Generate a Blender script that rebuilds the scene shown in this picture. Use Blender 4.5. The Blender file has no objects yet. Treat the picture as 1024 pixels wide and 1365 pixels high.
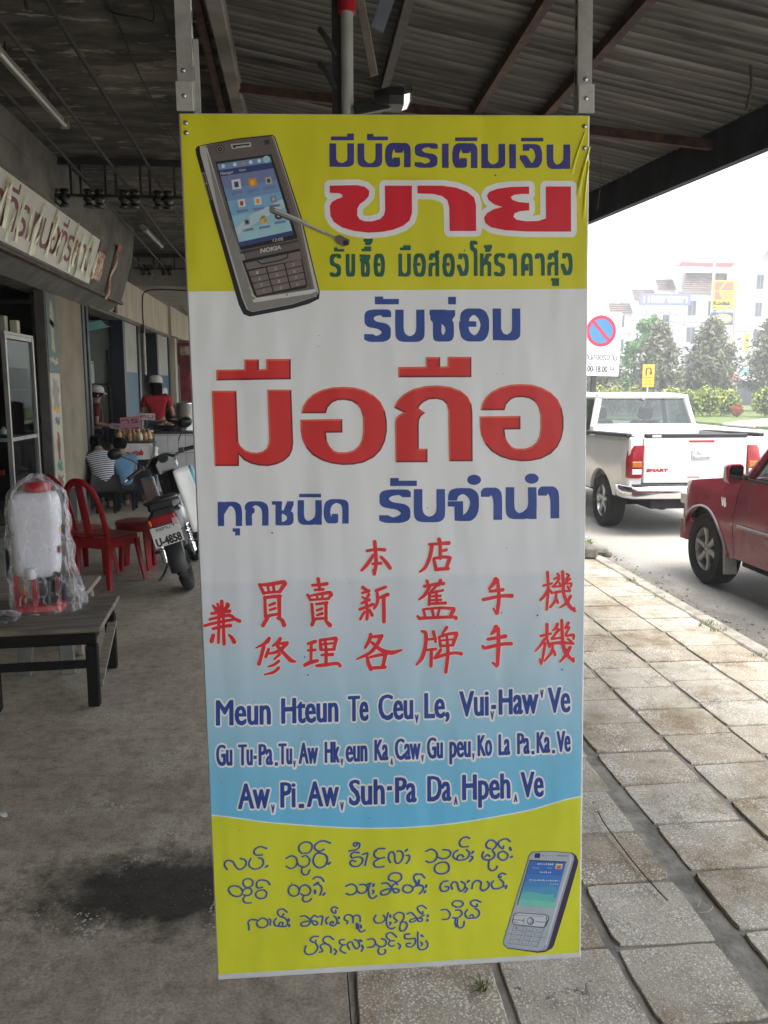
import bpy, bmesh, math, random
from mathutils import Vector, Matrix, Euler
from mathutils.geometry import delaunay_2d_cdt
R = math.radians
PI = math.pi
SC = bpy.context.scene
COL = SC.collection
rnd = random.Random(7)

# ------------------------------------------------------------------ camera
cam_d = bpy.data.cameras.new("camera")
cam = bpy.data.objects.new("camera", cam_d)
COL.objects.link(cam)
cam_d.sensor_fit = 'VERTICAL'
cam_d.sensor_height = 36.0
cam_d.lens = 29.116
cam_d.clip_start = 0.05
cam_d.clip_end = 2000
cam.location = (0, 0, 1.75)
cam.rotation_euler = (R(90 - 8.526), 0, R(-5.628))
SC.camera = cam

# ------------------------------------------------------------------ sky, sun, exposure
world = bpy.data.worlds.new("World")
SC.world = world
world.use_nodes = True
wn = world.node_tree
sky = wn.nodes.new('ShaderNodeTexSky')
sky.sky_type = 'NISHITA'
sky.sun_disc = False
sky.sun_elevation = R(68)
sky.sun_rotation = R(150)
sky.dust_density = 1.0
hsv = wn.nodes.new('ShaderNodeHueSaturation')
hsv.inputs['Saturation'].default_value = 0.25
wn.links.new(sky.outputs[0], hsv.inputs['Color'])
wn.links.new(hsv.outputs[0], wn.nodes['Background'].inputs[0])
wn.nodes['Background'].inputs[1].default_value = 0.15
sun_d = bpy.data.lights.new("sun", 'SUN')
sun_d.energy = 1.2
sun_d.angle = R(30)
sun_d.color = (1.0, 0.96, 0.9)
sun = bpy.data.objects.new("sun", sun_d)
COL.objects.link(sun)
sun.rotation_euler = Vector((-0.28, 0.25, -0.93)).to_track_quat('-Z', 'Y').to_euler()
SC.view_settings.view_transform = 'Standard'
SC.view_settings.look = 'None'
SC.view_settings.exposure = 2.22
SC.view_settings.gamma = 1.0
SC.cycles.max_bounces = 10
SC.cycles.transparent_max_bounces = 16

# ------------------------------------------------------------------ helpers: materials
_M = {}
def mat(name, col, rough=0.6, metal=0.0, var=0.12, scale=6.0, bump=0.0, bscale=40.0, spec=0.4, col2=None,
        stretch=(1, 1, 1), detail=5.0, lo=0.35, hi=0.65, coat=0.0, rvar=0.0):
    """Principled surface whose colour drifts between two tones with a fractal noise in object space."""
    if name in _M:
        return _M[name]
    m = bpy.data.materials.new(name)
    m.use_nodes = True
    nt = m.node_tree
    b = nt.nodes['Principled BSDF']
    b.inputs['Roughness'].default_value = rough
    b.inputs['Metallic'].default_value = metal
    b.inputs['Specular IOR Level'].default_value = spec
    b.inputs['Coat Weight'].default_value = coat
    tc = nt.nodes.new('ShaderNodeTexCoord')
    mp = nt.nodes.new('ShaderNodeMapping')
    mp.inputs['Scale'].default_value = stretch
    nt.links.new(tc.outputs['Object'], mp.inputs['Vector'])
    c = Vector(col)
    if var > 0 or col2:
        n = nt.nodes.new('ShaderNodeTexNoise')
        n.inputs['Scale'].default_value = scale
        n.inputs['Detail'].default_value = detail
        n.inputs['Roughness'].default_value = 0.6
        nt.links.new(mp.outputs[0], n.inputs['Vector'])
        r = nt.nodes.new('ShaderNodeValToRGB')
        r.color_ramp.elements[0].position = lo
        r.color_ramp.elements[1].position = hi
        a = c * (1 - var)
        z = Vector(col2) if col2 else c * (1 + var)
        r.color_ramp.elements[0].color = (*a, 1)
        r.color_ramp.elements[1].color = (*[min(1, q) for q in z], 1)
        nt.links.new(n.outputs['Fac'], r.inputs['Fac'])
        nt.links.new(r.outputs['Color'], b.inputs['Base Color'])
        if rvar > 0:
            mr = nt.nodes.new('ShaderNodeMapRange')
            mr.inputs['To Min'].default_value = max(0, rough - rvar)
            mr.inputs['To Max'].default_value = min(1, rough + rvar)
            nt.links.new(n.outputs['Fac'], mr.inputs['Value'])
            nt.links.new(mr.outputs[0], b.inputs['Roughness'])
    else:
        b.inputs['Base Color'].default_value = (*c, 1)
    if bump > 0:
        n2 = nt.nodes.new('ShaderNodeTexNoise')
        n2.inputs['Scale'].default_value = bscale
        n2.inputs['Detail'].default_value = 6
        nt.links.new(mp.outputs[0], n2.inputs['Vector'])
        bp = nt.nodes.new('ShaderNodeBump')
        bp.inputs['Strength'].default_value = bump
        bp.inputs['Distance'].default_value = 0.01
        nt.links.new(n2.outputs['Fac'], bp.inputs['Height'])
        nt.links.new(bp.outputs[0], b.inputs['Normal'])
    _M[name] = m
    return m

def film_mat(name, tint, clear=0.7, rough=0.12, scale=9.0):
    """Thin crumpled plastic film: mostly see-through, glossy where it folds."""
    if name in _M:
        return _M[name]
    m = bpy.data.materials.new(name)
    m.use_nodes = True
    nt = m.node_tree
    b = nt.nodes['Principled BSDF']
    b.inputs['Base Color'].default_value = (*tint, 1)
    b.inputs['Roughness'].default_value = rough
    b.inputs['Specular IOR Level'].default_value = 0.9
    tr = nt.nodes.new('ShaderNodeBsdfTransparent')
    mix = nt.nodes.new('ShaderNodeMixShader')
    n = nt.nodes.new('ShaderNodeTexNoise')
    n.inputs['Scale'].default_value = scale
    n.inputs['Detail'].default_value = 4
    tc = nt.nodes.new('ShaderNodeTexCoord')
    nt.links.new(tc.outputs['Object'], n.inputs['Vector'])
    mr = nt.nodes.new('ShaderNodeMapRange')
    mr.inputs['From Min'].default_value = 0.35
    mr.inputs['From Max'].default_value = 0.7
    mr.inputs['To Min'].default_value = min(1.0, clear + 0.18)
    mr.inputs['To Max'].default_value = max(0.0, clear - 0.3)
    nt.links.new(n.outputs['Fac'], mr.inputs['Value'])
    lw = nt.nodes.new('ShaderNodeLayerWeight'); lw.inputs['Blend'].default_value = 0.35
    pw = nt.nodes.new('ShaderNodeMath'); pw.operation = 'MULTIPLY_ADD'; pw.inputs[1].default_value = -0.55
    nt.links.new(lw.outputs['Facing'], pw.inputs[0]); nt.links.new(mr.outputs[0], pw.inputs[2]); pw.use_clamp = True
    nt.links.new(pw.outputs[0], mix.inputs[0])
    nt.links.new(b.outputs[0], mix.inputs[1])
    nt.links.new(tr.outputs[0], mix.inputs[2])
    bp = nt.nodes.new('ShaderNodeBump')
    bp.inputs['Strength'].default_value = 0.6
    bp.inputs['Distance'].default_value = 0.02
    nt.links.new(n.outputs['Fac'], bp.inputs['Height'])
    nt.links.new(bp.outputs[0], b.inputs['Normal'])
    nt.links.new(mix.outputs[0], nt.nodes['Material Output'].inputs['Surface'])
    _M[name] = m
    return m

def crinkle_mat(name, tint, base, line, scale):
    """Clear plastic sheet: a faint sheen everywhere, brighter along its crumple lines."""
    if name in _M:
        return _M[name]
    m = bpy.data.materials.new(name); m.use_nodes = True; nt = m.node_tree
    b = nt.nodes['Principled BSDF']; b.inputs['Base Color'].default_value = (*tint, 1); b.inputs['Roughness'].default_value = .12; b.inputs['Specular IOR Level'].default_value = .8
    tc = nt.nodes.new('ShaderNodeTexCoord'); n = nt.nodes.new('ShaderNodeTexNoise'); n.inputs['Scale'].default_value = scale * .5; n.inputs['Detail'].default_value = 3
    va = nt.nodes.new('ShaderNodeVectorMath'); va.operation = 'MULTIPLY_ADD'; va.inputs[1].default_value = (.10, .10, .05)
    mp = nt.nodes.new('ShaderNodeMapping'); mp.inputs['Scale'].default_value = (1, 1, .45)
    nt.links.new(tc.outputs['Object'], n.inputs['Vector']); nt.links.new(n.outputs['Color'], va.inputs[0]); nt.links.new(tc.outputs['Object'], va.inputs[2]); nt.links.new(va.outputs[0], mp.inputs['Vector'])
    vo = nt.nodes.new('ShaderNodeTexVoronoi'); vo.feature = 'DISTANCE_TO_EDGE'; vo.inputs['Scale'].default_value = scale; nt.links.new(mp.outputs[0], vo.inputs['Vector'])
    mr = nt.nodes.new('ShaderNodeMapRange'); mr.inputs['From Min'].default_value = .0; mr.inputs['From Max'].default_value = .07; mr.inputs['To Min'].default_value = line; mr.inputs['To Max'].default_value = 0; nt.links.new(vo.outputs['Distance'], mr.inputs['Value'])
    mm = nt.nodes.new('ShaderNodeMath'); mm.operation = 'MULTIPLY'; nt.links.new(mr.outputs[0], mm.inputs[0]); nt.links.new(n.outputs['Fac'], mm.inputs[1])
    lw = nt.nodes.new('ShaderNodeLayerWeight'); lw.inputs['Blend'].default_value = .22
    ad = nt.nodes.new('ShaderNodeMath'); ad.operation = 'MULTIPLY_ADD'; ad.inputs[1].default_value = .45; nt.links.new(lw.outputs['Facing'], ad.inputs[0]); nt.links.new(mm.outputs[0], ad.inputs[2])
    a2 = nt.nodes.new('ShaderNodeMath'); a2.operation = 'ADD'; a2.inputs[1].default_value = base; a2.use_clamp = True; nt.links.new(ad.outputs[0], a2.inputs[0])
    bp = nt.nodes.new('ShaderNodeBump'); bp.inputs['Strength'].default_value = .7; bp.inputs['Distance'].default_value = .01; nt.links.new(vo.outputs['Distance'], bp.inputs['Height']); nt.links.new(bp.outputs[0], b.inputs['Normal'])
    tr = nt.nodes.new('ShaderNodeBsdfTransparent'); mix = nt.nodes.new('ShaderNodeMixShader')
    nt.links.new(a2.outputs[0], mix.inputs[0]); nt.links.new(tr.outputs[0], mix.inputs[1]); nt.links.new(b.outputs[0], mix.inputs[2]); nt.links.new(mix.outputs[0], nt.nodes['Material Output'].inputs['Surface'])
    _M[name] = m
    return m

# ------------------------------------------------------------------ helpers: meshes
def rotm(e):
    return Euler(e).to_matrix() if e is not None else Matrix.Identity(3)

class MB:
    """Collects geometry and links it as one mesh object."""
    def __init__(s):
        s.v = []; s.f = []; s.mi = []
    def add(s, vs, fs, k=0):
        o = len(s.v)
        s.v += [tuple(x) for x in vs]
        s.f += [tuple(i + o for i in f) for f in fs]
        s.mi += [k] * len(fs)
        return s
    def box(s, c, d, rot=None, bev=0.0, k=0, seg=1):
        m = rotm(rot); c = Vector(c)
        bm = bmesh.new()
        bmesh.ops.create_cube(bm, size=1.0)
        for v in bm.verts:
            v.co = Vector((v.co.x * d[0], v.co.y * d[1], v.co.z * d[2]))
        if bev > 0:
            bmesh.ops.bevel(bm, geom=list(bm.edges), offset=min(bev, 0.45 * min(d)), segments=seg, affect='EDGES', profile=0.5)
        bm.verts.index_update()
        s.add([m @ v.co + c for v in bm.verts], [[v.index for v in f.verts] for f in bm.faces], k)
        bm.free()
        return s
    def box2(s, lo, hi, bev=0.0, k=0):
        return s.box([(a + b) / 2 for a, b in zip(lo, hi)], [abs(b - a) for a, b in zip(lo, hi)], None, bev, k)
    def beam(s, p0, p1, w, h, up=(0, 0, 1), bev=0.0, k=0):
        p0, p1 = Vector(p0), Vector(p1)
        z = (p1 - p0); L = z.length; z.normalize()
        x = Vector(up).cross(z)
        if x.length < 1e-4: x = Vector((1, 0, 0))
        x.normalize(); y = z.cross(x)
        m = Matrix((x, y, z)).transposed()
        return s.box((p0 + p1) / 2, (w, h, L), m.to_euler(), bev, k)
    def ring(s, c, ax, r, n, ref=None):
        ax = Vector(ax).normalized()
        a = Vector(ref) if ref is not None else (Vector((0, 0, 1)) if abs(ax.z) < 0.9 else Vector((1, 0, 0)))
        u = a.cross(ax).normalized(); w = ax.cross(u)
        rx, ry = (r, r) if not hasattr(r, '__len__') else r
        return [Vector(c) + u * (rx * math.cos(2 * PI * i / n)) + w * (ry * math.sin(2 * PI * i / n)) for i in range(n)]
    def tube(s, pts, r, n=8, caps=True, k=0, closed=False, ref=None):
        pts = [Vector(p) for p in pts]
        N = len(pts)
        rs = r if isinstance(r, (list, tuple)) and len(r) == N and N != 2 or (isinstance(r, list)) else [r] * N
        vs = []; fs = []
        for i, p in enumerate(pts):
            if closed:
                t = pts[(i + 1) % N] - pts[i - 1]
            else:
                t = pts[min(i + 1, N - 1)] - pts[max(i - 1, 0)]
            vs += s.ring(p, t, rs[i], n, ref)
        M = N if closed else N - 1
        for i in range(M):
            for j in range(n):
                a = i * n + j; b = i * n + (j + 1) % n
                c = ((i + 1) % N) * n
                fs.append((a, b, c + (j + 1) % n, c + j))
        if caps and not closed:
            fs.append(tuple(reversed(range(n)))); fs.append(tuple((N - 1) * n + j for j in range(n)))
        return s.add(vs, fs, k)
    def cyl(s, p0, p1, r0, r1=None, n=16, k=0, caps=True):
        return s.tube([p0, p1], [r0, r0 if r1 is None else r1], n, caps, k)
    def lathe(s, prof, c=(0, 0, 0), n=20, k=0, rot=None, caps=True):
        m = rotm(rot); c = Vector(c); vs = []; fs = []
        for r, z in prof:
            for j in range(n):
                a = 2 * PI * j / n
                vs.append(m @ Vector((r * math.cos(a), r * math.sin(a), z)) + c)
        P = len(prof)
        for i in range(P - 1):
            for j in range(n):
                fs.append((i * n + j, i * n + (j + 1) % n, (i + 1) * n + (j + 1) % n, (i + 1) * n + j))
        if caps:
            fs.append(tuple(reversed(range(n)))); fs.append(tuple((P - 1) * n + j for j in range(n)))
        return s.add(vs, fs, k)
    def sphere(s, c, r, n=14, m=9, rot=None, k=0):
        rr = r if hasattr(r, '__len__') else (r, r, r)
        M = rotm(rot); c = Vector(c); vs = [M @ Vector((0, 0, rr[2])) + c]; fs = []
        for i in range(1, m):
            t = PI * i / m
            for j in range(n):
                a = 2 * PI * j / n
                vs.append(M @ Vector((rr[0] * math.sin(t) * math.cos(a), rr[1] * math.sin(t) * math.sin(a), rr[2] * math.cos(t))) + c)
        vs.append(M @ Vector((0, 0, -rr[2])) + c)
        for j in range(n):
            fs.append((0, 1 + j, 1 + (j + 1) % n))
            fs.append((len(vs) - 1, 1 + (m - 2) * n + (j + 1) % n, 1 + (m - 2) * n + j))
        for i in range(m - 2):
            for j in range(n):
                a = 1 + i * n
                fs.append((a + j, a + n + j, a + n + (j + 1) % n, a + (j + 1) % n))
        return s.add(vs, fs, k)
    def grid(s, fn, nu, nv, k=0):
        vs = [fn(i / nu, j / nv) for i in range(nu + 1) for j in range(nv + 1)]
        fs = [(i * (nv + 1) + j, (i + 1) * (nv + 1) + j, (i + 1) * (nv + 1) + j + 1, i * (nv + 1) + j + 1) for i in range(nu) for j in range(nv)]
        return s.add(vs, fs, k)
    def slab(s, poly, fn, t, k=0):
        """Polygon poly[(a,b)] extruded: fn(a,b,d) gives the point at depth d (0..t)."""
        n = len(poly)
        vs = [fn(a, b, 0) for a, b in poly] + [fn(a, b, t) for a, b in poly]
        fs = [tuple(range(n)), tuple(reversed(range(n, 2 * n)))] + [((i + 1) % n, i, n + i, n + (i + 1) % n) for i in range(n)]
        return s.add(vs, fs, k)
    def loft(s, secs, caps=True, k=0, closed=True):
        n = len(secs[0]); vs = [p for sec in secs for p in sec]; fs = []
        for i in range(len(secs) - 1):
            for j in range(n if closed else n - 1):
                fs.append((i * n + j, i * n + (j + 1) % n, (i + 1) * n + (j + 1) % n, (i + 1) * n + j))
        if caps:
            fs.append(tuple(reversed(range(n)))); fs.append(tuple((len(secs) - 1) * n + j for j in range(n)))
        return s.add(vs, fs, k)
    def build(s, name, m, parent=None, smooth=None, fixn=True):
        me = bpy.data.meshes.new(name)
        me.from_pydata(s.v, [], s.f)
        ms = m if isinstance(m, (list, tuple)) else [m]
        for q in ms:
            me.materials.append(q)
        for p, k in zip(me.polygons, s.mi):
            p.material_index = k
        if fixn:
            bm = bmesh.new(); bm.from_mesh(me)
            bmesh.ops.recalc_face_normals(bm, faces=bm.faces)
            bm.to_mesh(me); bm.free()
        if smooth is not None:
            for p in me.polygons:
                p.use_smooth = True
            me.set_sharp_from_angle(angle=R(smooth))
        o = bpy.data.objects.new(name, me)
        COL.objects.link(o)
        if parent is not None:
            o.parent = parent
        return o

def tag(o, label=None, cat=None, group=None, kind=None):
    if label: o['label'] = label
    if cat: o['category'] = cat
    if group: o['group'] = group
    if kind: o['kind'] = kind
    return o

def thing(name, label, cat, loc=(0, 0, 0), rz=0.0, group=None):
    o = bpy.data.objects.new(name, None)
    COL.objects.link(o)
    o.empty_display_size = 0.1
    o.location = loc
    o.rotation_euler = (0, 0, rz)
    return tag(o, label, cat, group)

def copy_tree(o, parent=None):
    c = o.copy(); COL.objects.link(c)
    if parent is not None: c.parent = parent
    for ch in list(o.children): copy_tree(ch, c)
    return c

def smooth_path(pts, sub=5):
    """Catmull-Rom through points of any dimension."""
    P = [Vector(p) if len(p) > 1 else p for p in pts]
    out = []
    n = len(P)
    if n < 3: return [tuple(p) for p in P]
    for i in range(n - 1):
        p0 = P[i - 1] if i > 0 else P[0] * 2 - P[1]
        p1, p2 = P[i], P[i + 1]
        p3 = P[i + 2] if i + 2 < n else P[-1] * 2 - P[-2]
        for j in range(sub):
            t = j / sub
            out.append(tuple(0.5 * ((2 * p1) + (p2 - p0) * t + (2 * p0 - 5 * p1 + 4 * p2 - p3) * t * t + (3 * p1 - p0 - 3 * p2 + p3) * t ** 3)))
    out.append(tuple(P[-1]))
    return out

# ------------------------------------------------------------------ helpers: flat lettering
def hull(pts):
    pts = sorted(set((round(a, 7), round(b, 7)) for a, b in pts))
    if len(pts) < 3: return pts
    def half(ps):
        h = []
        for p in ps:
            while len(h) >= 2 and (h[-1][0] - h[-2][0]) * (p[1] - h[-2][1]) - (h[-1][1] - h[-2][1]) * (p[0] - h[-2][0]) <= 0:
                h.pop()
            h.append(p)
        return h
    a = half(pts); b = half(reversed(pts))
    return a[:-1] + b[:-1]

def boxpen(rx, ry):
    return [(-rx, -ry), (rx, -ry), (rx, ry), (-rx, ry)]
def ovalpen(rx, ry=None, n=10):
    ry = rx if ry is None else ry
    return [(rx * math.cos(2 * PI * i / n), ry * math.sin(2 * PI * i / n)) for i in range(n)]
def sweep(pts, pen):
    out = []
    if len(pts) == 1:
        return [[(pts[0][0] + a, pts[0][1] + b) for a, b in pen]]
    for p, q in zip(pts, pts[1:]):
        out.append(hull([(p[0] + a, p[1] + b) for a, b in pen] + [(q[0] + a, q[1] + b) for a, b in pen]))
    return [h for h in out if len(h) > 2]
def brush(pts, grow=0.0, sub=4, n=9):
    """pts: (x, y, radius) -> polygons of a stroke that swells and tapers."""
    sp = smooth_path(pts, sub) if len(pts) > 2 else [tuple(p) for p in pts]
    out = []
    for p, q in zip(sp, sp[1:]):
        out.append(hull([(p[0] + a, p[1] + b) for a, b in ovalpen(max(p[2], .1) + grow, None, n)] + [(q[0] + a, q[1] + b) for a, b in ovalpen(max(q[2], .1) + grow, None, n)]))
    return [h for h in out if len(h) > 2]
def _area(p):
    return 0.5 * sum(p[i][0] * p[(i + 1) % len(p)][1] - p[(i + 1) % len(p)][0] * p[i][1] for i in range(len(p)))
def _union1(polys):
    vs = []; fs = []; tot = 0.0
    for p in polys:
        ar = _area(p)
        if abs(ar) < 1e-5: continue
        tot += abs(ar)
        if ar < 0: p = list(reversed(p))
        o = len(vs)
        vs += [Vector(q) for q in p]
        fs.append(list(range(o, o + len(p))))
    if not fs: return [], []
    V, E, F, ov, oe, of = delaunay_2d_cdt(vs, [], fs, 0, 1e-5)
    F = [tuple(f) for f, o in zip(F, of) if o]
    got = sum(abs(_area([V[i] for i in f])) for f in F)
    if got > tot * 1.02 + 1e-4:
        return None
    return [tuple(v) for v in V], F
def union(polys):
    """One planar, non-overlapping triangulation of overlapping polygons."""
    boxes = [(min(q[0] for q in p), max(q[0] for q in p), min(q[1] for q in p), max(q[1] for q in p)) for p in polys]
    n = len(polys); par = list(range(n))
    def find(i):
        while par[i] != i:
            par[i] = par[par[i]]; i = par[i]
        return i
    order = sorted(range(n), key=lambda i: boxes[i][0]); act = []
    for i in order:                      # group the pieces whose boxes touch
        act = [j for j in act if boxes[j][1] >= boxes[i][0]]
        for j in act:
            if boxes[j][2] <= boxes[i][3] and boxes[i][2] <= boxes[j][3]: par[find(i)] = find(j)
        act.append(i)
    groups = {}
    for i in range(n): groups.setdefault(find(i), []).append(polys[i])
    VV = []; FF = []
    for g in groups.values():
        r = None
        for k in range(6):
            jit = [[(x + rj.uniform(-1, 1) * 2e-4 * k, y + rj.uniform(-1, 1) * 2e-4 * k) for x, y in p] for p in g] if k else g
            r = _union1(jit)
            if r is not None: break
        if r is None:
            print('union failed', len(g))
            continue
        o = len(VV); VV += r[0]; FF += [tuple(i + o for i in f) for f in r[1]]
    return VV, FF
rj = random.Random(3)
_font_cache = {}
def font_polys(txt):
    """Faces and outline edges of a line of text, with its bounding box."""
    if txt in _font_cache: return _font_cache[txt]
    cu = bpy.data.curves.new('t', 'FONT'); cu.body = txt; cu.size = 1; cu.resolution_u = 3
    o = bpy.data.objects.new('t', cu); COL.objects.link(o)
    bpy.context.view_layer.update()
    dg = bpy.context.evaluated_depsgraph_get()
    ev = o.evaluated_get(dg); me = ev.to_mesh()
    vs = [(v.co.x, v.co.y) for v in me.vertices]
    fs = [[vs[i] for i in p.vertices] for p in me.polygons]
    cnt = {}
    for p in me.polygons:
        for e in p.edge_keys: cnt[e] = cnt.get(e, 0) + 1
    es = [(vs[a], vs[b]) for (a, b), c in cnt.items() if c == 1]
    ev.to_mesh_clear()
    bpy.data.objects.remove(o); bpy.data.curves.remove(cu)
    xs = [v[0] for v in vs]; ys = [v[1] for v in vs]
    _font_cache[txt] = (fs, es, (min(xs), max(xs), min(ys), max(ys)))
    return _font_cache[txt]
def capheight():
    return font_polys('H')[2][3]
def text_polys(txt, fn, pen):
    """fn maps font units to the plane; pen thickens the letters there."""
    fs, es, bb = font_polys(txt)
    out = [[fn(*p) for p in f] for f in fs]
    if pen:
        for a, b in es:
            out += sweep([fn(*a), fn(*b)], pen)
    return out
def flat_mesh(name, polys, fn, m, parent, up=None):
    V, F = union(polys)
    mb = MB(); mb.add([fn(*v) for v in V], F)
    return mb.build(name, m, parent, fixn=False)
def plane_text(name, txt, width, height, m, parent, origin, ux, uy, bold=0.0, thick=0.0):
    """Lettering of a given width and cap height set on the plane (origin, ux, uy)."""
    fs, es, bb = font_polys(txt)
    sx = width / (bb[1] - bb[0]); sy = height / capheight()
    fn2 = lambda a, b: ((a - bb[0]) * sx, b * sy)
    polys = text_polys(txt, fn2, ovalpen(bold, None, 6) if bold else None)
    O, X, Y = Vector(origin), Vector(ux), Vector(uy)
    return flat_mesh(name, polys, lambda a, b: O + X * a + Y * b, m, parent)
# ================================================================== ground, pavement, road
def nodes_of(m): return m.node_tree, m.node_tree.nodes['Principled BSDF']
def floor_mat():
    m = mat('old_concrete_floor', (0.2, 0.18, 0.15), rough=0.8, var=0, bump=0.35, bscale=22)
    nt, b = nodes_of(m)
    tc = nt.nodes.new('ShaderNodeTexCoord')
    def noise(sc, det=6, rough=.65):
        n = nt.nodes.new('ShaderNodeTexNoise'); n.inputs['Scale'].default_value = sc; n.inputs['Detail'].default_value = det; n.inputs['Roughness'].default_value = rough
        nt.links.new(tc.outputs['Object'], n.inputs['Vector']); return n
    def ramp(src, stops):
        r = nt.nodes.new('ShaderNodeValToRGB'); e = r.color_ramp.elements
        e[0].position, e[0].color = stops[0][0], (*stops[0][1], 1); e[1].position, e[1].color = stops[-1][0], (*stops[-1][1], 1)
        for p, c in stops[1:-1]:
            q = e.new(p); q.color = (*c, 1)
        nt.links.new(src, r.inputs['Fac']); return r
    n1 = noise(1.3); n2 = noise(14, 8, .7); n3 = noise(95, 3)
    r1 = ramp(n1.outputs['Fac'], [(.30, (.25, .212, .162)), (.5, (.36, .31, .24)), (.68, (.43, .376, .295))])
    r2 = ramp(n2.outputs['Fac'], [(.32, (.62, .61, .6)), (.52, (1, 1, 1)), (.72, (1.2, 1.19, 1.17))])
    mx = nt.nodes.new('ShaderNodeMix'); mx.data_type = 'RGBA'; mx.blend_type = 'MULTIPLY'; mx.inputs[0].default_value = 1
    nt.links.new(r1.outputs[0], mx.inputs[6]); nt.links.new(r2.outputs[0], mx.inputs[7])
    r3 = ramp(n3.outputs['Fac'], [(.33, (.70, .69, .68)), (.5, (1, 1, 1)), (.66, (1.18, 1.17, 1.15))])
    mx2 = nt.nodes.new('ShaderNodeMix'); mx2.data_type = 'RGBA'; mx2.blend_type = 'MULTIPLY'; mx2.inputs[0].default_value = 1
    nt.links.new(mx.outputs[2], mx2.inputs[6]); nt.links.new(r3.outputs[0], mx2.inputs[7])
    # pale stone chips where the skin of the concrete has worn away
    vo = nt.nodes.new('ShaderNodeTexVoronoi'); vo.inputs['Scale'].default_value = 62; nt.links.new(tc.outputs['Object'], vo.inputs['Vector'])
    mo = noise(2.6, 4)
    c1 = nt.nodes.new('ShaderNodeMapRange'); c1.inputs['From Min'].default_value = .50; c1.inputs['From Max'].default_value = .62; c1.inputs['To Min'].default_value = 0.08; c1.inputs['To Max'].default_value = .40
    nt.links.new(mo.outputs['Fac'], c1.inputs['Value'])
    lt = nt.nodes.new('ShaderNodeMath'); lt.operation = 'LESS_THAN'; nt.links.new(vo.outputs['Distance'], lt.inputs[0]); nt.links.new(c1.outputs[0], lt.inputs[1])
    # oil stain: an ellipse with a ragged rim at one place on the floor
    mp = nt.nodes.new('ShaderNodeMapping'); mp.vector_type = 'TEXTURE'
    mp.inputs['Location'].default_value = (-0.50, 2.76, 0); mp.inputs['Scale'].default_value = (0.66, 0.33, 1); mp.inputs['Rotation'].default_value = (0, 0, R(-4))
    nt.links.new(tc.outputs['Object'], mp.inputs['Vector'])
    ln = nt.nodes.new('ShaderNodeVectorMath'); ln.operation = 'LENGTH'; nt.links.new(mp.outputs[0], ln.inputs[0])
    nz = noise(7, 6, .7); ad = nt.nodes.new('ShaderNodeMath'); ad.operation = 'MULTIPLY_ADD'; ad.inputs[1].default_value = 1.15
    nt.links.new(nz.outputs['Fac'], ad.inputs[0]); nt.links.new(ln.outputs['Value'], ad.inputs[2])
    st = nt.nodes.new('ShaderNodeMapRange'); st.inputs['From Min'].default_value = 1.0; st.inputs['From Max'].default_value = 1.5; st.inputs['To Min'].default_value = .12; st.inputs['To Max'].default_value = 1.0
    nt.links.new(ad.outputs[0], st.inputs['Value'])
    mc = nt.nodes.new('ShaderNodeMix'); mc.data_type = 'RGBA'; nt.links.new(lt.outputs[0], mc.inputs[0]); nt.links.new(mx2.outputs[2], mc.inputs[6]); mc.inputs[7].default_value = (.42, .40, .36, 1)
    cb = nt.nodes.new('ShaderNodeCombineColor')
    for i in range(3): nt.links.new(st.outputs[0], cb.inputs[i])
    # chips stay pale inside the stain: darken the matrix first
    ms = nt.nodes.new('ShaderNodeMix'); ms.data_type = 'RGBA'; ms.blend_type = 'MULTIPLY'; ms.inputs[0].default_value = 1
    nt.links.new(mx2.outputs[2], ms.inputs[6]); nt.links.new(cb.outputs[0], ms.inputs[7]); nt.links.new(ms.outputs[2], mc.inputs[6])
    nt.links.new(mc.outputs[2], b.inputs['Base Color'])
    return m
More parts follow.
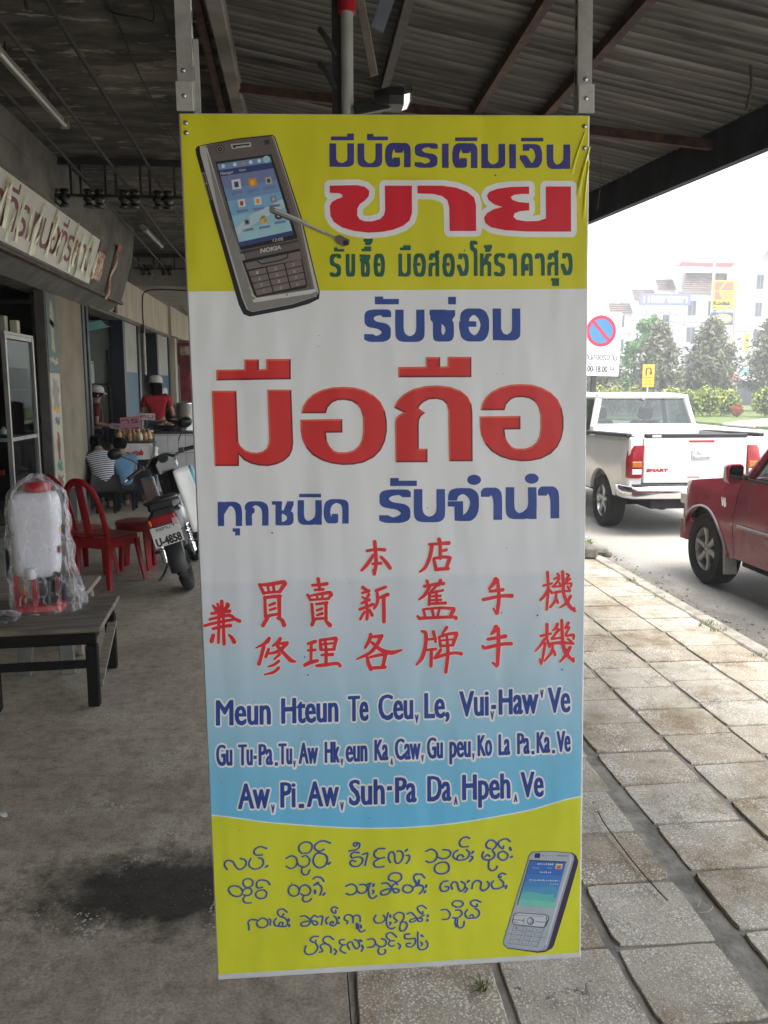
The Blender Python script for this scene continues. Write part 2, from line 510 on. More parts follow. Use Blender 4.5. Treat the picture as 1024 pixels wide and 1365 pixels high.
def paver_mat():
    m = mat('washed_stone_paver', (0.4, 0.37, 0.32), rough=0.85, var=0, bump=0.4, bscale=60)
    nt, b = nodes_of(m)
    tc = nt.nodes.new('ShaderNodeTexCoord'); ge = nt.nodes.new('ShaderNodeNewGeometry')
    def noise(sc, det=5, rough=.6):
        n = nt.nodes.new('ShaderNodeTexNoise'); n.inputs['Scale'].default_value = sc; n.inputs['Detail'].default_value = det; n.inputs['Roughness'].default_value = rough
        nt.links.new(tc.outputs['Object'], n.inputs['Vector']); return n
    r0 = nt.nodes.new('ShaderNodeValToRGB'); e = r0.color_ramp.elements
    e[0].color = (.37, .32, .245, 1); e[1].color = (.50, .465, .40, 1)
    q = e.new(.35); q.color = (.44, .39, .31, 1); q = e.new(.7); q.color = (.47, .435, .365, 1)
    nt.links.new(ge.outputs['Random Per Island'], r0.inputs['Fac'])
    n1 = noise(5.5, 8, .7); r1 = nt.nodes.new('ShaderNodeValToRGB'); e = r1.color_ramp.elements
    e[0].position = .30; e[0].color = (.55, .53, .50, 1); e[1].position = .66; e[1].color = (1.12, 1.11, 1.09, 1); q = e.new(.45); q.color = (.95, .94, .92, 1)
    nt.links.new(n1.outputs['Fac'], r1.inputs['Fac'])
    mx = nt.nodes.new('ShaderNodeMix'); mx.data_type = 'RGBA'; mx.blend_type = 'MULTIPLY'; mx.inputs[0].default_value = 1
    nt.links.new(r0.outputs[0], mx.inputs[6]); nt.links.new(r1.outputs[0], mx.inputs[7])
    vo = nt.nodes.new('ShaderNodeTexVoronoi'); vo.inputs['Scale'].default_value = 105; nt.links.new(tc.outputs['Object'], vo.inputs['Vector'])
    n2 = noise(4, 5); c1 = nt.nodes.new('ShaderNodeMapRange'); c1.inputs['From Min'].default_value = .36; c1.inputs['From Max'].default_value = .66; c1.inputs['To Min'].default_value = .18; c1.inputs['To Max'].default_value = .50
    nt.links.new(n2.outputs['Fac'], c1.inputs['Value'])
    lt = nt.nodes.new('ShaderNodeMath'); lt.operation = 'LESS_THAN'; nt.links.new(vo.outputs['Distance'], lt.inputs[0]); nt.links.new(c1.outputs[0], lt.inputs[1])
    mc = nt.nodes.new('ShaderNodeMix'); mc.data_type = 'RGBA'; nt.links.new(lt.outputs[0], mc.inputs[0]); nt.links.new(mx.outputs[2], mc.inputs[6]); mc.inputs[7].default_value = (.70, .67, .61, 1)
    # grit: fine pale and dark grains, and brown damp patches
    n3 = noise(190, 3, .7); r3 = nt.nodes.new('ShaderNodeValToRGB'); e = r3.color_ramp.elements; e[0].position = .34; e[0].color = (.62, .60, .57, 1); e[1].position = .66; e[1].color = (1.22, 1.21, 1.19, 1); q = e.new(.5); q.color = (1, 1, 1, 1); nt.links.new(n3.outputs['Fac'], r3.inputs['Fac'])
    m3 = nt.nodes.new('ShaderNodeMix'); m3.data_type = 'RGBA'; m3.blend_type = 'MULTIPLY'; m3.inputs[0].default_value = 1; nt.links.new(mc.outputs[2], m3.inputs[6]); nt.links.new(r3.outputs[0], m3.inputs[7])
    n4 = noise(2.1, 7, .68); r4 = nt.nodes.new('ShaderNodeValToRGB'); e = r4.color_ramp.elements; e[0].position = .36; e[0].color = (.60, .53, .43, 1); e[1].position = .52; e[1].color = (1, 1, 1, 1); nt.links.new(n4.outputs['Fac'], r4.inputs['Fac'])
    m4 = nt.nodes.new('ShaderNodeMix'); m4.data_type = 'RGBA'; m4.blend_type = 'MULTIPLY'; m4.inputs[0].default_value = 1; nt.links.new(m3.outputs[2], m4.inputs[6]); nt.links.new(r4.outputs[0], m4.inputs[7])
    mc = m4
    # hairline cracks
    vc = nt.nodes.new('ShaderNodeTexVoronoi'); vc.feature = 'DISTANCE_TO_EDGE'; vc.inputs['Scale'].default_value = 1.7
    nd = noise(6, 4); va = nt.nodes.new('ShaderNodeVectorMath'); va.operation = 'MULTIPLY_ADD'; va.inputs[1].default_value = (.25, .25, .25)
    nt.links.new(nd.outputs['Color'], va.inputs[0]); nt.links.new(tc.outputs['Object'], va.inputs[2]); nt.links.new(va.outputs[0], vc.inputs['Vector'])
    ck = nt.nodes.new('ShaderNodeMath'); ck.operation = 'LESS_THAN'; ck.inputs[1].default_value = .0016; nt.links.new(vc.outputs['Distance'], ck.inputs[0])
    gt = nt.nodes.new('ShaderNodeMath'); gt.operation = 'GREATER_THAN'; gt.inputs[1].default_value = .78; nt.links.new(ge.outputs['Random Per Island'], gt.inputs[0])
    an = nt.nodes.new('ShaderNodeMath'); an.operation = 'MULTIPLY'; nt.links.new(ck.outputs[0], an.inputs[0]); nt.links.new(gt.outputs[0], an.inputs[1])
    mk = nt.nodes.new('ShaderNodeMix'); mk.data_type = 'RGBA'; nt.links.new(an.outputs[0], mk.inputs[0]); nt.links.new(mc.outputs[2], mk.inputs[6]); mk.inputs[7].default_value = (.15, .13, .11, 1)
    nt.links.new(mk.outputs[2], b.inputs['Base Color'])
    return m
ground = MB().grid(lambda u, v: (-80 + u * 210, -60 + v * 230, -0.30), 4, 4)
tag(ground.build('ground', mat('dry_ground', (.22, .20, .13), rough=.9, scale=.2)), kind='structure')
tag(MB().box2((-14, -22, -0.25), (0.11, 45, 0.0)).build('floor', floor_mat()), kind='structure')
mortar = mat('joint_mortar', (.25, .23, .195), rough=.95, scale=9, var=.35, bump=.5, bscale=50)
tag(MB().box2((0.114, -20, -0.25), (2.99, 45, -0.008)).build('sidewalk', mortar), kind='structure')
pv = MB(); rp = random.Random(11)
colx = [(.135, .555, 1.0), (.575, .945, 1.02), (.965, 1.375, 1.35), (1.392, 1.776, 1.39), (1.788, 2.176, 1.22), (2.188, 2.572, 1.30), (2.584, 2.980, 1.25)]
for xa, xb, y0 in colx:
    y = y0 - 0.338 * 12
    while y < 30:
        g = rp.uniform(.008, .020) if y < 4 else rp.uniform(.006, .014)
        h = .334 if y < 4.2 else .345
        if not (y > 16 and False):
            jx, jy = rp.uniform(-.006, .006), rp.uniform(-.005, .005)
            xr = xb
            if xa == .965: xr = 1.300 + .07 * max(0, min(1, (y - 2.6) / 1.6))      # the one wide, dirt-filled joint
            w_, h_ = xr - xa - rp.uniform(0, .010), h - g
            ring = []
            for (ax, ay), (bx, by) in (((-1, -1), (1, -1)), ((1, -1), (1, 1)), ((1, 1), (-1, 1)), ((-1, 1), (-1, -1))):
                for q in range(7):
                    f = q / 7; k = .003 if q else rp.uniform(.0, .010)
                    ring.append(Vector(((ax + (bx - ax) * f) * (w_ / 2 - rp.uniform(0, k) - (.004 if q == 0 else 0)), (ay + (by - ay) * f) * (h_ / 2 - rp.uniform(0, k) - (.004 if q == 0 else 0)))))
            rot_ = rp.uniform(-.012, .012); tx, ty = rp.uniform(-.008, .008), rp.uniform(-.008, .008); zc = rp.uniform(-.003, .004); cx_, cy_ = (xa + xr) / 2 + jx, y + h / 2 + jy
            lv = []
            for sc_, zz in ((1.0, -.04), (1.0, -.004), (.985, .001)):
                lv.append([Vector((cx_ + p.x * sc_ - p.y * rot_, cy_ + p.y * sc_ + p.x * rot_, zz + zc + tx * p.x + ty * p.y)) for p in ring])
            pv.loft(lv)
        y += h
tag(pv.build('sidewalk_pavers', paver_mat()), kind='structure')
kb_ = MB(); y = -20.0
while y < 45:
    L = 0.98
    kb_.box((3.055 + rp.uniform(-.004, .004), y + L / 2, -.095 + rp.uniform(-.004, .004)), (.13, L, .20), (0, 0, rp.uniform(-.004, .004)), .012)
    y += 1.0
tag(kb_.build('kerb', mat('kerb_concrete', (.36, .33, .28), rough=.85, scale=7, var=.3, bump=.4, bscale=70)), kind='structure')
def road_mat():
    m = mat('dusty_road', (.3, .28, .25), rough=.85, var=0, bump=.35, bscale=120)
    nt, b = nodes_of(m)
    tc = nt.nodes.new('ShaderNodeTexCoord'); sp = nt.nodes.new('ShaderNodeSeparateXYZ'); nt.links.new(tc.outputs['Object'], sp.inputs[0])
    n = nt.nodes.new('ShaderNodeTexNoise'); n.inputs['Scale'].default_value = 1.6; n.inputs['Detail'].default_value = 7; nt.links.new(tc.outputs['Object'], n.inputs['Vector'])
    ad = nt.nodes.new('ShaderNodeMath'); ad.operation = 'MULTIPLY_ADD'; ad.inputs[1].default_value = .9; nt.links.new(n.outputs['Fac'], ad.inputs[0]); nt.links.new(sp.outputs['X'], ad.inputs[2])
    r = nt.nodes.new('ShaderNodeValToRGB'); e = r.color_ramp.elements
    mr = nt.nodes.new('ShaderNodeMapRange'); mr.inputs['From Min'].default_value = 3.3; mr.inputs['From Max'].default_value = 5.3; nt.links.new(ad.outputs[0], mr.inputs['Value'])
    e[0].position = .05; e[0].color = (.33, .30, .26, 1); e[1].position = .75; e[1].color = (.40, .375, .33, 1)
    for p, c in ((.13, (.19, .185, .165)), (.33, (.20, .19, .17)), (.45, (.36, .335, .295))):
        q = e.new(p); q.color = (*c, 1)
    nt.links.new(mr.outputs[0], r.inputs['Fac'])
    n2 = nt.nodes.new('ShaderNodeTexNoise'); n2.inputs['Scale'].default_value = 60; n2.inputs['Detail'].default_value = 4; nt.links.new(tc.outputs['Object'], n2.inputs['Vector'])
    r2 = nt.nodes.new('ShaderNodeValToRGB'); r2.color_ramp.elements[0].position = .3; r2.color_ramp.elements[0].color = (.7, .7, .7, 1); r2.color_ramp.elements[1].position = .65; r2.color_ramp.elements[1].color = (1.12, 1.12, 1.12, 1); nt.links.new(n2.outputs['Fac'], r2.inputs['Fac'])
    mx = nt.nodes.new('ShaderNodeMix'); mx.data_type = 'RGBA'; mx.blend_type = 'MULTIPLY'; mx.inputs[0].default_value = 1
    nt.links.new(r.outputs[0], mx.inputs[6]); nt.links.new(r2.outputs[0], mx.inputs[7]); nt.links.new(mx.outputs[2], b.inputs['Base Color'])
    return m
tag(MB().grid(lambda u, v: (3.0 + u * 87, -30 + v * 190, -.18), 8, 12).build('road', road_mat()), kind='structure')
grass = mat('mown_grass', (.09, .15, .035), rough=.9, scale=3, var=.4, bump=.8, bscale=40, col2=(.19, .24, .07))
gp = [(21.6, 26), (70, 26), (70, 84), (6, 84), (6, 54), (17, 50), (21.4, 46)]
tag(MB().slab(gp, lambda a, b, d: (a, b, -.06 - d), .24).build('lawn', grass), kind='structure')
pth = [(21.3, 40.5), (24, 43.8), (28.2, 47.6), (40, 50), (40, 46), (29, 43.5), (25, 40.5), (21.3, 37.5)]
tag(MB().slab(pth, lambda a, b, d: (a, b, -.05 - d), .08).build('path', mat('pale_path', (.42, .40, .34), rough=.9, scale=2)), kind='structure')

# ================================================================== the row of shops on the left
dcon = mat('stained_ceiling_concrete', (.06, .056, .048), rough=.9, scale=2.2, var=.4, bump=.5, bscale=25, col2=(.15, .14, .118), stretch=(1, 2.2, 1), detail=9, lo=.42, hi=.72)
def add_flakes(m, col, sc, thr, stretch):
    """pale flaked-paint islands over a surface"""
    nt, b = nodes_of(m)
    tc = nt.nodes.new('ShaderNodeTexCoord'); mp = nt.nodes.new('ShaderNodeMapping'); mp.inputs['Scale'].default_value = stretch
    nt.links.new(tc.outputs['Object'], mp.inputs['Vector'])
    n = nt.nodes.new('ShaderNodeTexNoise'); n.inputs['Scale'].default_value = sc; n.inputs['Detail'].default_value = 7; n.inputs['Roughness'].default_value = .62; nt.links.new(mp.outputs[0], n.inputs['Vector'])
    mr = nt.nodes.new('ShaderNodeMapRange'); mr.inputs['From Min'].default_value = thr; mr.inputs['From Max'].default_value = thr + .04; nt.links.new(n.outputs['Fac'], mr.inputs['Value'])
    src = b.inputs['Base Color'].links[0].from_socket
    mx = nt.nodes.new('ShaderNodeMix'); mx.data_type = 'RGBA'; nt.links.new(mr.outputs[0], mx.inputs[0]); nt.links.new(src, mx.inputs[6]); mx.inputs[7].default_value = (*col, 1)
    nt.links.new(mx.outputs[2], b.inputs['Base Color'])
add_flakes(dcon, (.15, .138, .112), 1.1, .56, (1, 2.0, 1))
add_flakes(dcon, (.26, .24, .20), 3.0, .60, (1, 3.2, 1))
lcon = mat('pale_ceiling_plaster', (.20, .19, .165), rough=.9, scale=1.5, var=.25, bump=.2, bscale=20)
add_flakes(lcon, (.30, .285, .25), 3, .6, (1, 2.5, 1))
greyc = mat('grey_render', (.125, .122, .108), rough=.88, scale=3, var=.3, bump=.3, bscale=30)
tan = mat('tan_painted_render', (.22, .195, .14), rough=.85, scale=2.5, var=.18, bump=.2, bscale=35)
add_flakes(tan, (.11, .095, .07), 7, .73, (1, 1, 1))
cream = mat('cream_painted_render', (.40, .365, .285), rough=.85, scale=1.3, var=.16, bump=.15, bscale=30, stretch=(1, 3, .6))
dblue = mat('dark_blue_door_paint', (.018, .024, .034), rough=.5, scale=4, var=.3)
blue = mat('blue_dado_paint', (.022, .075, .12), rough=.6, scale=4, var=.2)
palew = mat('pale_wall_paint', (.30, .31, .27), rough=.8, scale=2, var=.15)
greenw = mat('grey_green_wall_paint', (.24, .27, .24), rough=.8, scale=2, var=.15)
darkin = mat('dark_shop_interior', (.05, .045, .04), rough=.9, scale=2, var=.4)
tile_w = mat('glazed_white_tile', (.55, .56, .55), rough=.25, scale=5, var=.1)
shop = thing('shop_building', 'row of old shops with a stained concrete canopy over the walkway', 'building', (-3.05, 10, 0))
def SP(name, mb, m, smooth=None, parent=None):
    mb.v = [(x + 3.05, y - 10, z) for x, y, z in mb.v] if parent is None else [(x + 3.05, y - 10, z) for x, y, z in mb.v]
    return mb.build(name, m, parent or shop, smooth)
SP('canopy_slab', MB().box2((-3.3, -20, 4.18), (-.5, 16.2, 4.36)), dcon)  # unseen run behind the camera lengthened to cut light on the banner
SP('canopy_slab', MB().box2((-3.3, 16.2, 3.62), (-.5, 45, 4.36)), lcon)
SP('canopy_edge', MB().box2((-.5, -20, 3.84), (-.40, 45, 4.5), .01), mat('edge_concrete', (.16, .15, .13), rough=.9, scale=3, var=.4))
fz = [(-2.55, 4.18), (-2.60, 3.73), (-2.80, 3.08), (-3.06, 2.905), (-3.35, 2.905), (-3.35, 4.18)]
SP('fascia', MB().slab(fz, lambda a, b, d: (a, 3.0 + d, b), 10.7), greyc)
SP('fascia_lip', MB().beam((-2.79, 3.0, 3.06), (-2.79, 13.7, 3.06), .05, .05), mat('lip_steel', (.09, .08, .07), rough=.6, scale=8, var=.5))
SP('wall', MB().box2((-3.35, 11.0, 0), (-3.05, 12.1, 2.905)), tan)
SP('wall', MB().box2((-3.35, 12.1, 0), (-3.05, 12.2, 2.905)), tan)
fd = MB()
for i in range(3): fd.box2((-3.30, 12.2 + i * .12, .02), (-3.03 - .02 * (i % 2), 12.30 + i * .12, 2.90), .01)
SP('folding_door', fd, dblue)
SP('door_post', MB().box2((-3.17, 10.52, 0), (-3.05, 11.0, 2.905), .005), mat('grey_door_post', (.10, .095, .085), rough=.6, var=.2))
SP('lintel', MB().box2((-3.33, 12.62, 2.96), (-3.05, 20.0, 3.62)), cream)
SP('lintel', MB().box2((-3.30, 20.0, 2.96), (-2.98, 26, 3.62)), cream)
SP('lintel_drip', MB().box2((-3.33, 12.62, 2.90), (-3.02, 20.0, 2.96), .008), greyc)
for ya, yb in ((15.04, 16.4), (18.45, 20.05)):
    SP('dado', MB().box2((-3.25, ya + .08, 0.0), (-3.08, yb - .08, 2.03)), blue)
    SP('wall_panel', MB().box2((-3.245, ya + .08, 2.03), (-3.085, yb - .08, 2.9)), palew)
    for yy in (ya, yb - .0):
        SP('door_jamb', MB().box2((-3.28, yy - .09, 0), (-3.05, yy + .09, 2.9), .006), dblue)
SP('corner_post', MB().box2((-3.2, 20.3, 0), (-2.96, 20.6, 2.9)), cream)
SP('partition_wall', MB().box2((-7.6, 15.05, 0), (-3.29, 15.17, 2.9)), greenw)
SP('partition_wall', MB().box2((-7.6, 18.5, 0), (-3.29, 18.6, 2.9)), palew)
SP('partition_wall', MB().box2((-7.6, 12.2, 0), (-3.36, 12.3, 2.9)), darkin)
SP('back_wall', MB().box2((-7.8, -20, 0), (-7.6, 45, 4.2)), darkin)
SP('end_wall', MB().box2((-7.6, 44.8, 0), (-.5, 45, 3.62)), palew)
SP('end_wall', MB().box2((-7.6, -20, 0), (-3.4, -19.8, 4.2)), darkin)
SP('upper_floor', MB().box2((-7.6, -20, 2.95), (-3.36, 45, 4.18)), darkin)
SP('raised_floor', MB().box2((-7.6, 6, 0), (-3.10, 45, .15), .01), mat('shop_floor_cement', (.16, .15, .14), rough=.5, scale=3, var=.3))
SP('wall', MB().box2((-3.35, -20, 0), (-3.05, 6.2, 2.905)), tan)  # out-of-view run of shop wall, added to block light

# ================================================================== the corrugated awning over the pavement
awning = thing('awning', 'corrugated metal awning on rusty steel bars, sloping from the shops out to the kerb', 'awning', (0, 8, 0))
def AZ(x): return 3.91 - .175 * (x + .5)
def XE(y): return max(2.35, min(3.5, 3.05 - .09 * (y - 5.4)))
def AP(name, mb, m, smooth=None):
    mb.v = [(x, y - 8, z) for x, y, z in mb.v]
    return mb.build(name, m, awning, smooth)
def sheet_mat(name, a, b_, c):
    m = mat(name, a, rough=.75, metal=.0, var=0, bump=.2, bscale=30)
    nt, b = nodes_of(m)
    tc = nt.nodes.new('ShaderNodeTexCoord'); mp = nt.nodes.new('ShaderNodeMapping'); mp.inputs['Scale'].default_value = (.22, 4.6, 1); nt.links.new(tc.outputs['Object'], mp.inputs['Vector'])
    n = nt.nodes.new('ShaderNodeTexNoise'); n.inputs['Scale'].default_value = 2.0; n.inputs['Detail'].default_value = 8; n.inputs['Roughness'].default_value = .68; nt.links.new(mp.outputs[0], n.inputs['Vector'])
    r = nt.nodes.new('ShaderNodeValToRGB'); e = r.color_ramp.elements; e[0].position = .33; e[0].color = (*c, 1); e[1].position = .66; e[1].color = (*b_, 1); q = e.new(.5); q.color = (*a, 1)
    nt.links.new(n.outputs['Fac'], r.inputs['Fac'])
    # darker colour along the troughs, so the corrugation shows
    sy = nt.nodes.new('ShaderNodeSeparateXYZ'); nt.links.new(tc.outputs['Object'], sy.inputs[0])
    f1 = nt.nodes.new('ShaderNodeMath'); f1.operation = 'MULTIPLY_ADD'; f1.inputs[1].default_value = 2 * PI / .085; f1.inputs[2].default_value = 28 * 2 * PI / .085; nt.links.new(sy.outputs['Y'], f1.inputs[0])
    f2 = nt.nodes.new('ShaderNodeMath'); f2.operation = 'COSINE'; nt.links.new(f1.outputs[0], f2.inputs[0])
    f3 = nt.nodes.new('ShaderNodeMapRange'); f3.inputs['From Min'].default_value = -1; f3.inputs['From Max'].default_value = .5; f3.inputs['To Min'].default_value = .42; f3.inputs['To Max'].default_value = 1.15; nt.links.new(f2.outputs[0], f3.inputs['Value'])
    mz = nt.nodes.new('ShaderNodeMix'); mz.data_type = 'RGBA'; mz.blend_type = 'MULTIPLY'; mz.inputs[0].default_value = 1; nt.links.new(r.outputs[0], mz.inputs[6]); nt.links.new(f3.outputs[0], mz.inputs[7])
    # mould spots
    n2 = nt.nodes.new('ShaderNodeTexNoise'); n2.inputs['Scale'].default_value = 7; n2.inputs['Detail'].default_value = 6; nt.links.new(mp.outputs[0], n2.inputs['Vector'])
    mr = nt.nodes.new('ShaderNodeMapRange'); mr.inputs['From Min'].default_value = .55; mr.inputs['From Max'].default_value = .72; mr.inputs['To Min'].default_value = 1; mr.inputs['To Max'].default_value = .4; nt.links.new(n2.outputs['Fac'], mr.inputs['Value'])
    mx = nt.nodes.new('ShaderNodeMix'); mx.data_type = 'RGBA'; mx.blend_type = 'MULTIPLY'; mx.inputs[0].default_value = 1
    nt.links.new(mz.outputs[2], mx.inputs[6]); nt.links.new(mr.outputs[0], mx.inputs[7]); nt.links.new(mx.outputs[2], b.inputs['Base Color'])
    return m
sheetm = sheet_mat('weathered_corrugated_sheet', (.155, .15, .138), (.29, .282, .258), (.04, .038, .036))
edgem = sheet_mat('dark_eave_sheet', (.05, .05, .06), (.09, .09, .10), (.02, .02, .024))  # darker tones than the roof sheet, for the overhang only
ya, yb, pitch, per = -20.0, 32.0, .085, 6  # awning lengthened out of view behind the camera to keep light off the banner
def corr(mb, x0, x1, lift, nx):
    ny = int((yb - ya) / pitch * per)
    xs0 = x0 if callable(x0) else (lambda y: x0)
    vs = []
    for j in range(ny + 1):
        y = ya + (yb - ya) * j / ny
        w = .015 * math.cos(2 * PI * (y - ya) / pitch)
        for i in range(nx + 1):
            x = xs0(y) + ((x1(y) if callable(x1) else x1) - xs0(y)) * i / nx
            lap = .010 * ((y / .93) % 1.0)                # each sheet tilts a little over its neighbour
            vs.append((x, y, AZ(x) + w + lift + lap))
    fs = [(j * (nx + 1) + i, (j + 1) * (nx + 1) + i, (j + 1) * (nx + 1) + i + 1, j * (nx + 1) + i + 1) for j in range(ny) for i in range(nx)]
    mb.add(vs, fs); return mb
AP('roof_sheet', corr(MB(), -.42, lambda y: XE(y) - .33, .05, 3), sheetm, 60)
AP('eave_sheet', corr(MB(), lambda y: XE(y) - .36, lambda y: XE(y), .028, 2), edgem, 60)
rust = mat('rusty_steel_bar', (.045, .026, .021), rough=.75, scale=12, var=.4, bump=.4, bscale=60, col2=(.10, .052, .04))
rust2 = mat('red_primer_bar', (.17, .075, .06), rough=.7, scale=9, var=.35, bump=.3, bscale=60)
dsteel = mat('dark_steel_bar', (.03, .028, .028), rough=.6, scale=10, var=.4)
for i, (x, w, m) in enumerate(((.576, .05, dsteel), (1.21, .05, rust), (1.63, .05, rust))):
    AP('purlin', MB().beam((x, -20, AZ(x) + .005), (x, 32, AZ(x) + .005), w, .06), m)
for y, m in ((-4, dsteel), (-.5, dsteel), (9.5, dsteel), (13, dsteel), (17, dsteel), (22, dsteel)):
    AP('rafter', MB().beam((-.4, y, AZ(-.4) - .035), (XE(y) - .3, y, AZ(XE(y) - .3) - .035), .045, .07), m)
AP('rafter', MB().beam((-.4, 6.35, AZ(-.4) - .035), (2.74, 5.45, AZ(2.74) - .035), .045, .06), rust)
eb = MB()
for k in range(26):
    a, b2 = -20 + k * 2, -18 + k * 2
    xa_, xb_ = XE(a) - .33, XE(b2) - .33
    eb.beam((xa_, a, AZ(xa_) - .07), (xb_, b2, AZ(xb_) - .07), .06, .25)
AP('eave_beam', eb, mat('dark_eave_beam', (.035, .035, .042), rough=.7, scale=6, var=.4))  # beam given a dark tone to go with the overhang
fr = MB()
for k in range(26):
    a, b2 = -20 + k * 2, -18 + k * 2
    fr.beam((XE(a) - .02, a, AZ(XE(a)) + .012), (XE(b2) - .02, b2, AZ(XE(b2)) + .012), .03, .02)
AP('edge_flashing', fr, mat('eave_flashing', (.10, .095, .10), rough=.6, scale=6, var=.4))
for y, x, l in ((4.4, 2.35, .22), (6.2, 2.2, .38)):
    AP('hanging_wire', MB().tube([(x, y, AZ(x)), (x + .012, y - .01, AZ(x) - l * .5), (x - .005, y, AZ(x) - l)], .004 if l > .3 else .009, 5), mat('frayed_wire', (.10, .085, .07), rough=.8))
# ================================================================== the hanging shop banner
BW, BH = 0.80, 1.788
banner = thing('advertising_banner', 'tall hanging yellow, white and blue printed banner with big red Thai letters advertising mobile phones', 'banner')
ex = Vector((0.999, -0.030, 0.016)).normalized()
ez = -Vector((0.009, -0.032, -0.999)); ez = (ez - ex * ex.dot(ez)).normalized()
ey = ez.cross(ex)
TL = Vector((-0.226, 1.705, 2.269))
banner.matrix_world = Matrix.Translation(TL - ez * BH) @ Matrix((ex, ey, ez)).transposed().to_4x4()

_H = ((1.71491552e-03, -6.81227238e-05, -3.97931486e-01), (-4.04956803e-06, 7.41070950e-04, -1.10196845e-01), (-5.58553004e-05, -9.64550570e-05, 1.0))
def BP(u, v, d=0.0):
    """artwork sheet units -> a point on the banner's face, d metres proud of it"""
    w = _H[2][0] * u + _H[2][1] * v + _H[2][2]
    return ((_H[0][0] * u + _H[0][1] * v + _H[0][2]) / w * BW, -d, (1 - (_H[1][0] * u + _H[1][1] * v + _H[1][2]) / w) * BH)
def vinyl(name, col, var=0.03):
    new = name not in _M
    m = mat(name, col, rough=0.42, spec=0.4, var=var + .02, scale=4, bump=0.02, bscale=500)
    if new:                                   # slack vinyl: long shallow ripples under the fine weave
        nt, b = nodes_of(m); tc = nt.nodes.new('ShaderNodeTexCoord'); mp = nt.nodes.new('ShaderNodeMapping'); mp.inputs['Scale'].default_value = (3.2, 1, 1.1)
        n = nt.nodes.new('ShaderNodeTexNoise'); n.inputs['Scale'].default_value = 2.6; n.inputs['Detail'].default_value = 2
        bp = nt.nodes.new('ShaderNodeBump'); bp.inputs['Strength'].default_value = .5; bp.inputs['Distance'].default_value = .02
        nt.links.new(tc.outputs['Object'], mp.inputs['Vector']); nt.links.new(mp.outputs[0], n.inputs['Vector']); nt.links.new(n.outputs['Fac'], bp.inputs['Height'])
        old = b.inputs['Normal'].links[0].from_node; nt.links.new(bp.outputs[0], old.inputs['Normal'])
    return m
vyellow = vinyl('vinyl_yellow', (0.68, 0.64, 0.018))
vlime = vinyl('vinyl_lime', (0.65, 0.68, 0.035))
vwhite = vinyl('vinyl_white', (0.81, 0.82, 0.82))
vblue = vinyl('vinyl_blue', (0.028, 0.07, 0.31))
vnavy = vinyl('vinyl_navy', (0.045, 0.045, 0.22))
vgreen = vinyl('vinyl_green', (0.02, 0.11, 0.075))
vred = vinyl('vinyl_red', (0.66, 0.025, 0.025))
vcrim = vinyl('vinyl_crimson', (0.68, 0.012, 0.03))
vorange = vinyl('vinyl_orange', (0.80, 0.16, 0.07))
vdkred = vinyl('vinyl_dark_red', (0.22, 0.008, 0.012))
vchin = vinyl('vinyl_brush_red', (0.72, 0.03, 0.05))
vscript = vinyl('vinyl_script_blue', (0.05, 0.10, 0.28))
vcream = vinyl('vinyl_cream', (0.78, 0.74, 0.62))
# white fading into sky blue, as printed
def vgrad():
    m = vinyl('vinyl_white_to_blue', (0.76, 0.77, 0.77)); nt = m.node_tree
    b = nt.nodes['Principled BSDF']
    tc = nt.nodes.new('ShaderNodeTexCoord'); sp = nt.nodes.new('ShaderNodeSeparateXYZ'); rp = nt.nodes.new('ShaderNodeValToRGB')
    mr = nt.nodes.new('ShaderNodeMapRange'); mr.inputs['From Max'].default_value = BH
    nt.links.new(tc.outputs['Object'], sp.inputs[0]); nt.links.new(sp.outputs['Z'], mr.inputs['Value'])
    nt.links.new(mr.outputs[0], rp.inputs['Fac'])
    e = rp.color_ramp.elements
    e[0].position = 0.19; e[0].color = (0.15, 0.53, 0.82, 1)
    e[1].position = 0.64; e[1].color = (0.81, 0.82, 0.83, 1)
    for p, c in ((0.26, (0.21, 0.53, 0.75)), (0.34, (0.38, 0.60, 0.74)), (0.42, (0.56, 0.66, 0.74)), (0.465, (0.66, 0.70, 0.755)), (0.472, (0.66, 0.705, 0.765)), (0.485, (0.66, 0.705, 0.765)), (0.492, (0.74, 0.76, 0.80)), (0.56, (0.79, 0.80, 0.81))):
        q = e.new(p); q.color = (*c, 1)
    nt.links.new(rp.outputs[0], b.inputs['Base Color'])
    return m
vfade = vgrad()

pan = MB().box((BW / 2, 0.009, BH / 2), (BW, 0.014, BH), None, 0.002)
pan.build('panel', mat('banner_frame', (0.62, 0.63, 0.64), rough=0.5), banner)
# slightly billowed vinyl laid over the frame: three printed fields in one sheet
def bill(u, v, d):
    x, y, z = BP(u, v, d)
    return (x, y, z)
fields = MB()
L0, L1 = (241.5, 152.5), (286.0, 1300.0)
def edge(v, right):      # artwork x of the left / right trim line at height v
    t = (v - 150) / 1140.0
    return (784.5 - 18.5 * t) if right else (240.5 + 44.5 * t)
def field(vt, vb, k):
    n = 24
    rows = []
    for i in range(n + 1):
        t = i / n
        def V(vv):
            return vv(t) if callable(vv) else vv
        a, b = V(vt), V(vb)
        xa = edge(a, 0) * (1 - t) + edge(a, 1) * t
        xb = edge(b, 0) * (1 - t) + edge(b, 1) * t
        rows.append((xa, a, xb, b))
    vs = [BP(r[0], r[1], 0.0005) for r in rows] + [BP(r[2], r[3], 0.0005) for r in rows]
    fields.add(vs, [(i + 1, i, n + 1 + i, n + 2 + i) for i in range(n)], k)
ymid = lambda t: 388.5 - 3.5 * t
_cv = [(0, 1086), (0.16, 1096), (0.42, 1103.5), (0.64, 1098), (0.86, 1080), (1, 1061)]
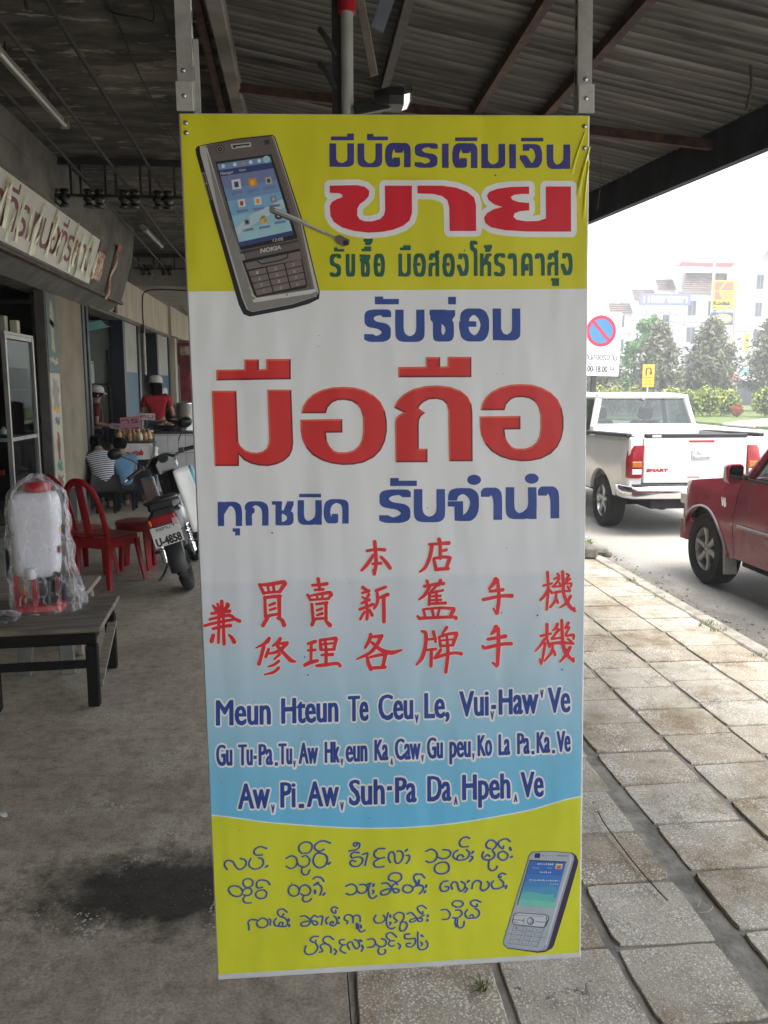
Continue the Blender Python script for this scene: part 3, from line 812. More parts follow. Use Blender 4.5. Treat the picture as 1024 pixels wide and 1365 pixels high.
def curve_b(t):
    for (a, b), (c, d) in zip(_cv, _cv[1:]):
        if t <= c + 1e-9:
            pass
            f = (t - a) / (c - a)
            i = _cv.index((a, b))
            p0 = _cv[max(i - 1, 0)][1]; p3 = _cv[min(i + 2, 5)][1]
            return 0.5 * (2 * b + (d - p0) * f + (2 * p0 - 5 * b + 4 * d - p3) * f * f + (3 * b - p0 - 3 * d + p3) * f ** 3)
    return 1061
field(lambda t: 152 + 3 * t, ymid, 0)
field(ymid, curve_b, 1)
field(curve_b, lambda t: curve_b(t) + 1.6, 3)
field(lambda t: curve_b(t) + 1.6, lambda t: 1299 - 29 * t, 2)
fields.build('printed_sheet', [vyellow, vfade, vlime, vwhite], banner, fixn=False)
# white trim on the right and bottom edges, where the print stops short of the vinyl
def put(name, polys, m, lvl, parent=None):
    return flat_mesh(name, polys, lambda a, b: BP(a, b, 0.0005 + 0.0004 * lvl), m, parent or banner)

# ---- Thai letters as pen strokes (unit box: x 0..1, y 0 at the baseline, 1 at the letter top)
GL = {
 'm': [[(0, 1), (0, 0)], [(0, .22), (.12, .06), (.35, 0), (.7, 0), (.95, .12), (1, .35), (1, 1)]],
 'b': [[(0, 1), (0, .32), (.08, .1), (.3, 0), (.7, 0), (.92, .1), (1, .32), (1, 1)]],
 'n': [[(0, 1), (0, .32), (.08, .1), (.3, 0), (.6, .02), (.85, .12), (1, .35), (1, 1)], [(1, .4), (1, 0)]],
 't': [[(.42, .30), (.42, .08), (.2, .02), (.03, .25), (0, .55), (.08, .85), (.25, 1), (.44, 1.0), (.55, .72), (.68, 1.0), (.85, .98), (1, .75), (1, 0)]],
 'd': [[(.42, .30), (.42, .06), (.2, .02), (.03, .25), (0, .55), (.1, .86), (.35, 1), (.65, 1), (.9, .92), (1, .7), (1, 0)]],
 'r': [[(1, .92), (.85, 1), (.45, 1), (.12, .93), (.02, .74), (.2, .56), (.75, .47), (.97, .3), (.9, .1), (.6, 0), (.25, 0), (0, .08)]],
 'e': [[(.5, 1), (.5, 0)]],
 'g': [[(0, .46), (.38, .02)], [(.38, .02), (.75, .06), (.97, .3), (1, .6), (.88, .9), (.6, 1), (.2, 1)], [(.2, 1), (.2, .86)]],
 's': [[(0, .97), (.22, .97), (.30, .84), (.38, .97), (.5, .97)], [(.05, .8), (.2, .66), (.2, .15), (.36, 0), (.72, 0), (.9, .15), (.9, .5), (.68, .66), (.55, .68)], [(.68, .68), (1, .96)]],
 'c': [[(0, .97), (.24, .97)], [(.22, .97), (.22, 0)], [(.22, 0), (.7, 0), (.92, .14), (.92, .4), (.72, .52), (.55, .54)], [(.72, .54), (.95, .97)]],
 'o': [[(.04, .68), (.1, .86), (.3, .99), (.6, 1), (.87, .86), (1, .55), (.92, .2), (.7, .01), (.35, 0), (.1, .14), (.02, .4), (.02, .53), (.4, .53)]],
 'S': [[(0, 0), (0, .35), (.15, .52), (.4, .54), (.95, .54)], [(.05, .8), (.2, .97), (.55, 1), (.85, .92), (.95, .7), (.95, 0)], [(.72, .92), (1, 1.14)]],
 'i': [[(.9, 0), (.9, 1.0), (.75, 1.2), (.2, 1.3), (.05, 1.48), (.3, 1.62), (.95, 1.56)]],
 'h': [[(0, 1), (0, 0)], [(0, .5), (.45, .62), (.9, .55), (.95, .4), (.95, 0)], [(.4, .62), (.75, .98), (1, 1)]],
 'a': [[(0, .86), (.2, .98), (.55, 1), (.88, .88), (1, .62), (1, 0)]],
 'k': [[(0, 0), (0, .6), (.12, .9), (.4, 1), (.65, 1), (.9, .9), (1, .62), (1, 0)], [(0, .3), (.22, .46), (.48, .46)], [(.48, .46), (.46, .26)]],
 'T': [[(0, 1), (0, 0)], [(0, .55), (.3, .94), (.6, 1), (.88, .88), (1, .6), (1, 0)]],
 'K': [[(.05, 0), (.05, .52), (.2, .64), (0, .78), (.2, .97), (.55, 1), (.88, .88), (1, .62), (1, 0)]],
 'j': [[(.02, .74), (.12, .92), (.4, 1), (.7, .98), (.95, .8), (1, .5), (.9, .2), (.65, 0), (.3, 0)], [(.3, 0), (.3, .52), (0, .52)]],
 # marks
 'M': [[(0, 0), (1, 0)], [(0, 0), (0, 1)]],            # flag on the left
 'I': [[(0, 0), (1, 0)]],
 'Y': [[(0, 0), (1, 0)], [(1, 0), (1, 1)]],
 'U': [[(0, 0), (1, 0)], [(.45, 0), (.45, 1)], [(1, 0), (1, 1)]],
 '|': [[(.5, 0), (.5, 1)]],
 'z': [[(0, .9), (.3, .9), (.3, .2), (.6, .2), (1, 1)]],
 'u': [[(0, 1), (.5, 1)], [(.5, 1), (.5, 0)]],
 'w': [[(0, 1), (.25, 1)], [(.25, 1), (.25, .1), (1, .1)], [(1, .1), (1, 1)]],
}
def thai(seq, rx, ry, org, sc, grow=0.0):
    """seq: (glyph, x0, x1, ytop, ybase) in sheet-crop units"""
    out = []
    for g, x0, x1, yt, yb in seq:
        X0, X1 = org[0] + x0 * sc, org[0] + x1 * sc
        Y0, Y1 = org[1] + yb * sc, org[1] + yt * sc
        ax, ay = rx * sc, ry * sc
        if X1 - X0 < 2 * ax: ax = (X1 - X0) / 2
        if g in 'MIYU|zuw': ay = min(ay, (Y0 - Y1) / 2.01); ax = min(ax, (X1 - X0) / 4 if g != '|' else ax)
        pen = boxpen(ax + grow, ay + grow)
        for st in GL[g]:
            pts = smooth_path([(a, b) for a, b in st], 4) if len(st) > 3 else st
            out += sweep([(X0 + ax + a * (X1 - X0 - 2 * ax), Y0 - ay - b * (Y0 - Y1 - 2 * ay)) for a, b in pts], pen)
    return out
c2o, c2s = (420, 140), 0.3711
l1 = [('m', 52, 140, 138, 222), ('Y', 57, 140, 102, 127), ('b', 153, 241, 138, 223), ('M', 187, 262, 104, 127), ('t', 252, 343, 138, 224), ('r', 357, 441, 138, 225),
      ('e', 456, 480, 139, 226), ('t', 493, 583, 139, 227), ('I', 503, 583, 116, 130), ('m', 597, 683, 140, 227), ('e', 697, 722, 141, 228), ('g', 735, 815, 141, 228),
      ('I', 740, 820, 118, 131), ('n', 832, 916, 142, 230)]
put('lettering', thai(l1, 12, 6.8, c2o, c2s), vnavy, 1)
l3 = [('r', 50, 92, 535, 617), ('M', 66, 103, 511, 527), ('b', 108, 142, 535, 616), ('s', 157, 197, 535, 616), ('U', 165, 200, 508, 526), ('z', 172, 206, 480, 505),
      ('o', 208, 249, 535, 616), ('m', 297, 342, 534, 616), ('U', 303, 342, 504, 522), ('o', 350, 396, 534, 616), ('S', 405, 445, 533, 616), ('o', 455, 500, 534, 616),
      ('g', 507, 550, 534, 616), ('i', 553, 583, 532, 614), ('h', 590, 632, 533, 615), ('z', 604, 634, 502, 530), ('r', 640, 681, 533, 615), ('a', 690, 723, 533, 614),
      ('k', 738, 780, 533, 614), ('a', 787, 823, 533, 613), ('S', 832, 873, 532, 613), ('w', 845, 874, 622, 652), ('g', 880, 923, 532, 613)]
put('lettering', thai(l3, 6.8, 5.0, c2o, c2s), vgreen, 1)
l4 = [('r', 173, 270, 735, 850), ('M', 212, 298, 688, 716), ('b', 285, 390, 735, 850), ('s', 408, 500, 733, 848), ('|', 475, 503, 689, 716), ('o', 515, 622, 732, 848), ('m', 635, 734, 731, 845)]
put('lettering', thai(l4, 15, 9.8, c2o, c2s), vblue, 1)
l5 = [('T', 138, 256, 764, 882), ('u', 210, 258, 893, 928), ('K', 270, 385, 762, 880), ('c', 402, 512, 758, 878), ('n', 528, 645, 756, 876), ('I', 535, 642, 724, 742), ('d', 655, 776, 752, 870)]
put('lettering', thai(l5, 15.5, 8.5, (250, 460), 0.2734), vblue, 1)
l6 = [('r', 10, 165, 705, 866), ('M', 65, 195, 648, 687), ('b', 180, 332, 702, 862), ('j', 345, 497, 698, 856), ('a', 507, 610, 696, 852), ('n', 628, 778, 693, 848), ('a', 785, 888, 690, 845)]
dots6 = [[(500 + .2734 * (x + 34 * math.cos(t * .3142)), 460 + .2734 * (y + 25 * math.sin(t * .3142))) for t in range(20)] for x, y in ((474, 657), (755, 651))]
put('lettering', thai(l6, 21, 13, (500, 460), 0.2734) + dots6, vblue, 1)

# ---- the big red word for "sell" with its pale halo
def crv(poly, sub=3):
    return poly
KHO = [(52, 290), (150, 288), (178, 294), (194, 308), (192, 328), (178, 344), (160, 356), (151, 372), (150, 396), (158, 410), (176, 418), (205, 418), (232, 410), (246, 396), (251, 378), (250, 290), (347, 290), (347, 388), (338, 415), (316, 434), (280, 448), (240, 456), (190, 459), (140, 453), (95, 440), (66, 420), (54, 398), (52, 362), (60, 348), (78, 338), (96, 332), (98, 324), (88, 317), (52, 316)]
SAA = [(367, 290), (455, 290), (505, 297), (545, 312), (570, 332), (577, 358), (577, 453), (482, 453), (481, 368), (474, 342), (456, 328), (425, 320), (367, 318)]
YO = [(768, 293), (700, 295), (655, 301), (625, 312), (616, 326), (622, 342), (642, 357), (672, 367), (640, 375), (617, 388), (606, 404), (610, 424), (632, 440), (680, 450), (760, 455), (918, 455), (918, 293), (828, 293), (828, 408), (800, 417), (755, 418), (722, 412), (711, 402), (716, 389), (735, 382), (768, 379), (768, 352), (730, 349), (708, 341), (702, 331), (714, 323), (740, 320), (768, 320)]
tr2 = lambda P: [(420 + x * .3711, 140 + y * .3711) for x, y in P]
big = [tr2(P) for P in (KHO, SAA, YO)]
def halo(polys, r, n=14):
    out = list(polys)
    for p in polys:
        out += sweep(p + [p[0]], ovalpen(r, r, n))
    return out
put('lettering_halo', halo(big, 7.6), vwhite, 1)
put('lettering', big, vcrim, 2)
# ---- the big red word for "mobile phone", printed with bevelled edges
MO = [(112, 222), (232, 222), (240, 470), (250, 492), (270, 510), (300, 522), (330, 525), (358, 518), (378, 503), (388, 480), (390, 455), (382, 217), (500, 217), (508, 475), (504, 510), (490, 540), (462, 565), (425, 582), (385, 590), (340, 588), (300, 578), (265, 560), (243, 535), (243, 590), (125, 590)]
UE = [(135, 120), (272, 118), (272, 70), (343, 70), (343, 118), (378, 116), (378, 68), (498, 67), (498, 167), (135, 173)]
OA = [(548, 333), (556, 300), (575, 268), (605, 240), (650, 218), (700, 206), (750, 203), (805, 206), (855, 219), (900, 244), (935, 278), (956, 322), (965, 370), (965, 420), (955, 470), (935, 512), (900, 548), (850, 573), (800, 583), (750, 585), (695, 578), (645, 562), (600, 535), (570, 500), (550, 455), (544, 410), (543, 363), (748, 360), (748, 427), (668, 428), (672, 465), (684, 492), (702, 512), (725, 522), (770, 522), (803, 512), (828, 490), (843, 460), (849, 420), (848, 350), (838, 315), (820, 290), (793, 274), (760, 268), (725, 269), (698, 281), (677, 304), (668, 333)]
THO = [(85, 305), (104, 268), (135, 238), (180, 214), (235, 200), (300, 196), (360, 203), (410, 222), (445, 252), (464, 290), (468, 335), (468, 567), (353, 567), (350, 315), (342, 288), (322, 270), (295, 263), (258, 265), (230, 278), (213, 294), (205, 308), (238, 330), (217, 347), (208, 366), (206, 390), (206, 505), (248, 505), (248, 572), (92, 572), (90, 375), (96, 355), (108, 342), (130, 328)]
UE2 = [(107, 107), (243, 105), (243, 58), (312, 58), (312, 104), (348, 104), (348, 57), (464, 57), (464, 157), (107, 158)]
OA2 = [(503 + (x - 543) * 409 / 422, 190 + (y - 203) * 377 / 382) for x, y in OA]
big2 = [[(250 + x * .2734, 460 + y * .2734) for x, y in P] for P in (MO, UE, OA)] + [[(500 + x * .2734, 460 + y * .2734) for x, y in P] for P in (THO, UE2, OA2)]
def inset(p, d):
    n = len(p); out = []
    ar = sum(p[i][0] * p[(i + 1) % n][1] - p[(i + 1) % n][0] * p[i][1] for i in range(n))
    s = 1 if ar > 0 else -1
    for i in range(n):
        a, b, c = Vector(p[i - 1]), Vector(p[i]), Vector(p[(i + 1) % n])
        n1 = Vector((-(b - a).y, (b - a).x)).normalized() * s
        n2 = Vector((-(c - b).y, (c - b).x)).normalized() * s
        q = n1 + n2
        q = q * (d / max(0.35, q.length_squared / 2) ) if q.length > .1 else n1 * d
        q = q if q.length < 2 * d else q.normalized() * 2 * d
        out.append((b.x + q.x * 0.98, b.y + q.y * 0.98))
    return out
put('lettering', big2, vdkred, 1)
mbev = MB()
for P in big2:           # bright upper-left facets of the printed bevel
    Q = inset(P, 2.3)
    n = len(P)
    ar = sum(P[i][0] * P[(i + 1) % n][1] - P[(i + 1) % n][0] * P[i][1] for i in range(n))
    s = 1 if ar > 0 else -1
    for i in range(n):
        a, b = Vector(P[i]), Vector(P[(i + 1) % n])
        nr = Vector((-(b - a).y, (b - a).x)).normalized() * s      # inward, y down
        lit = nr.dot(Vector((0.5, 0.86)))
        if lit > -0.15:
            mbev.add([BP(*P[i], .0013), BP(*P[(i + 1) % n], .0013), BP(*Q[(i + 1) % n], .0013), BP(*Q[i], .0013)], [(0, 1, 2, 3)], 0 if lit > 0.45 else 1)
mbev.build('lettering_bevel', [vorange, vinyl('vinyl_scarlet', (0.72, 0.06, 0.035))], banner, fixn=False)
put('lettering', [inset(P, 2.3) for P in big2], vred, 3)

# ---- brush-written Chinese characters
def tr(strokes, o, s):
    return [[(o[0] + p[0] * s, o[1] + p[1] * s, p[2] * s) for p in st] for st in strokes]
CA = [[(615,72,14),(660,165,14)],[(625,75,12),(720,70,18),(860,45,18),(885,62,18)],[(880,60,22),(825,148,16)],[(650,160,12),(825,146,12)],[(700,85,11),(712,150,11)],[(760,75,13),(765,150,13)],
 [(668,205,14),(675,410,16)],[(665,210,14),(760,198,16),(828,195,18)],[(818,200,20),(820,425,16)],[(715,290,10),(770,268,14)],[(720,340,10),(780,320,12)],[(680,410,16),(740,392,14),(820,380,12)],[(695,420,18),(648,500,18)],[(800,425,10),(848,445,18),(870,498,20)],
 [(215,248,17),(222,400,16)],[(122,290,8),(165,340,22)],[(172,275,12),(192,330,16)],[(268,268,8),(280,290,20),(240,340,16)],[(110,375,14),(200,362,16),(300,350,16)],[(90,438,12),(200,410,15),(300,395,15),(350,430,14),(402,455,17)],[(32,505,12),(120,480,14),(240,455,14),(335,440,12)],[(125,535,14),(220,512,15),(308,502,16)],[(183,340,13),(184,520,15),(178,682,11)],[(232,340,13),(232,520,14),(238,695,16)],[(125,605,18),(108,665,22)],[(290,600,8),(320,630,16),(345,675,19)],
 [(712,638,16),(690,670,20),(640,705,12),(572,738,5)],[(655,720,18),(630,820,16),(605,905,18)],[(705,752,14),(676,830,15)],[(828,640,17),(800,680,16),(752,715,10)],[(790,694,10),(900,685,18)],[(898,690,18),(830,755,18),(770,785,14),(700,797,9)],[(800,720,16),(880,810,18),(940,868,20),(992,881,5)],[(820,805,14),(765,855,8)],[(812,875,14),(760,915,11),(700,934,5)],[(810,945,14),(760,990,13),(660,1018,6)]]
CB = [[(190,48,16),(205,155,12)],[(135,110,12),(205,106,14),(275,95,16)],[(158,155,10),(240,150,12)],[(90,205,11),(115,255,11)],[(110,215,8),(200,195,12),(300,182,16),(320,198,12)],[(318,205,15),(285,240,9)],[(120,252,10),(295,240,11)],[(175,200,9),(185,245,8)],[(235,195,9),(228,240,8)],[(128,295,12),(140,440,14)],[(170,295,10),(275,280,14)],[(265,285,15),(265,440,13)],[(175,355,9),(225,338,12)],[(178,402,9),(230,385,12)],[(140,440,12),(270,430,11)],[(150,445,16),(130,495,16)],[(255,440,10),(280,475,16),(303,500,20)],
 [(90,680,12),(160,658,16)],[(120,670,14),(115,860,12)],[(90,745,10),(160,740,12)],[(55,890,15),(110,862,18),(180,845,13)],[(205,645,10),(215,735,16)],[(215,645,13),(290,634,12),(358,628,18)],[(363,635,18),(340,735,12)],[(255,645,11),(265,760,14),(262,890,14)],[(230,685,9),(330,675,9)],[(215,740,10),(345,735,12)],[(220,790,10),(325,785,16)],[(170,895,11),(230,888,16),(370,872,14),(400,895,15)],
 [(625,132,16),(670,160,12)],[(620,185,10),(685,165,15)],[(620,225,8),(645,240,10)],[(685,200,13),(650,260,11)],[(615,285,10),(690,252,13)],[(595,345,12),(660,322,14),(725,295,13)],[(655,260,13),(668,350,13),(665,440,13)],[(640,370,11),(600,440,11)],[(690,350,10),(715,402,14)],[(848,128,12),(755,165,13)],[(765,180,13),(768,270,14),(735,335,11)],[(780,235,11),(870,200,16)],[(828,225,16),(830,465,16)],
 [(700,590,15),(690,640,16),(645,718,11)],[(700,615,11),(808,605,17)],[(803,612,18),(760,690,17),(690,770,15),(565,830,7)],[(712,668,13),(800,740,18),(900,768,20),(1000,742,7)],[(665,815,13),(680,880,17),(700,928,18)],[(690,812,10),(790,788,14),(845,785,17)],[(840,795,18),(830,850,16),(815,905,15)],[(705,918,15),(838,908,15)]]
CC = [[(290,28,16),(305,65,14)],[(200,72,9),(290,66,12),(378,60,16)],[(225,80,15),(208,180,14),(165,280,13),(115,322,7)],[(300,85,14),(300,200,12)],[(305,135,8),(355,122,13)],[(240,205,11),(262,300,16)],[(245,200,10),(330,187,12),(388,195,14)],[(385,205,15),(355,290,12)],[(262,300,14),(370,292,14)],
 [(180,405,12),(190,450,10)],[(302,400,13),(285,445,10)],[(155,455,12),(250,435,12),(328,428,15)],[(200,460,14),(160,530,14),(105,575,6)],[(202,520,12),(197,620,12)],[(262,450,11),(215,500,10)],[(225,512,9),(322,490,10)],[(225,545,8),(300,540,10)],[(215,580,8),(305,576,10)],[(200,612,10),(345,606,13)],[(262,500,11),(265,605,11)],[(145,668,10),(160,735,11)],[(150,662,8),(290,650,10),(418,657,14)],[(420,667,17),(385,735,13)],[(225,665,11),(238,735,10)],[(290,662,9),(270,735,9)],[(92,728,11),(110,748,11)],[(105,745,13),(260,738,12),(420,733,13),(440,745,15)],
 [(805,388,17),(788,425,17),(745,475,11)],[(752,500,11),(868,485,15)],[(690,575,13),(750,562,14),(850,542,13),(948,540,17)],[(820,395,13),(832,560,15),(815,700,13)],[(782,655,5),(808,702,11)],
 [(805,824,20),(788,862,16),(760,890,7)],[(732,935,13),(810,922,14),(888,908,17)],[(682,998,10),(705,1015,14),(840,982,14),(942,976,15)],[(825,840,14),(825,1000,17),(815,1170,15)],[(772,1148,7),(808,1180,13)],
 [(130,862,9),(165,885,15),(160,1000,15),(130,1105,16),(78,1168,7)],[(235,868,14),(255,960,9)],[(165,940,8),(255,930,11)],[(172,1032,9),(255,1025,11)],[(215,1035,13),(210,1178,13)],[(355,828,14),(315,885,7)],[(285,915,9),(300,1000,13)],[(295,912,9),(370,888,12),(445,880,14)],[(445,892,17),(410,990,13)],[(300,997,9),(415,990,9)],[(355,900,9),(365,1060,15),(345,1235,13)],[(300,947,7),(430,935,7)],[(300,1032,12),(272,1070,12),(242,1108,9)],[(247,1105,12),(330,1078,13),(420,1060,12),(487,1068,14)]]
CD = [[(360,78,17),(367,300,16),(345,560,14)],[(307,250,13),(415,220,11)],[(360,312,16),(312,390,16),(268,435,13)],[(388,305,11),(415,345,15)],[(492,95,13),(505,135,16),(440,165,7)],[(510,165,14),(470,220,12),(420,265,7)],[(430,268,9),(530,255,13)],[(515,215,12),(532,255,12)],[(555,68,17),(562,220,18),(572,370,19),(640,515,21),(712,580,13)],[(610,100,12),(635,120,15),(592,172,11)],[(652,162,13),(590,212,11)],[(592,228,9),(665,222,13),(660,262,12)],[(620,262,13),(650,312,13)],[(450,340,15),(550,322,15),(650,322,11)],[(470,350,13),(460,440,15),(392,530,13)],[(475,420,13),(492,472,15)],[(658,388,18),(600,480,17),(512,540,5)],[(702,540,12),(710,580,11)],
 [(350,755,19),(345,930,17)],[(267,905,15),(400,872,13)],[(320,940,17),(262,1030,13),(197,1100,7)],[(345,935,13),(378,1040,18)],[(322,1000,15),(300,1140,15),(272,1270,12)],[(250,1200,7),(268,1258,11)],[(485,745,15),(470,795,18),(420,835,7)],[(500,822,18),(455,885,14),(407,940,11)],[(412,945,11),(530,925,15)],[(540,703,17),(545,860,20),(552,1000,21),(595,1130,24),(690,1235,13)],[(630,733,15),(592,800,16)],[(638,792,13),(592,888,12)],[(602,905,11),(688,892,18),(693,945,11)],[(622,942,14),(688,1003,15)],[(392,1005,13),(530,990,20),(678,1005,12)],[(420,1022,13),(410,1110,17),(312,1230,9)],[(440,1100,13),(450,1148,17)],[(648,1052,20),(600,1140,22),(512,1245,7)],[(690,1192,11),(695,1235,12)]]
CE = [[(195,52,16),(207,250,16),(190,368,13)],[(122,140,13),(205,127,12),(290,132,15)],[(180,182,13),(122,270,16),(67,330,11)],[(257,202,12),(302,250,16),(343,308,16)],[(172,266,10),(255,262,13)],[(178,325,7),(190,370,11)]]
chin = tr(CA, (265, 770), .12695) + tr(CB, (395, 765), .13672) + tr(CC, (540, 715), .14648) + tr(CD, (690, 755), .1025) + tr(CE, (470, 715), .13672)
hal, ink = [], []
for st in chin:
    hal += brush(st, 1.5, 3, 8); ink += brush(st, 0.45, 3, 9)
put('lettering_halo', hal, vcream, 1)
put('lettering', ink, vchin, 2)

# ---- romanised lines, blue with a white outline
A7, A8 = (270, 920), (520, 910)
def w7(x, y): return (270 + x * .2539, 920 + y * .2539)
def w8(x, y): return (520 + x * .2539, 910 + y * .2539)
rom = []   # text, x0, x1, base0, base1, cap height
def W(txt, a, b, cap):
    rom.append((txt, a, b, cap * .2539))
W('Meun', w7(54, 183), w7(343, 177), 128); W('Hteun', w7(397, 173), w7(698, 163), 128); W('Te', w7(747, 161), w7(856, 157), 128)
W('Ceu', w7(907, 155), w8(106, 188), 128); W('Le,', w8(164, 185), w8(297, 181), 128); W('Vui', w8(347, 176), w8(503, 170), 128); W('-', w8(515, 168), w8(541, 167), 110); W('Haw', w8(554, 166), w8(764, 158), 128)
W('v', w8(114, 210), w8(134, 209), 56); W('v', w8(510, 193), w8(530, 192), 56); W('v', w8(772, 80), w8(791, 79), 56); W('Ve', w8(812, 156), w8(931, 152), 128)
W('Gu', w7(54, 395), w7(140, 393), 106); W('Tu', w7(170, 393), w7(247, 391), 106); W('-', w7(250, 385), w7(268, 385), 90); W('Pa', w7(277, 391), w7(353, 389), 106); W('-', w7(362, 420), w7(379, 420), 90); W('Tu', w7(381, 388), w7(454, 386), 106)
W('v', w7(458, 404), w7(473, 404), 46); W('Aw', w7(487, 384), w7(590, 382), 106); W('Hk', w7(624, 379), w7(704, 377), 106); W('v', w7(707, 394), w7(722, 394), 46); W('eun', w7(734, 374), w7(849, 371), 106); W('Ka', w7(885, 368), w7(959, 365), 106)
W('v', w7(983, 358), w7(969, 358), -42)
W('Caw', w8(8, 403), w8(144, 399), 106); W('v', w8(146, 414), w8(160, 414), 46); W('Gu', w8(176, 397), w8(261, 394), 106); W('peu', w8(294, 391), w8(407, 388), 106); W('v', w8(413, 405), w8(427, 405), 46); W('Ko', w8(442, 384), w8(519, 381), 106)
W('La', w8(552, 379), w8(614, 376), 106); W('Pa', w8(650, 373), w8(717, 371), 106); W('-', w8(725, 400), w8(741, 400), 90); W('Ka', w8(752, 368), w8(824, 365), 106); W('-', w8(833, 395), w8(849, 394), 90); W('Ve', w8(857, 363), w8(931, 359), 106)
W('Aw', w7(167, 621), w7(337, 616), 128); W('v', w7(341, 643), w7(361, 643), 56); W('Pi', w7(390, 614), w7(471, 612), 128); W('-', w7(486, 648), w7(515, 647), 110); W('Aw', w7(529, 610), w7(699, 605), 128); W('v', w7(703, 630), w7(724, 630), 56)
W('Suh', w7(750, 602), w7(939, 596), 128); W('-', w7(950, 555), w7(977, 554), 110); W('Pa', w8(8, 628), w8(122, 624), 128); W('Da', w8(177, 621), w8(304, 617), 128); W('v', w8(337, 598), w8(316, 599), -54); W('Hpeh', w8(360, 614), w8(614, 605), 128); W('v', w8(651, 586), w8(631, 587), -52); W('Ve', w8(667, 600), w8(789, 595), 128)
_xh = font_polys('x')[2][3]
def LX(q):       # taller small letters than the plain face has
    H = capheight(); t = .745 * H
    if q <= 0: return q
    return q * t / _xh if q < _xh else t + (q - _xh) * (H - t) / (H - _xh)
def rom_polys(r):
    out = []
    for txt, a, b, cap in rom:
        fs, es, bb = font_polys(txt)
        H = capheight()
        bx, by = (r[0] * abs(cap) / 32, r[1] * abs(cap) / 32) if r[2] else (r[0], r[1])
        if r[2] and len(txt) == 1: bx, by = bx * 0.9, by * 1.2
        ix = (bx if r[2] else r[3] * abs(cap) / 32)
        sgn = 1 if b[0] > a[0] else -1
        dx = (b[0] - a[0] - sgn * 2 * ix) / (bb[1] - bb[0]); dy = (b[1] - a[1]) / (bb[1] - bb[0])
        fn = lambda p, q: (a[0] + sgn * ix + (p - bb[0]) * dx, a[1] + (p - bb[0]) * dy - LX(q) * cap / H)
        out += text_polys(txt, fn, ovalpen(bx + (0 if r[2] else 0), by, 8))
    return out
put('lettering_halo', rom_polys((3.3, 3.3, False, 1.2)), vwhite, 1)
put('lettering', rom_polys((1.2, 0.65, True)), vblue, 2)
# ---- looping hand-lettered script on the lime field
S1 = [[(100,385),(72,340),(85,300),(120,290),(162,305),(190,355),(230,385),(280,360),(300,320),(288,285),(240,270)],[(350,270),(328,320),(342,362),(390,380),(450,365),(480,320),(470,275),(430,262)],[(515,165),(450,145),(398,170),(382,208),(410,235),(470,232)],[(505,360),(525,347)],
 [(720,270),(775,242),(822,262),(835,310),(815,355),(765,375),(720,350)],[(835,310),(860,345),(910,360),(955,330),(966,280),(930,240),(890,250)],[(885,215),(855,180),(865,125),(930,95),(985,115),(990,165),(960,208),(905,215)],[(885,370),(882,410),(905,440),(945,435),(968,390)],
 [(110,600),(130,568),(185,556),(240,580),(260,620),(240,658),(190,668),(140,645),(110,600)],[(260,620),(275,595),(320,580),(355,600),(350,640),(310,660),(275,650)],[(285,565),(265,530),(280,492),(330,482),(368,510),(360,555),(310,575),(285,565)],[(285,665),(265,700),(290,735),(350,735)],
 [(455,600),(408,620),(400,662),(440,690),(495,680),(515,635),(490,602),(455,600)],[(548,545),(520,508),(460,495),(415,515),(408,560),(430,580),(470,570)],[(740,600),(760,560),(805,548),(845,575),(855,610),(840,650),(795,665),(752,640),(740,600)],[(855,610),(870,570),(915,548),(960,570),(975,610),(955,648),(910,658),(870,640)],[(905,660),(890,695),(915,725),(960,715),(985,690)]]
S2 = [[(30,195),(0,215),(-20,270),(0,320),(40,340),(95,320),(120,260),(95,212),(30,195)],[(150,100),(80,78),(20,100),(-5,135),(10,168),(50,180),(88,160)],[(130,305),(145,290)],[(375,120),(392,130),(410,112),(395,95),(375,105)],[(395,95),(432,105),(430,140),(400,165),(330,178)],[(430,195),(380,190),(348,215),(362,245),(410,235),(455,245),(460,285),(420,325),(365,325),(340,295),(355,270),(395,280)],
 [(465,210),(512,200),(500,255),(487,318)],[(680,155),(620,155),(578,190),(582,232),(625,250),(678,240)],[(622,255),(575,285),(580,325),(620,338),(670,328)],[(735,290),(715,250),(725,200),(752,185),(775,215),(778,270),(800,300),(840,275),(858,220),(840,182),(800,178)],[(883,178),(897,163)],[(888,222),(915,220),(920,255),(890,300)],
 [(85,475),(60,440),(10,430),(-20,450)],[(-10,510),(30,485)],[(10,490),(55,520),(62,560),(45,608)],[(-5,560),(0,590)],[(78,605),(92,590)],[(300,520),(350,500),(395,520),(405,562),(380,595),(330,605),(303,590)],[(405,565),(440,590),(490,575),(507,530),(480,505),(435,505)],[(512,500),(540,495)],[(530,500),(518,560),(528,620),(560,640),(598,615)],[(570,500),(565,520)],[(558,560),(572,570),(560,592)],
 [(650,495),(700,490),(740,530),(772,580),(808,580),(815,555),(770,545),(700,550),(645,572),(642,600),(680,605),(725,580),(750,520),(785,490),(803,505)],[(765,470),(722,460),(720,420),(770,390),(830,402),(840,445),(810,475),(780,478)],[(855,540),(870,515),(915,510),(950,535),(940,570),(895,585),(858,565),(855,540)],[(950,535),(985,518),(1030,515)],[(1010,465),(1005,495),(965,455),(970,412),(1035,402)],[(965,455),(980,490),(1010,512)]]
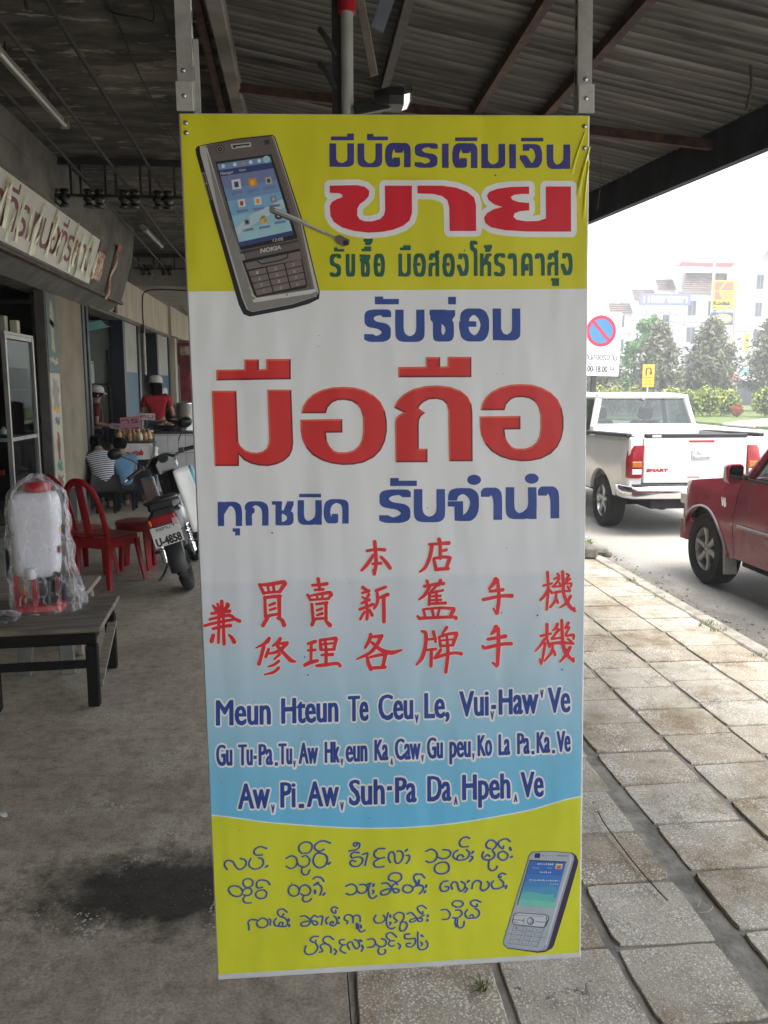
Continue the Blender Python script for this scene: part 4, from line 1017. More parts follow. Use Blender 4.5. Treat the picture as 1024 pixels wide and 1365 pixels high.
S3 = [[(95,180),(145,160),(190,185),(202,230),(175,275),(125,290),(95,275)],[(215,240),(260,255),(310,240),(335,200),(315,170),(260,165)],[(250,285),(195,308),(175,355),(200,392),(255,400),(308,375),(317,325),(290,290),(250,285)],[(405,170),(365,200),(362,240),(405,265),(470,260),(510,230),(515,190),(488,165)],[(395,255),(410,222),(440,215),(460,235)],[(520,55),(485,40),(440,60),(420,100),(440,135),(505,135)],[(543,198),(556,183)],[(535,228),(550,245),(520,280)],
 [(655,185),(640,220),(655,255),(700,265),(745,250),(765,212),(742,170),(772,140),(780,105),(750,75),(710,75),(680,110),(690,145),(720,155)],[(668,235),(690,215),(715,228)],[(708,270),(702,330),(715,360),(745,370),(778,350),(788,325)],[(845,178),(802,200),(800,240),(840,268),(882,250),(890,208),(845,178)],[(915,85),(880,60),(830,70),(798,100),(815,140),(845,155),(850,130)],[(912,145),(920,168)],[(920,238),(932,232)],
 [(80,440),(50,408),(-5,402)],[(20,500),(25,462)],[(-5,505),(55,515),(65,550),(30,595)],[(97,512),(90,530)],[(85,568),(78,582)],[(305,470),(255,480),(228,530),(250,570),(300,562),(315,530),(280,525)],[(350,550),(338,510),(360,480),(395,490),(407,540),(430,570),(465,545),(472,500),(435,475)],[(498,482),(512,468)],[(480,535),(495,550),(470,580)],[(540,545),(552,490),(590,465),(630,485),(622,540),(650,565),(695,540),(707,500),(690,475)],[(750,470),(730,500),(745,540),(790,545),(840,525),(847,485),(815,455)],[(870,405),(830,395),(800,420),(810,440),(825,425)],[(860,525),(880,515),(870,545)]]
S4 = [[(98,268),(98,235),(92,207),(115,185),(160,188)],[(165,200),(205,172),(245,190),(247,228),(210,250),(172,240),(160,212)],[(260,180),(272,190),(268,230)],[(318,175),(300,200),(308,230),(335,238)],[(337,232),(345,210),(368,208),(368,232)],[(335,238),(390,240),(410,208),(390,175),(365,165)],[(405,125),(372,100),(335,110),(330,138),(360,165),(378,138)],[(417,180),(420,195)],[(422,225),(422,240)],
 [(512,160),(550,155),(590,185),(620,225),(646,225),(640,200),(590,195),(530,208),(515,225),(540,238),(580,225),(600,175),(622,152),(640,160)],[(652,165),(690,160),(680,225)],[(735,165),(715,190),(725,220)],[(752,228),(752,207),(770,200),(775,215)],[(750,225),(780,235),(805,210),(800,175),(780,155)],[(812,95),(785,82),(760,100),(772,128),(795,132),(795,110)],[(820,165),(822,175)],[(818,210),(820,215)],[(885,220),(890,197),(866,185),(870,157),(900,145),(930,162),(935,210)],[(930,170),(955,150),(988,160),(992,200)],[(963,215),(965,255)],[(975,220),(980,265),(1000,284),(1030,270)],[(995,230),(998,250)],
 [(555,395),(545,438),(570,465),(620,455),(650,412),(635,375)],[(655,320),(612,322),(590,350),(622,370),(636,352)],[(665,447),(690,437),(670,402),(690,380),(732,385),(755,410),(755,450)],[(778,345),(742,320),(702,330),(695,358),(720,380)],[(780,420),(800,440),(785,465)],[(862,345),(830,350),(825,372),(850,388),(872,385)],[(850,392),(830,415),(840,440),(875,455)],[(905,425),(888,390),(902,365),(925,368),(940,400),(962,420),(985,395),(975,360),(945,345)],[(988,350),(1000,356)],[(1005,400),(1013,418),(1000,440)]]
S5 = [[(155,150),(138,180),(155,210),(200,210),(230,180),(215,150)],[(252,130),(238,190),(247,240),(280,260),(305,248)],[(268,150),(270,165)],[(262,205),(275,212),(265,228)],[(305,210),(325,195),(300,172),(305,145),(340,127),(375,140),(378,175),(355,205)],[(355,210),(345,245),(352,275),(385,270),(405,235),(395,207),(365,205)],[(405,140),(440,130),(475,165),(500,200),(525,195),(520,175),(470,175),(430,188),(430,205),(460,200),(490,180),(540,148)],[(560,95),(525,72),(490,85),(495,112),(525,140),(532,120)],[(570,150),(572,160)],[(568,185),(570,195)],
 [(680,108),(722,105),(750,138),(735,178),(690,185)],[(770,170),(815,170),(845,140),(832,110),(795,110)],[(800,85),(768,65),(785,38),(830,35),(855,55),(840,80),(800,85)],[(793,180),(790,215),(800,245)],[(810,185),(808,230),(830,253),(858,235),(862,200)],[(890,105),(870,135),(885,170),(910,175)],[(905,158),(925,145),(940,160)],[(910,172),(960,170),(985,140),(975,108),(950,95)],[(998,45),(955,28),(915,45),(930,75),(965,80),(965,60)],
 [(42,390),(50,410),(38,438)],[(28,353),(38,360)],[(88,345),(130,340),(150,370),(130,402),(88,408)],[(150,380),(190,403),(230,390),(232,352),(200,338)],[(180,410),(170,440),(190,465),(225,455),(230,430)],[(300,355),(265,358),(255,382),(278,400),(300,393)],[(320,325),(280,290),(243,300),(240,328),(262,348)],[(330,375),(350,395),(340,420)],[(425,300),(388,305),(387,335),(430,340),(465,335),(470,370),(440,403),(402,400),(402,377),(430,375)],[(490,285),(490,350),(492,408),(520,428),(560,412),(570,380),(555,355)],[(518,310),(530,320)],[(513,365),(527,382),(515,395)]]
scr, scrh = [], []
for S, o, s, r in ((S1, (285, 1110), .12695, 11.8), (S2, (415, 1110), .13672, 11.8), (S3, (550, 1110), .13672, 11.8), (S4, (310, 1195), .16602, 9.0), (S5, (470, 1195), .16602, 9.0)):
    for st in S:
        k = r * s * (1.25 if len(st) == 2 else 1.0)
        p = [(o[0] + x * s, o[1] + y * s) for x, y in st]
        n = len(p)
        # broad-nib pen: thick on one diagonal, thin on the other
        sp = smooth_path(p, 4) if n > 2 else p
        pen = [(a * .86 + b * .30, -a * .30 + b * .86) for a, b in ovalpen(k * 1.0, k * 0.72, 8)]
        pen2 = [(a * 1.0, b * 1.0) for a, b in ovalpen(k + 0.7, None, 8)]
        scr += sweep(sp, pen); scrh += sweep(sp, pen2)
put('lettering_halo', scrh, vinyl('vinyl_pale_lime', (0.62, 0.64, 0.16)), 1)
put('lettering', scr, vscript, 2)

# ---- printed phone pictures
def ink(name, col, rough=0.42):
    return mat(name, col, rough=rough, spec=0.35, var=0.05, scale=30)
class Art:
    def __init__(s, name, o, sc, base=1):
        s.root = None; s.o = o; s.s = sc; s.name = name; s.items = []; s.lvl = base
    def P(s, x, y): return (s.o[0] + x * s.s, s.o[1] + y * s.s)
    def poly(s, pts, m, lvl):
        s.items.append(([s.P(*p) for p in pts], m, lvl))
    def line(s, pts, r, m, lvl):
        for h in sweep([s.P(*p) for p in pts], ovalpen(r * s.s, None, 8)): s.items.append((h, m, lvl))
    def disc(s, c, r, m, lvl, ry=None):
        s.poly([(c[0] + r * math.cos(t * PI / 8), c[1] + (ry or r) * math.sin(t * PI / 8)) for t in range(16)], m, lvl)
    def text(s, txt, a, b, cap, m, lvl, bold=0.0):
        fs, es, bb = font_polys(txt)
        dx = (b[0] - a[0]) / (bb[1] - bb[0]); dy = (b[1] - a[1]) / (bb[1] - bb[0]); H = capheight()
        fn = lambda p, q: s.P(a[0] + (p - bb[0]) * dx + q * cap / H * -dy / dx * 0.3, a[1] + (p - bb[0]) * dy - q * cap / H)
        for h in text_polys(txt, fn, ovalpen(bold * s.s, None, 6) if bold else None): s.items.append((h, m, lvl))
    def make(s, parent):
        root = None
        lv = sorted(set(i[2] for i in s.items))
        ms = []
        mb = MB()
        for l in lv:
            for m in dict.fromkeys(i[1].name for i in s.items if i[2] == l):
                mm = bpy.data.materials[m]
                if mm not in ms: ms.append(mm)
                V, F = union([i[0] for i in s.items if i[2] == l and i[1].name == m])
                mb.add([BP(a, b, 0.0005 + 0.00025 * (l + 1)) for a, b in V], F, ms.index(mm))
        return mb.build(s.name, ms, parent, fixn=False)
black = ink('ink_black', (0.02, 0.02, 0.022)); dgrey = ink('ink_dark_grey', (0.06, 0.055, 0.055)); silver = ink('ink_silver', (0.50, 0.49, 0.47)); silver2 = ink('ink_silver_dark', (0.26, 0.245, 0.23))
brown = ink('ink_taupe', (0.145, 0.118, 0.108)); brown2 = ink('ink_taupe_light', (0.20, 0.165, 0.15)); navy = ink('ink_navy', (0.05, 0.07, 0.20)); white = ink('ink_white', (0.74, 0.75, 0.76))
cy1, cy2, cy3, cy4, cy5 = [ink('ink_screen_%s' % n, c) for n, c in (('violet', (0.20, 0.24, 0.42)), ('blue', (0.19, 0.32, 0.56)), ('azure', (0.22, 0.44, 0.66)), ('sky', (0.30, 0.55, 0.70)), ('aqua', (0.36, 0.62, 0.70)))]
orange = ink('ink_orange', (0.75, 0.30, 0.04)); yell = ink('ink_yellow', (0.75, 0.55, 0.06)); redi = ink('ink_red', (0.55, 0.06, 0.05)); greeni = ink('ink_green', (0.15, 0.45, 0.08))
A = Art('printed_phone', (230, 140), .2832)
A.poly([(108,208),(116,195),(150,186),(300,158),(470,140),(484,152),(605,525),(690,880),(686,912),(640,935),(560,958),(360,996),(330,985),(308,940),(180,485),(112,235)], black, 0)
A.poly([(128,195),(300,165),(470,146),(480,156),(600,530),(685,882),(672,902),(560,938),(372,974),(345,962),(322,905),(205,500),(130,225)], silver, 1)
A.poly([(155,194),(162,192),(390,920),(676,876),(684,888),(665,904),(560,936),(374,972),(352,962),(330,905),(215,500)], silver2, 2)
A.poly([(166,196),(395,900),(388,908),(372,900),(158,205)], ink('ink_silver_light', (0.62, 0.61, 0.58)), 3)
A.poly([(392,908),(665,866),(672,878),(650,888),(380,930),(372,920)], ink('ink_silver_light', (0.62, 0.61, 0.58)), 3)
A.poly([(160,192),(300,163),(466,147),(476,158),(596,530),(664,866),(392,908),(370,890),(262,540)], brown, 3)
A.poly([(466,150),(474,156),(594,530),(665,866),(655,862),(582,535)], brown2, 4)
A.poly([(201,268),(466,232),(588,628),(318,684)], black, 4)
scr4 = [(210, 279), (459, 243), (568, 612), (316, 668)]
def bil(u, v):
    a = Vector(scr4[0]).lerp(Vector(scr4[1]), u); b = Vector(scr4[3]).lerp(Vector(scr4[2]), u)
    q = a.lerp(b, v); return (q.x, q.y)
def band(v0, v1, m, l, u0=0, u1=1, sk=0.0):
    A.poly([bil(u0, v0), bil(u1, v0 - sk), bil(u1, v1 - sk), bil(u0, v1)], m, l)
band(0, .075, cy2, 5); band(.075, .15, navy, 5); band(.15, .30, cy1, 5); band(.30, .45, cy2, 5); band(.45, .63, cy3, 5); band(.63, .8, cy4, 5); band(.8, .945, cy5, 5); band(.945, 1, navy, 5)
A.poly([bil(0,.78), bil(.35,.66), bil(1,.54), bil(1,.64), bil(.5,.74), bil(0,.86)], ink('ink_cloud', (0.5, 0.66, 0.74)), 6)
A.text('Manager', (226,331), (287,321), 13, white, 6); A.text('View', (312,316), (345,310), 13, white, 6); A.text('12:05', (470,645), (518,637), 13, white, 6)
for u, m in ((.1, white), (.32, white), (.48, orange), (.62, white), (.78, white)): A.disc(bil(u, .035), 9, m, 6)
A.disc(bil(.92, .03), 17, cy5, 6)
def icon(u, v, m1, m2, w=22):
    c = bil(u, v); A.poly([(c[0]-w*.85,c[1]-w*.75),(c[0]+w*.75,c[1]-w),(c[0]+w,c[1]+w*.75),(c[0]-w*.6,c[1]+w)], m1, 6)
    A.poly([(c[0]-w*.35,c[1]-w*.4),(c[0]+w*.4,c[1]-w*.5),(c[0]+w*.5,c[1]+w*.5),(c[0]-w*.25,c[1]+w*.6)], m2, 7)
icon(.24, .27, white, navy, 26); icon(.54, .28, orange, yell); icon(.84, .29, silver, dgrey, 18)
icon(.24, .50, white, redi, 20); icon(.54, .51, white, orange, 20); icon(.83, .52, silver2, silver, 16)
icon(.24, .73, silver, dgrey, 17); A.disc(bil(.55, .74), 19, yell, 6); A.disc(bil(.58, .76), 9, orange, 7); A.disc(bil(.84, .73), 20, dgrey, 6); A.disc(bil(.84, .73), 8, white, 7)
for i, (u, v) in enumerate(((.22,.365),(.52,.375),(.81,.37),(.22,.59),(.52,.60),(.82,.60),(.22,.82),(.53,.83),(.83,.81))):
    c = bil(u, v); A.poly([(c[0]-26,c[1]),(c[0]+26,c[1]-8),(c[0]+27,c[1]+3),(c[0]-25,c[1]+12)], cy1, 6)
A.text('NOKIA', (412,697), (508,678), 19, silver, 5, 1.6)
A.poly([(318,690),(588,634),(592,645),(322,702)], dgrey, 4)
A.poly([(325,732),(598,676),(632,850),(622,862),(392,905),(380,895)], black, 4)
cols = [0, .34, .68, 1]
pad = [(338, 745), (598, 688), (628, 848), (392, 900)]
def pb(u, v):
    a = Vector(pad[0]).lerp(Vector(pad[1]), u); b = Vector(pad[3]).lerp(Vector(pad[2]), u); q = a.lerp(b, v); return (q.x, q.y)
A.poly([pb(0.0, 0), pb(1, 0), pb(1, .24), pb(.0, .2)], brown2, 5)
A.line([pb(.22,.02), pb(.28,.13), pb(.62,.14), pb(.76,.10), pb(.78,.0)], 3, black, 6)
for r in range(4):
    for c in range(3):
        v0 = .25 + r * .19; u0, u1 = cols[c] + .012, cols[c + 1] - .012
        A.poly([pb(u0, v0), pb(u1, v0), pb(u1, v0 + .165), pb(u0, v0 + .165)], brown2, 5)
        t = ('1', '2', '3', '4', '5', '6', '7', '8', '9', '*', '0', '#')[r * 3 + c]
        q = pb((u0 + u1) / 2 - .04, v0 + .13); A.text(t, q, (q[0] + 10, q[1] - 2), 13, silver, 6)
A.disc((224, 209), 21, dgrey, 4); A.disc((224, 209), 17, brown2, 5); A.disc((224, 209), 10, black, 6); A.disc((224,209), 4, silver2, 7)
A.poly([(274,185),(368,176),(372,196),(280,208)], silver, 4); A.poly([(282,191),(362,182),(364,190),(286,203)], black, 5); A.poly([(298,197),(345,191),(346,194),(300,201)], silver, 6)
A.poly([(430,166),(455,162),(460,185),(435,190)], dgrey, 4); A.disc((446, 176), 5, black, 5)
A.poly([(136,320),(150,316),(185,445),(172,450)], silver2, 2); A.poly([(142,325),(148,323),(160,365),(153,367)], black, 3); A.poly([(155,375),(163,373),(182,445),(175,447)], black, 3)
A.line([(470,497),(560,535)], 15, dgrey, 8); A.line([(478,496),(620,556)], 12, silver2, 9); A.line([(485,494),(625,553)], 4, silver, 10); A.line([(615,560),(718,604)], 8, silver2, 9); A.line([(618,556),(716,599)], 3, silver, 10)
A.line([(715,604),(772,628)], 5, silver2, 9); A.poly([(765,618),(785,612),(832,636),(828,660),(800,668),(772,652),(762,635)], brown, 10); A.disc((812, 650), 13, black, 11); A.disc((468,494), 13, brown2, 10)
A.make(banner)

B = Art('printed_phone', (655, 1125), .11719)
pur = ink('ink_purple_black', (0.055, 0.04, 0.085)); face = ink('ink_pale_silver', (0.42, 0.47, 0.53)); face2 = ink('ink_blue_silver', (0.34, 0.37, 0.48)); face3 = ink('ink_white_silver', (0.56, 0.60, 0.66))
B.poly([(420,88),(640,82),(880,100),(925,135),(945,190),(940,240),(800,720),(665,1150),(640,1190),(560,1232),(480,1240),(130,1190),(88,1150),(82,1110),(385,125)], pur, 0)
B.poly([(425,92),(640,86),(860,103),(893,125),(900,170),(740,700),(602,1160),(575,1205),(480,1222),(130,1180),(90,1140),(88,1105),(390,130)], face2, 1)
B.poly([(430,95),(640,90),(840,106),(862,130),(860,175),(700,700),(565,1150),(535,1190),(470,1205),(140,1168),(105,1130),(105,1100),(395,135)], face, 2)
B.poly([(840,110),(872,125),(878,170),(715,700),(580,1150),(560,1150),(690,700),(852,175),(852,130)], face3, 3)
B.poly([(392,178),(812,200),(808,212),(398,190),(256,694),(244,690)], dgrey, 3)
def sb(u, v):
    q0, q1, q2, q3 = (402, 186), (806, 206), (662, 732), (254, 694)
    a = Vector(q0).lerp(Vector(q1), u); b = Vector(q3).lerp(Vector(q2), u); q = a.lerp(b, v); return (q.x, q.y)
bl = [ink('ink_wave_%s' % n, c) for n, c in (('deep', (0.05, 0.17, 0.52)), ('royal', (0.06, 0.21, 0.56)), ('mid', (0.08, 0.26, 0.56)), ('azure', (0.10, 0.33, 0.56)), ('teal', (0.12, 0.42, 0.52)), ('jade', (0.14, 0.50, 0.47)), ('mint', (0.20, 0.56, 0.48)))]
vs_ = [0, .3, .45, .58, .68, .76, .86, 1]
for i, m in enumerate(bl): B.poly([sb(0, vs_[i]), sb(1, vs_[i]), sb(1, vs_[i + 1]), sb(0, vs_[i + 1])], m, 3)
B.poly([sb(.3,.62), sb(.5,.56), sb(.8,.52), sb(1,.6), sb(1,.78), sb(.3,.7)], bl[3], 4); B.poly([sb(0,.74), sb(.3,.68), sb(.6,.72), sb(.9,.7), sb(.9,.76), sb(0,.8)], bl[5], 5)
B.poly([(690,222),(768,226),(752,282),(680,280)], white, 5); B.poly([(694,236),(758,236),(744,278),(690,276)], orange, 6); B.poly([(700,262),(744,246),(738,274),(694,272)], redi, 7)
for y, x0, x1, k in ((232, 478, 672, 22), (272, 415, 500, 12), (272, 585, 650, 10), (325, 505, 640, 18), (412, 388, 740, 18), (458, 620, 722, 16)):
    n = int((x1 - x0) / (k * 1.1)); 
    for i in range(n):
        if rnd.random() < .88:
            xx = x0 + (x1 - x0) * i / n; h = k * rnd.uniform(.55, 1.0); w = k * rnd.uniform(.35, .75)
            B.poly([(xx, y + i * .8), (xx + w, y + i * .8), (xx + w + 3, y + i * .8 - h), (xx + 3, y + i * .8 - h)], white, 5)
B.poly([(455,105),(505,103),(515,115),(506,158),(452,158),(446,148)], pur, 4); B.disc((545, 132), 7, dgrey, 4); B.line([(572,134),(655,138)], 9, face2, 4); B.line([(580,134),(648,138)], 4, silver, 5)
B.text('NOKIA', (708,138), (830,143), 15, dgrey, 4)
B.poly([(225,785),(260,778),(560,798),(605,820),(612,850),(580,930),(545,952),(240,920),(200,912),(188,880),(205,810)], dgrey, 3)
B.poly([(232,792),(262,785),(555,805),(595,825),(600,850),(570,925),(540,943),(245,912),(205,905),(198,880),(212,815)], face3, 4)
B.line([(195,858),(330,866)], 3, dgrey, 5); B.line([(455,880),(585,890)], 3, dgrey, 5); B.line([(330,835),(312,870),(325,905)], 3, dgrey, 5); B.line([(575,830),(585,870),(555,940)], 5, pur, 5); B.line([(225,810),(550,822)], 3, silver2, 5)
B.disc((395, 874), 42, dgrey, 5, 44); B.disc((390, 872), 34, face2, 6, 36); B.disc((384, 866), 18, face3, 7); B.line([(215,880),(218,900)], 3, redi, 5); B.poly([(220,882),(256,885),(254,898),(218,895)], ink('ink_pink', (.6,.3,.32)), 5)
kp = [(205, 925), (552, 955), (470, 1168), (150, 1130)]
def kb(u, v):
    a = Vector(kp[0]).lerp(Vector(kp[1]), u); b = Vector(kp[3]).lerp(Vector(kp[2]), u); q = a.lerp(b, v); return (q.x, q.y)
for r in range(5): B.line([kb(0, r / 4), kb(1.0, r / 4)], 3.0, silver2, 4)
for c in range(4): B.line([kb(c / 3, 0), kb(c / 3, 1)], 3.0, silver2, 4)
B.line([(130,1015),(175,1022)], 3, silver2, 4); B.line([(520,1058),(570,1065)], 3, silver2, 4)
for r in range(4):
    for c in range(3):
        q = kb((c + .3) / 3, (r + .7) / 4); B.text(('1','2','3','4','5','6','7','8','9','*','0','#')[r*3+c], q, (q[0]+14, q[1]+1), 18, dgrey, 4)
        q = kb((c + .55) / 3, (r + .62) / 4); B.poly([q, (q[0]+34, q[1]+3), (q[0]+32, q[1]+13), (q[0]-2, q[1]+10)], face2, 4)
B.make(banner)

# ---- hangers: two slotted aluminium angles, their plates and screws
alu = mat('aluminium_strip', (0.36, 0.35, 0.32), rough=0.5, metal=0.3, var=0.15, scale=30)
alu2 = mat('aluminium_plate', (0.44, 0.43, 0.39), rough=0.45, metal=0.3, var=0.12, scale=30)
steel = mat('screw_steel', (0.45, 0.45, 0.46), rough=0.3, metal=0.9, var=0.1)
hole = mat('hole_black', (0.01, 0.01, 0.01), rough=0.9, var=0)
for side, x0, x1 in ((0, 0.002, 0.030), (1, BW - 0.026, BW + 0.002)):
    h = MB()
    h.box2((x0, -0.004, BH + 0.002), (x1, -0.0015, BH + 2.05))
    xe = x1 if side == 0 else x0
    h.box2((xe - 0.001, -0.004, BH + 0.002), (xe + 0.0015, 0.018, BH + 2.05))
    strip = h.build('hanger_strip', alu, banner)
    hh = MB()
    for i in range(6):
        hh.box2((xe - .0016, 0.004, BH + 0.06 + i * 0.05), (xe + 0.0022, 0.010, BH + 0.085 + i * 0.05))
    hh.build('slot', hole, strip)
    p = MB().box2(((x0 - 0.004) if side == 0 else x0, -0.0075, BH + 0.001), (x1 if side == 0 else x1 + 0.004, -0.0043, BH + 0.055), 0.001)
    p.build('hanger_plate', alu2, banner)
    if side == 0:
        MB().box2((0.028, 0.006, BH - 0.01), (0.042, 0.010, BH + 0.135)).build('spare_strip', alu, banner)
    for zz in ((BH + 0.028, BH + 0.075, BH - 0.019, BH - 0.037) if side == 0 else (BH + 0.028, BH + 0.065, BH - 0.022, BH - 0.063)):
        fx = (x0 + x1) / 2 - (0.003 if side == 0 else -0.001)
        yy = -0.0075 if abs(zz - BH - 0.028) < .01 else (-0.004 if zz > BH else -0.001)
        sc = MB().lathe([(0.0045, 0), (0.0045, 0.0008), (0.003, 0.0022), (0.0005, 0.0026)], (fx, yy, zz), 12, rot=(PI / 2, 0, 0))
        sc.build('screw', steel, banner, 40)

# pulled creases where the top right screws gather the vinyl, and specks of grime on the sheet
cr_m = vinyl('vinyl_yellow', (0, 0, 0))
for (a, b, w, h) in (((786, 196), (770, 262), 3.2, .0045), ((780, 176), (762, 232), 2.2, .003), ((785, 215), (778, 292), 2.4, .0035)):
    a, b = Vector(a), Vector(b); d = (b - a).normalized(); s = Vector((-d.y, d.x)); mb = MB(); n = 12
    vs = []
    for i in range(n + 1):
        t = i / n; c = a.lerp(b, t) + s * 1.5 * math.sin(3 * t); k = math.sin(PI * min(1, .12 + t * .88)) ** .7
        for q, hh in ((-1, 0), (-.35, .8), (0, 1), (.45, .6), (1, 0)):
            p = c + s * w * q * (.4 + .9 * t); vs.append(BP(p.x, p.y, .0006 + h * hh * k))
    mb.add(vs, [(i * 5 + j, i * 5 + j + 1, (i + 1) * 5 + j + 1, (i + 1) * 5 + j) for i in range(n) for j in range(4)])
    mb.build('crease', cr_m, banner, 80, fixn=False)
gr = []; rq = random.Random(8)
for i in range(46):
    x, y, r = rq.uniform(262, 770), rq.uniform(170, 1280), rq.choice((.5, .6, .7, .9, 1.2))
    gr.append([(x + r * rq.uniform(.7, 1.2) * math.cos(t), y + r * rq.uniform(.7, 1.2) * math.sin(t)) for t in [k * .785 for k in range(8)]])
o = put('grime_specks', gr, mat('grime', (.10, .09, .07), rough=.8, var=.3), 7); o['kind'] = 'stuff'
# ================================================================== things on the shop side
def loc_mb(mb, L):
    mb.v = [(x - L[0], y - L[1], z - L[2]) for x, y, z in mb.v]
    return mb
plastic_red = mat('red_plastic', (.36, .010, .014), rough=.35, spec=.5, var=.12, scale=6)
wood_dark = mat('dark_stained_wood', (.008, .007, .0065), rough=.8, spec=.2, scale=5, var=.4, bump=.3, bscale=40, stretch=(1, 6, 6))
wood_top = mat('worn_bench_top', (.12, .105, .085), rough=.6, scale=4, var=.35, bump=.3, bscale=30, col2=(.20, .175, .14), stretch=(1, 5, 1))
wood_pale = mat('weathered_plank', (.23, .20, .155), rough=.8, scale=5, var=.3, bump=.3, bscale=40, stretch=(1, 6, 1))
blackp = mat('black_plastic', (.014, .014, .015), rough=.4, spec=.5, var=.2)
chrome = mat('chrome', (.75, .76, .78), rough=.12, metal=1.0, var=.05)
rubber = mat('tyre_rubber', (.022, .021, .02), rough=.85, var=.25, scale=20, bump=.4, bscale=60)
skin = mat('skin', (.36, .20, .125), rough=.55, var=.08)
hairm = mat('black_hair', (.006, .005, .005), rough=.85, spec=.1, var=.3, scale=30)
metal_pot = mat('brushed_pot_metal', (.5, .5, .5), rough=.3, metal=.9, var=.1)
paperw = mat('white_card', (.66, .65, .62), rough=.7, var=.05)

# ---- the long sign board above the shop, wrapped in torn film
su = Vector((0, 1, 0)); sv = (Vector((-2.60, 0, 3.73)) - Vector((-2.80, 0, 3.08))).normalized(); sn = su.cross(sv)
if sn.x < 0: sn = -sn
SO = Vector((-2.795, 0, 3.10))
def SPt(y, v, d): return tuple(SO + su * y + sv * v + sn * d)
sg = thing('shop_sign', 'long white sign board with dark red letters under torn film above the shop', 'sign', (-2.7, 9, 3.1))
sgL = (-2.7, 9, 3.1)
loc_mb(MB().slab([(6.2, .0), (11.5, .0), (11.5, .60), (6.2, .60)], lambda a, b, d: SPt(a, b, .012 + d), .035), sgL).build('board', mat('sign_white_enamel', (.56, .555, .50), rough=.45, scale=2, var=.08), sg)
fm = MB()
for v in (-.005, .605): fm.beam(SPt(6.2, v, .035), SPt(11.5, v, .035), .028, .05, up=sn)
fm.beam(SPt(11.51, 0, .035), SPt(11.51, .6, .035), .028, .05, up=sn)
loc_mb(fm, sgL).build('frame', mat('sign_frame_brown', (.10, .075, .05), rough=.6, var=.3), sg)
def sign_glyphs():
    out = []
    seq = [('T', 6.95, 7.15), ('h', 7.25, 7.45), ('T', 7.55, 7.80), ('a', 7.9, 8.06), ('T', 8.16, 8.46), ('r', 8.56, 8.76), ('T', 8.98, 9.20), ('n', 9.28, 9.52), ('o', 9.60, 9.82), ('T', 9.90, 10.12), ('r', 10.20, 10.38), ('s', 10.44, 10.66), ('a', 10.80, 10.95), ('g', 11.03, 11.24)]
    for g, a, b in seq:
        for st in GL[g]:
            pts = smooth_path(st, 4) if len(st) > 3 else st
            out += sweep([(a + p * (b - a), .15 + q * .26) for p, q in pts], boxpen(.026, .02))
    for a, b in ((8.16, 8.40), (9.90, 10.05)):
        out += sweep([(a, .49), (b, .49), (b, .55)], boxpen(.02, .018))
    return out
V, F = union([[(x * 100, y * 100) for x, y in p] for p in sign_glyphs()])
loc_mb(MB().add([SPt(x / 100, y / 100, .0495) for x, y in V], F), sgL).build('lettering', mat('sign_maroon', (.16, .018, .022), rough=.5, var=.15), sg, fixn=False)
filmg = crinkle_mat('torn_clear_film', (.95, 1.0, .74), .72, .5, 12)  # lime tint and opaque lines put reflected greenery and glints into the colour
rf = random.Random(5)
for k in range(22):
    y0 = 6.9 + k * .215 + rf.uniform(-.08, .08); top = rf.uniform(.28, .60); bot = rf.uniform(.0, .18); w = rf.uniform(.03, .075); sl = rf.uniform(-.10, .06)
    ph = rf.uniform(0, 6)
    m_ = MB().grid(lambda u, v: Vector(SPt(y0 + sl * (1 - v) + (u - .5) * w * (0.15 + 1.2 * (1 - v) ** .7 + .3 * math.sin(3 * v + ph)), bot + (top - bot) * v, .060 + .012 * math.sin(5 * u + 4 * v + ph) + .006 * math.sin(9 * v + 3 * u))), 5, 14)
    loc_mb(m_, sgL).build('torn_film', filmg, sg, 80, fixn=False)
# stickers and streamers on the fascia end
goldred = mat('red_gold_paper', (.35, .03, .03), rough=.4, scale=26, var=.3, col2=(.62, .40, .22), lo=.45, hi=.62)
t = thing('paper_charm', 'square red and gold paper charm stuck beside the shop sign', 'paper charm', SPt(11.82, .1, .0))
L = SPt(11.82, .1, .0)
loc_mb(MB().grid(lambda u, v: Vector(SPt(11.62 + .40 * u, .10 + .36 * v, .03 + .012 * math.sin(7 * u) * math.sin(6 * v))), 8, 8), L).build('sheet', goldred, t, 60)
loc_mb(MB().slab([(11.60, .455), (12.04, .455), (12.04, .475), (11.60, .475)], lambda a, b, d: SPt(a, b, .002 + d), .01), L).build('top_strip', mat('dark_gold', (.25, .16, .05), rough=.4), t)
t = thing('paper_streamer', 'long narrow red and gold paper streamer hanging down the fascia', 'streamer', SPt(12.55, -.1, .0))
L = SPt(12.55, -.1, .0)
loc_mb(MB().grid(lambda u, v: Vector(SPt(12.50 + .13 * u + .03 * math.sin(3 * v), -.08 + .76 * v, .04 + .02 * math.sin(11 * v) + .006 * math.sin(6 * u))), 4, 22), L).build('ribbon', goldred, t, 60)
loc_mb(MB().grid(lambda u, v: Vector(SPt(12.48 + .17 * u, .62 + .09 * v, .05 + .015 * math.sin(9 * u))), 5, 3), L).build('knot', plastic_red, t, 60)
t = thing('wall_plaque', 'narrow brown wooden plaque with a red paper strip on the cream lintel', 'plaque', (-3.02, 14.2, 2.95))
MB().box((.0, .10, .27), (.05, .14, .50), None, .006).build('board', mat('brown_board', (.10, .06, .04), rough=.6, var=.3), t)
MB().box((.0, -.10, .25), (.012, .16, .40)).build('paper_strip', goldred, t)

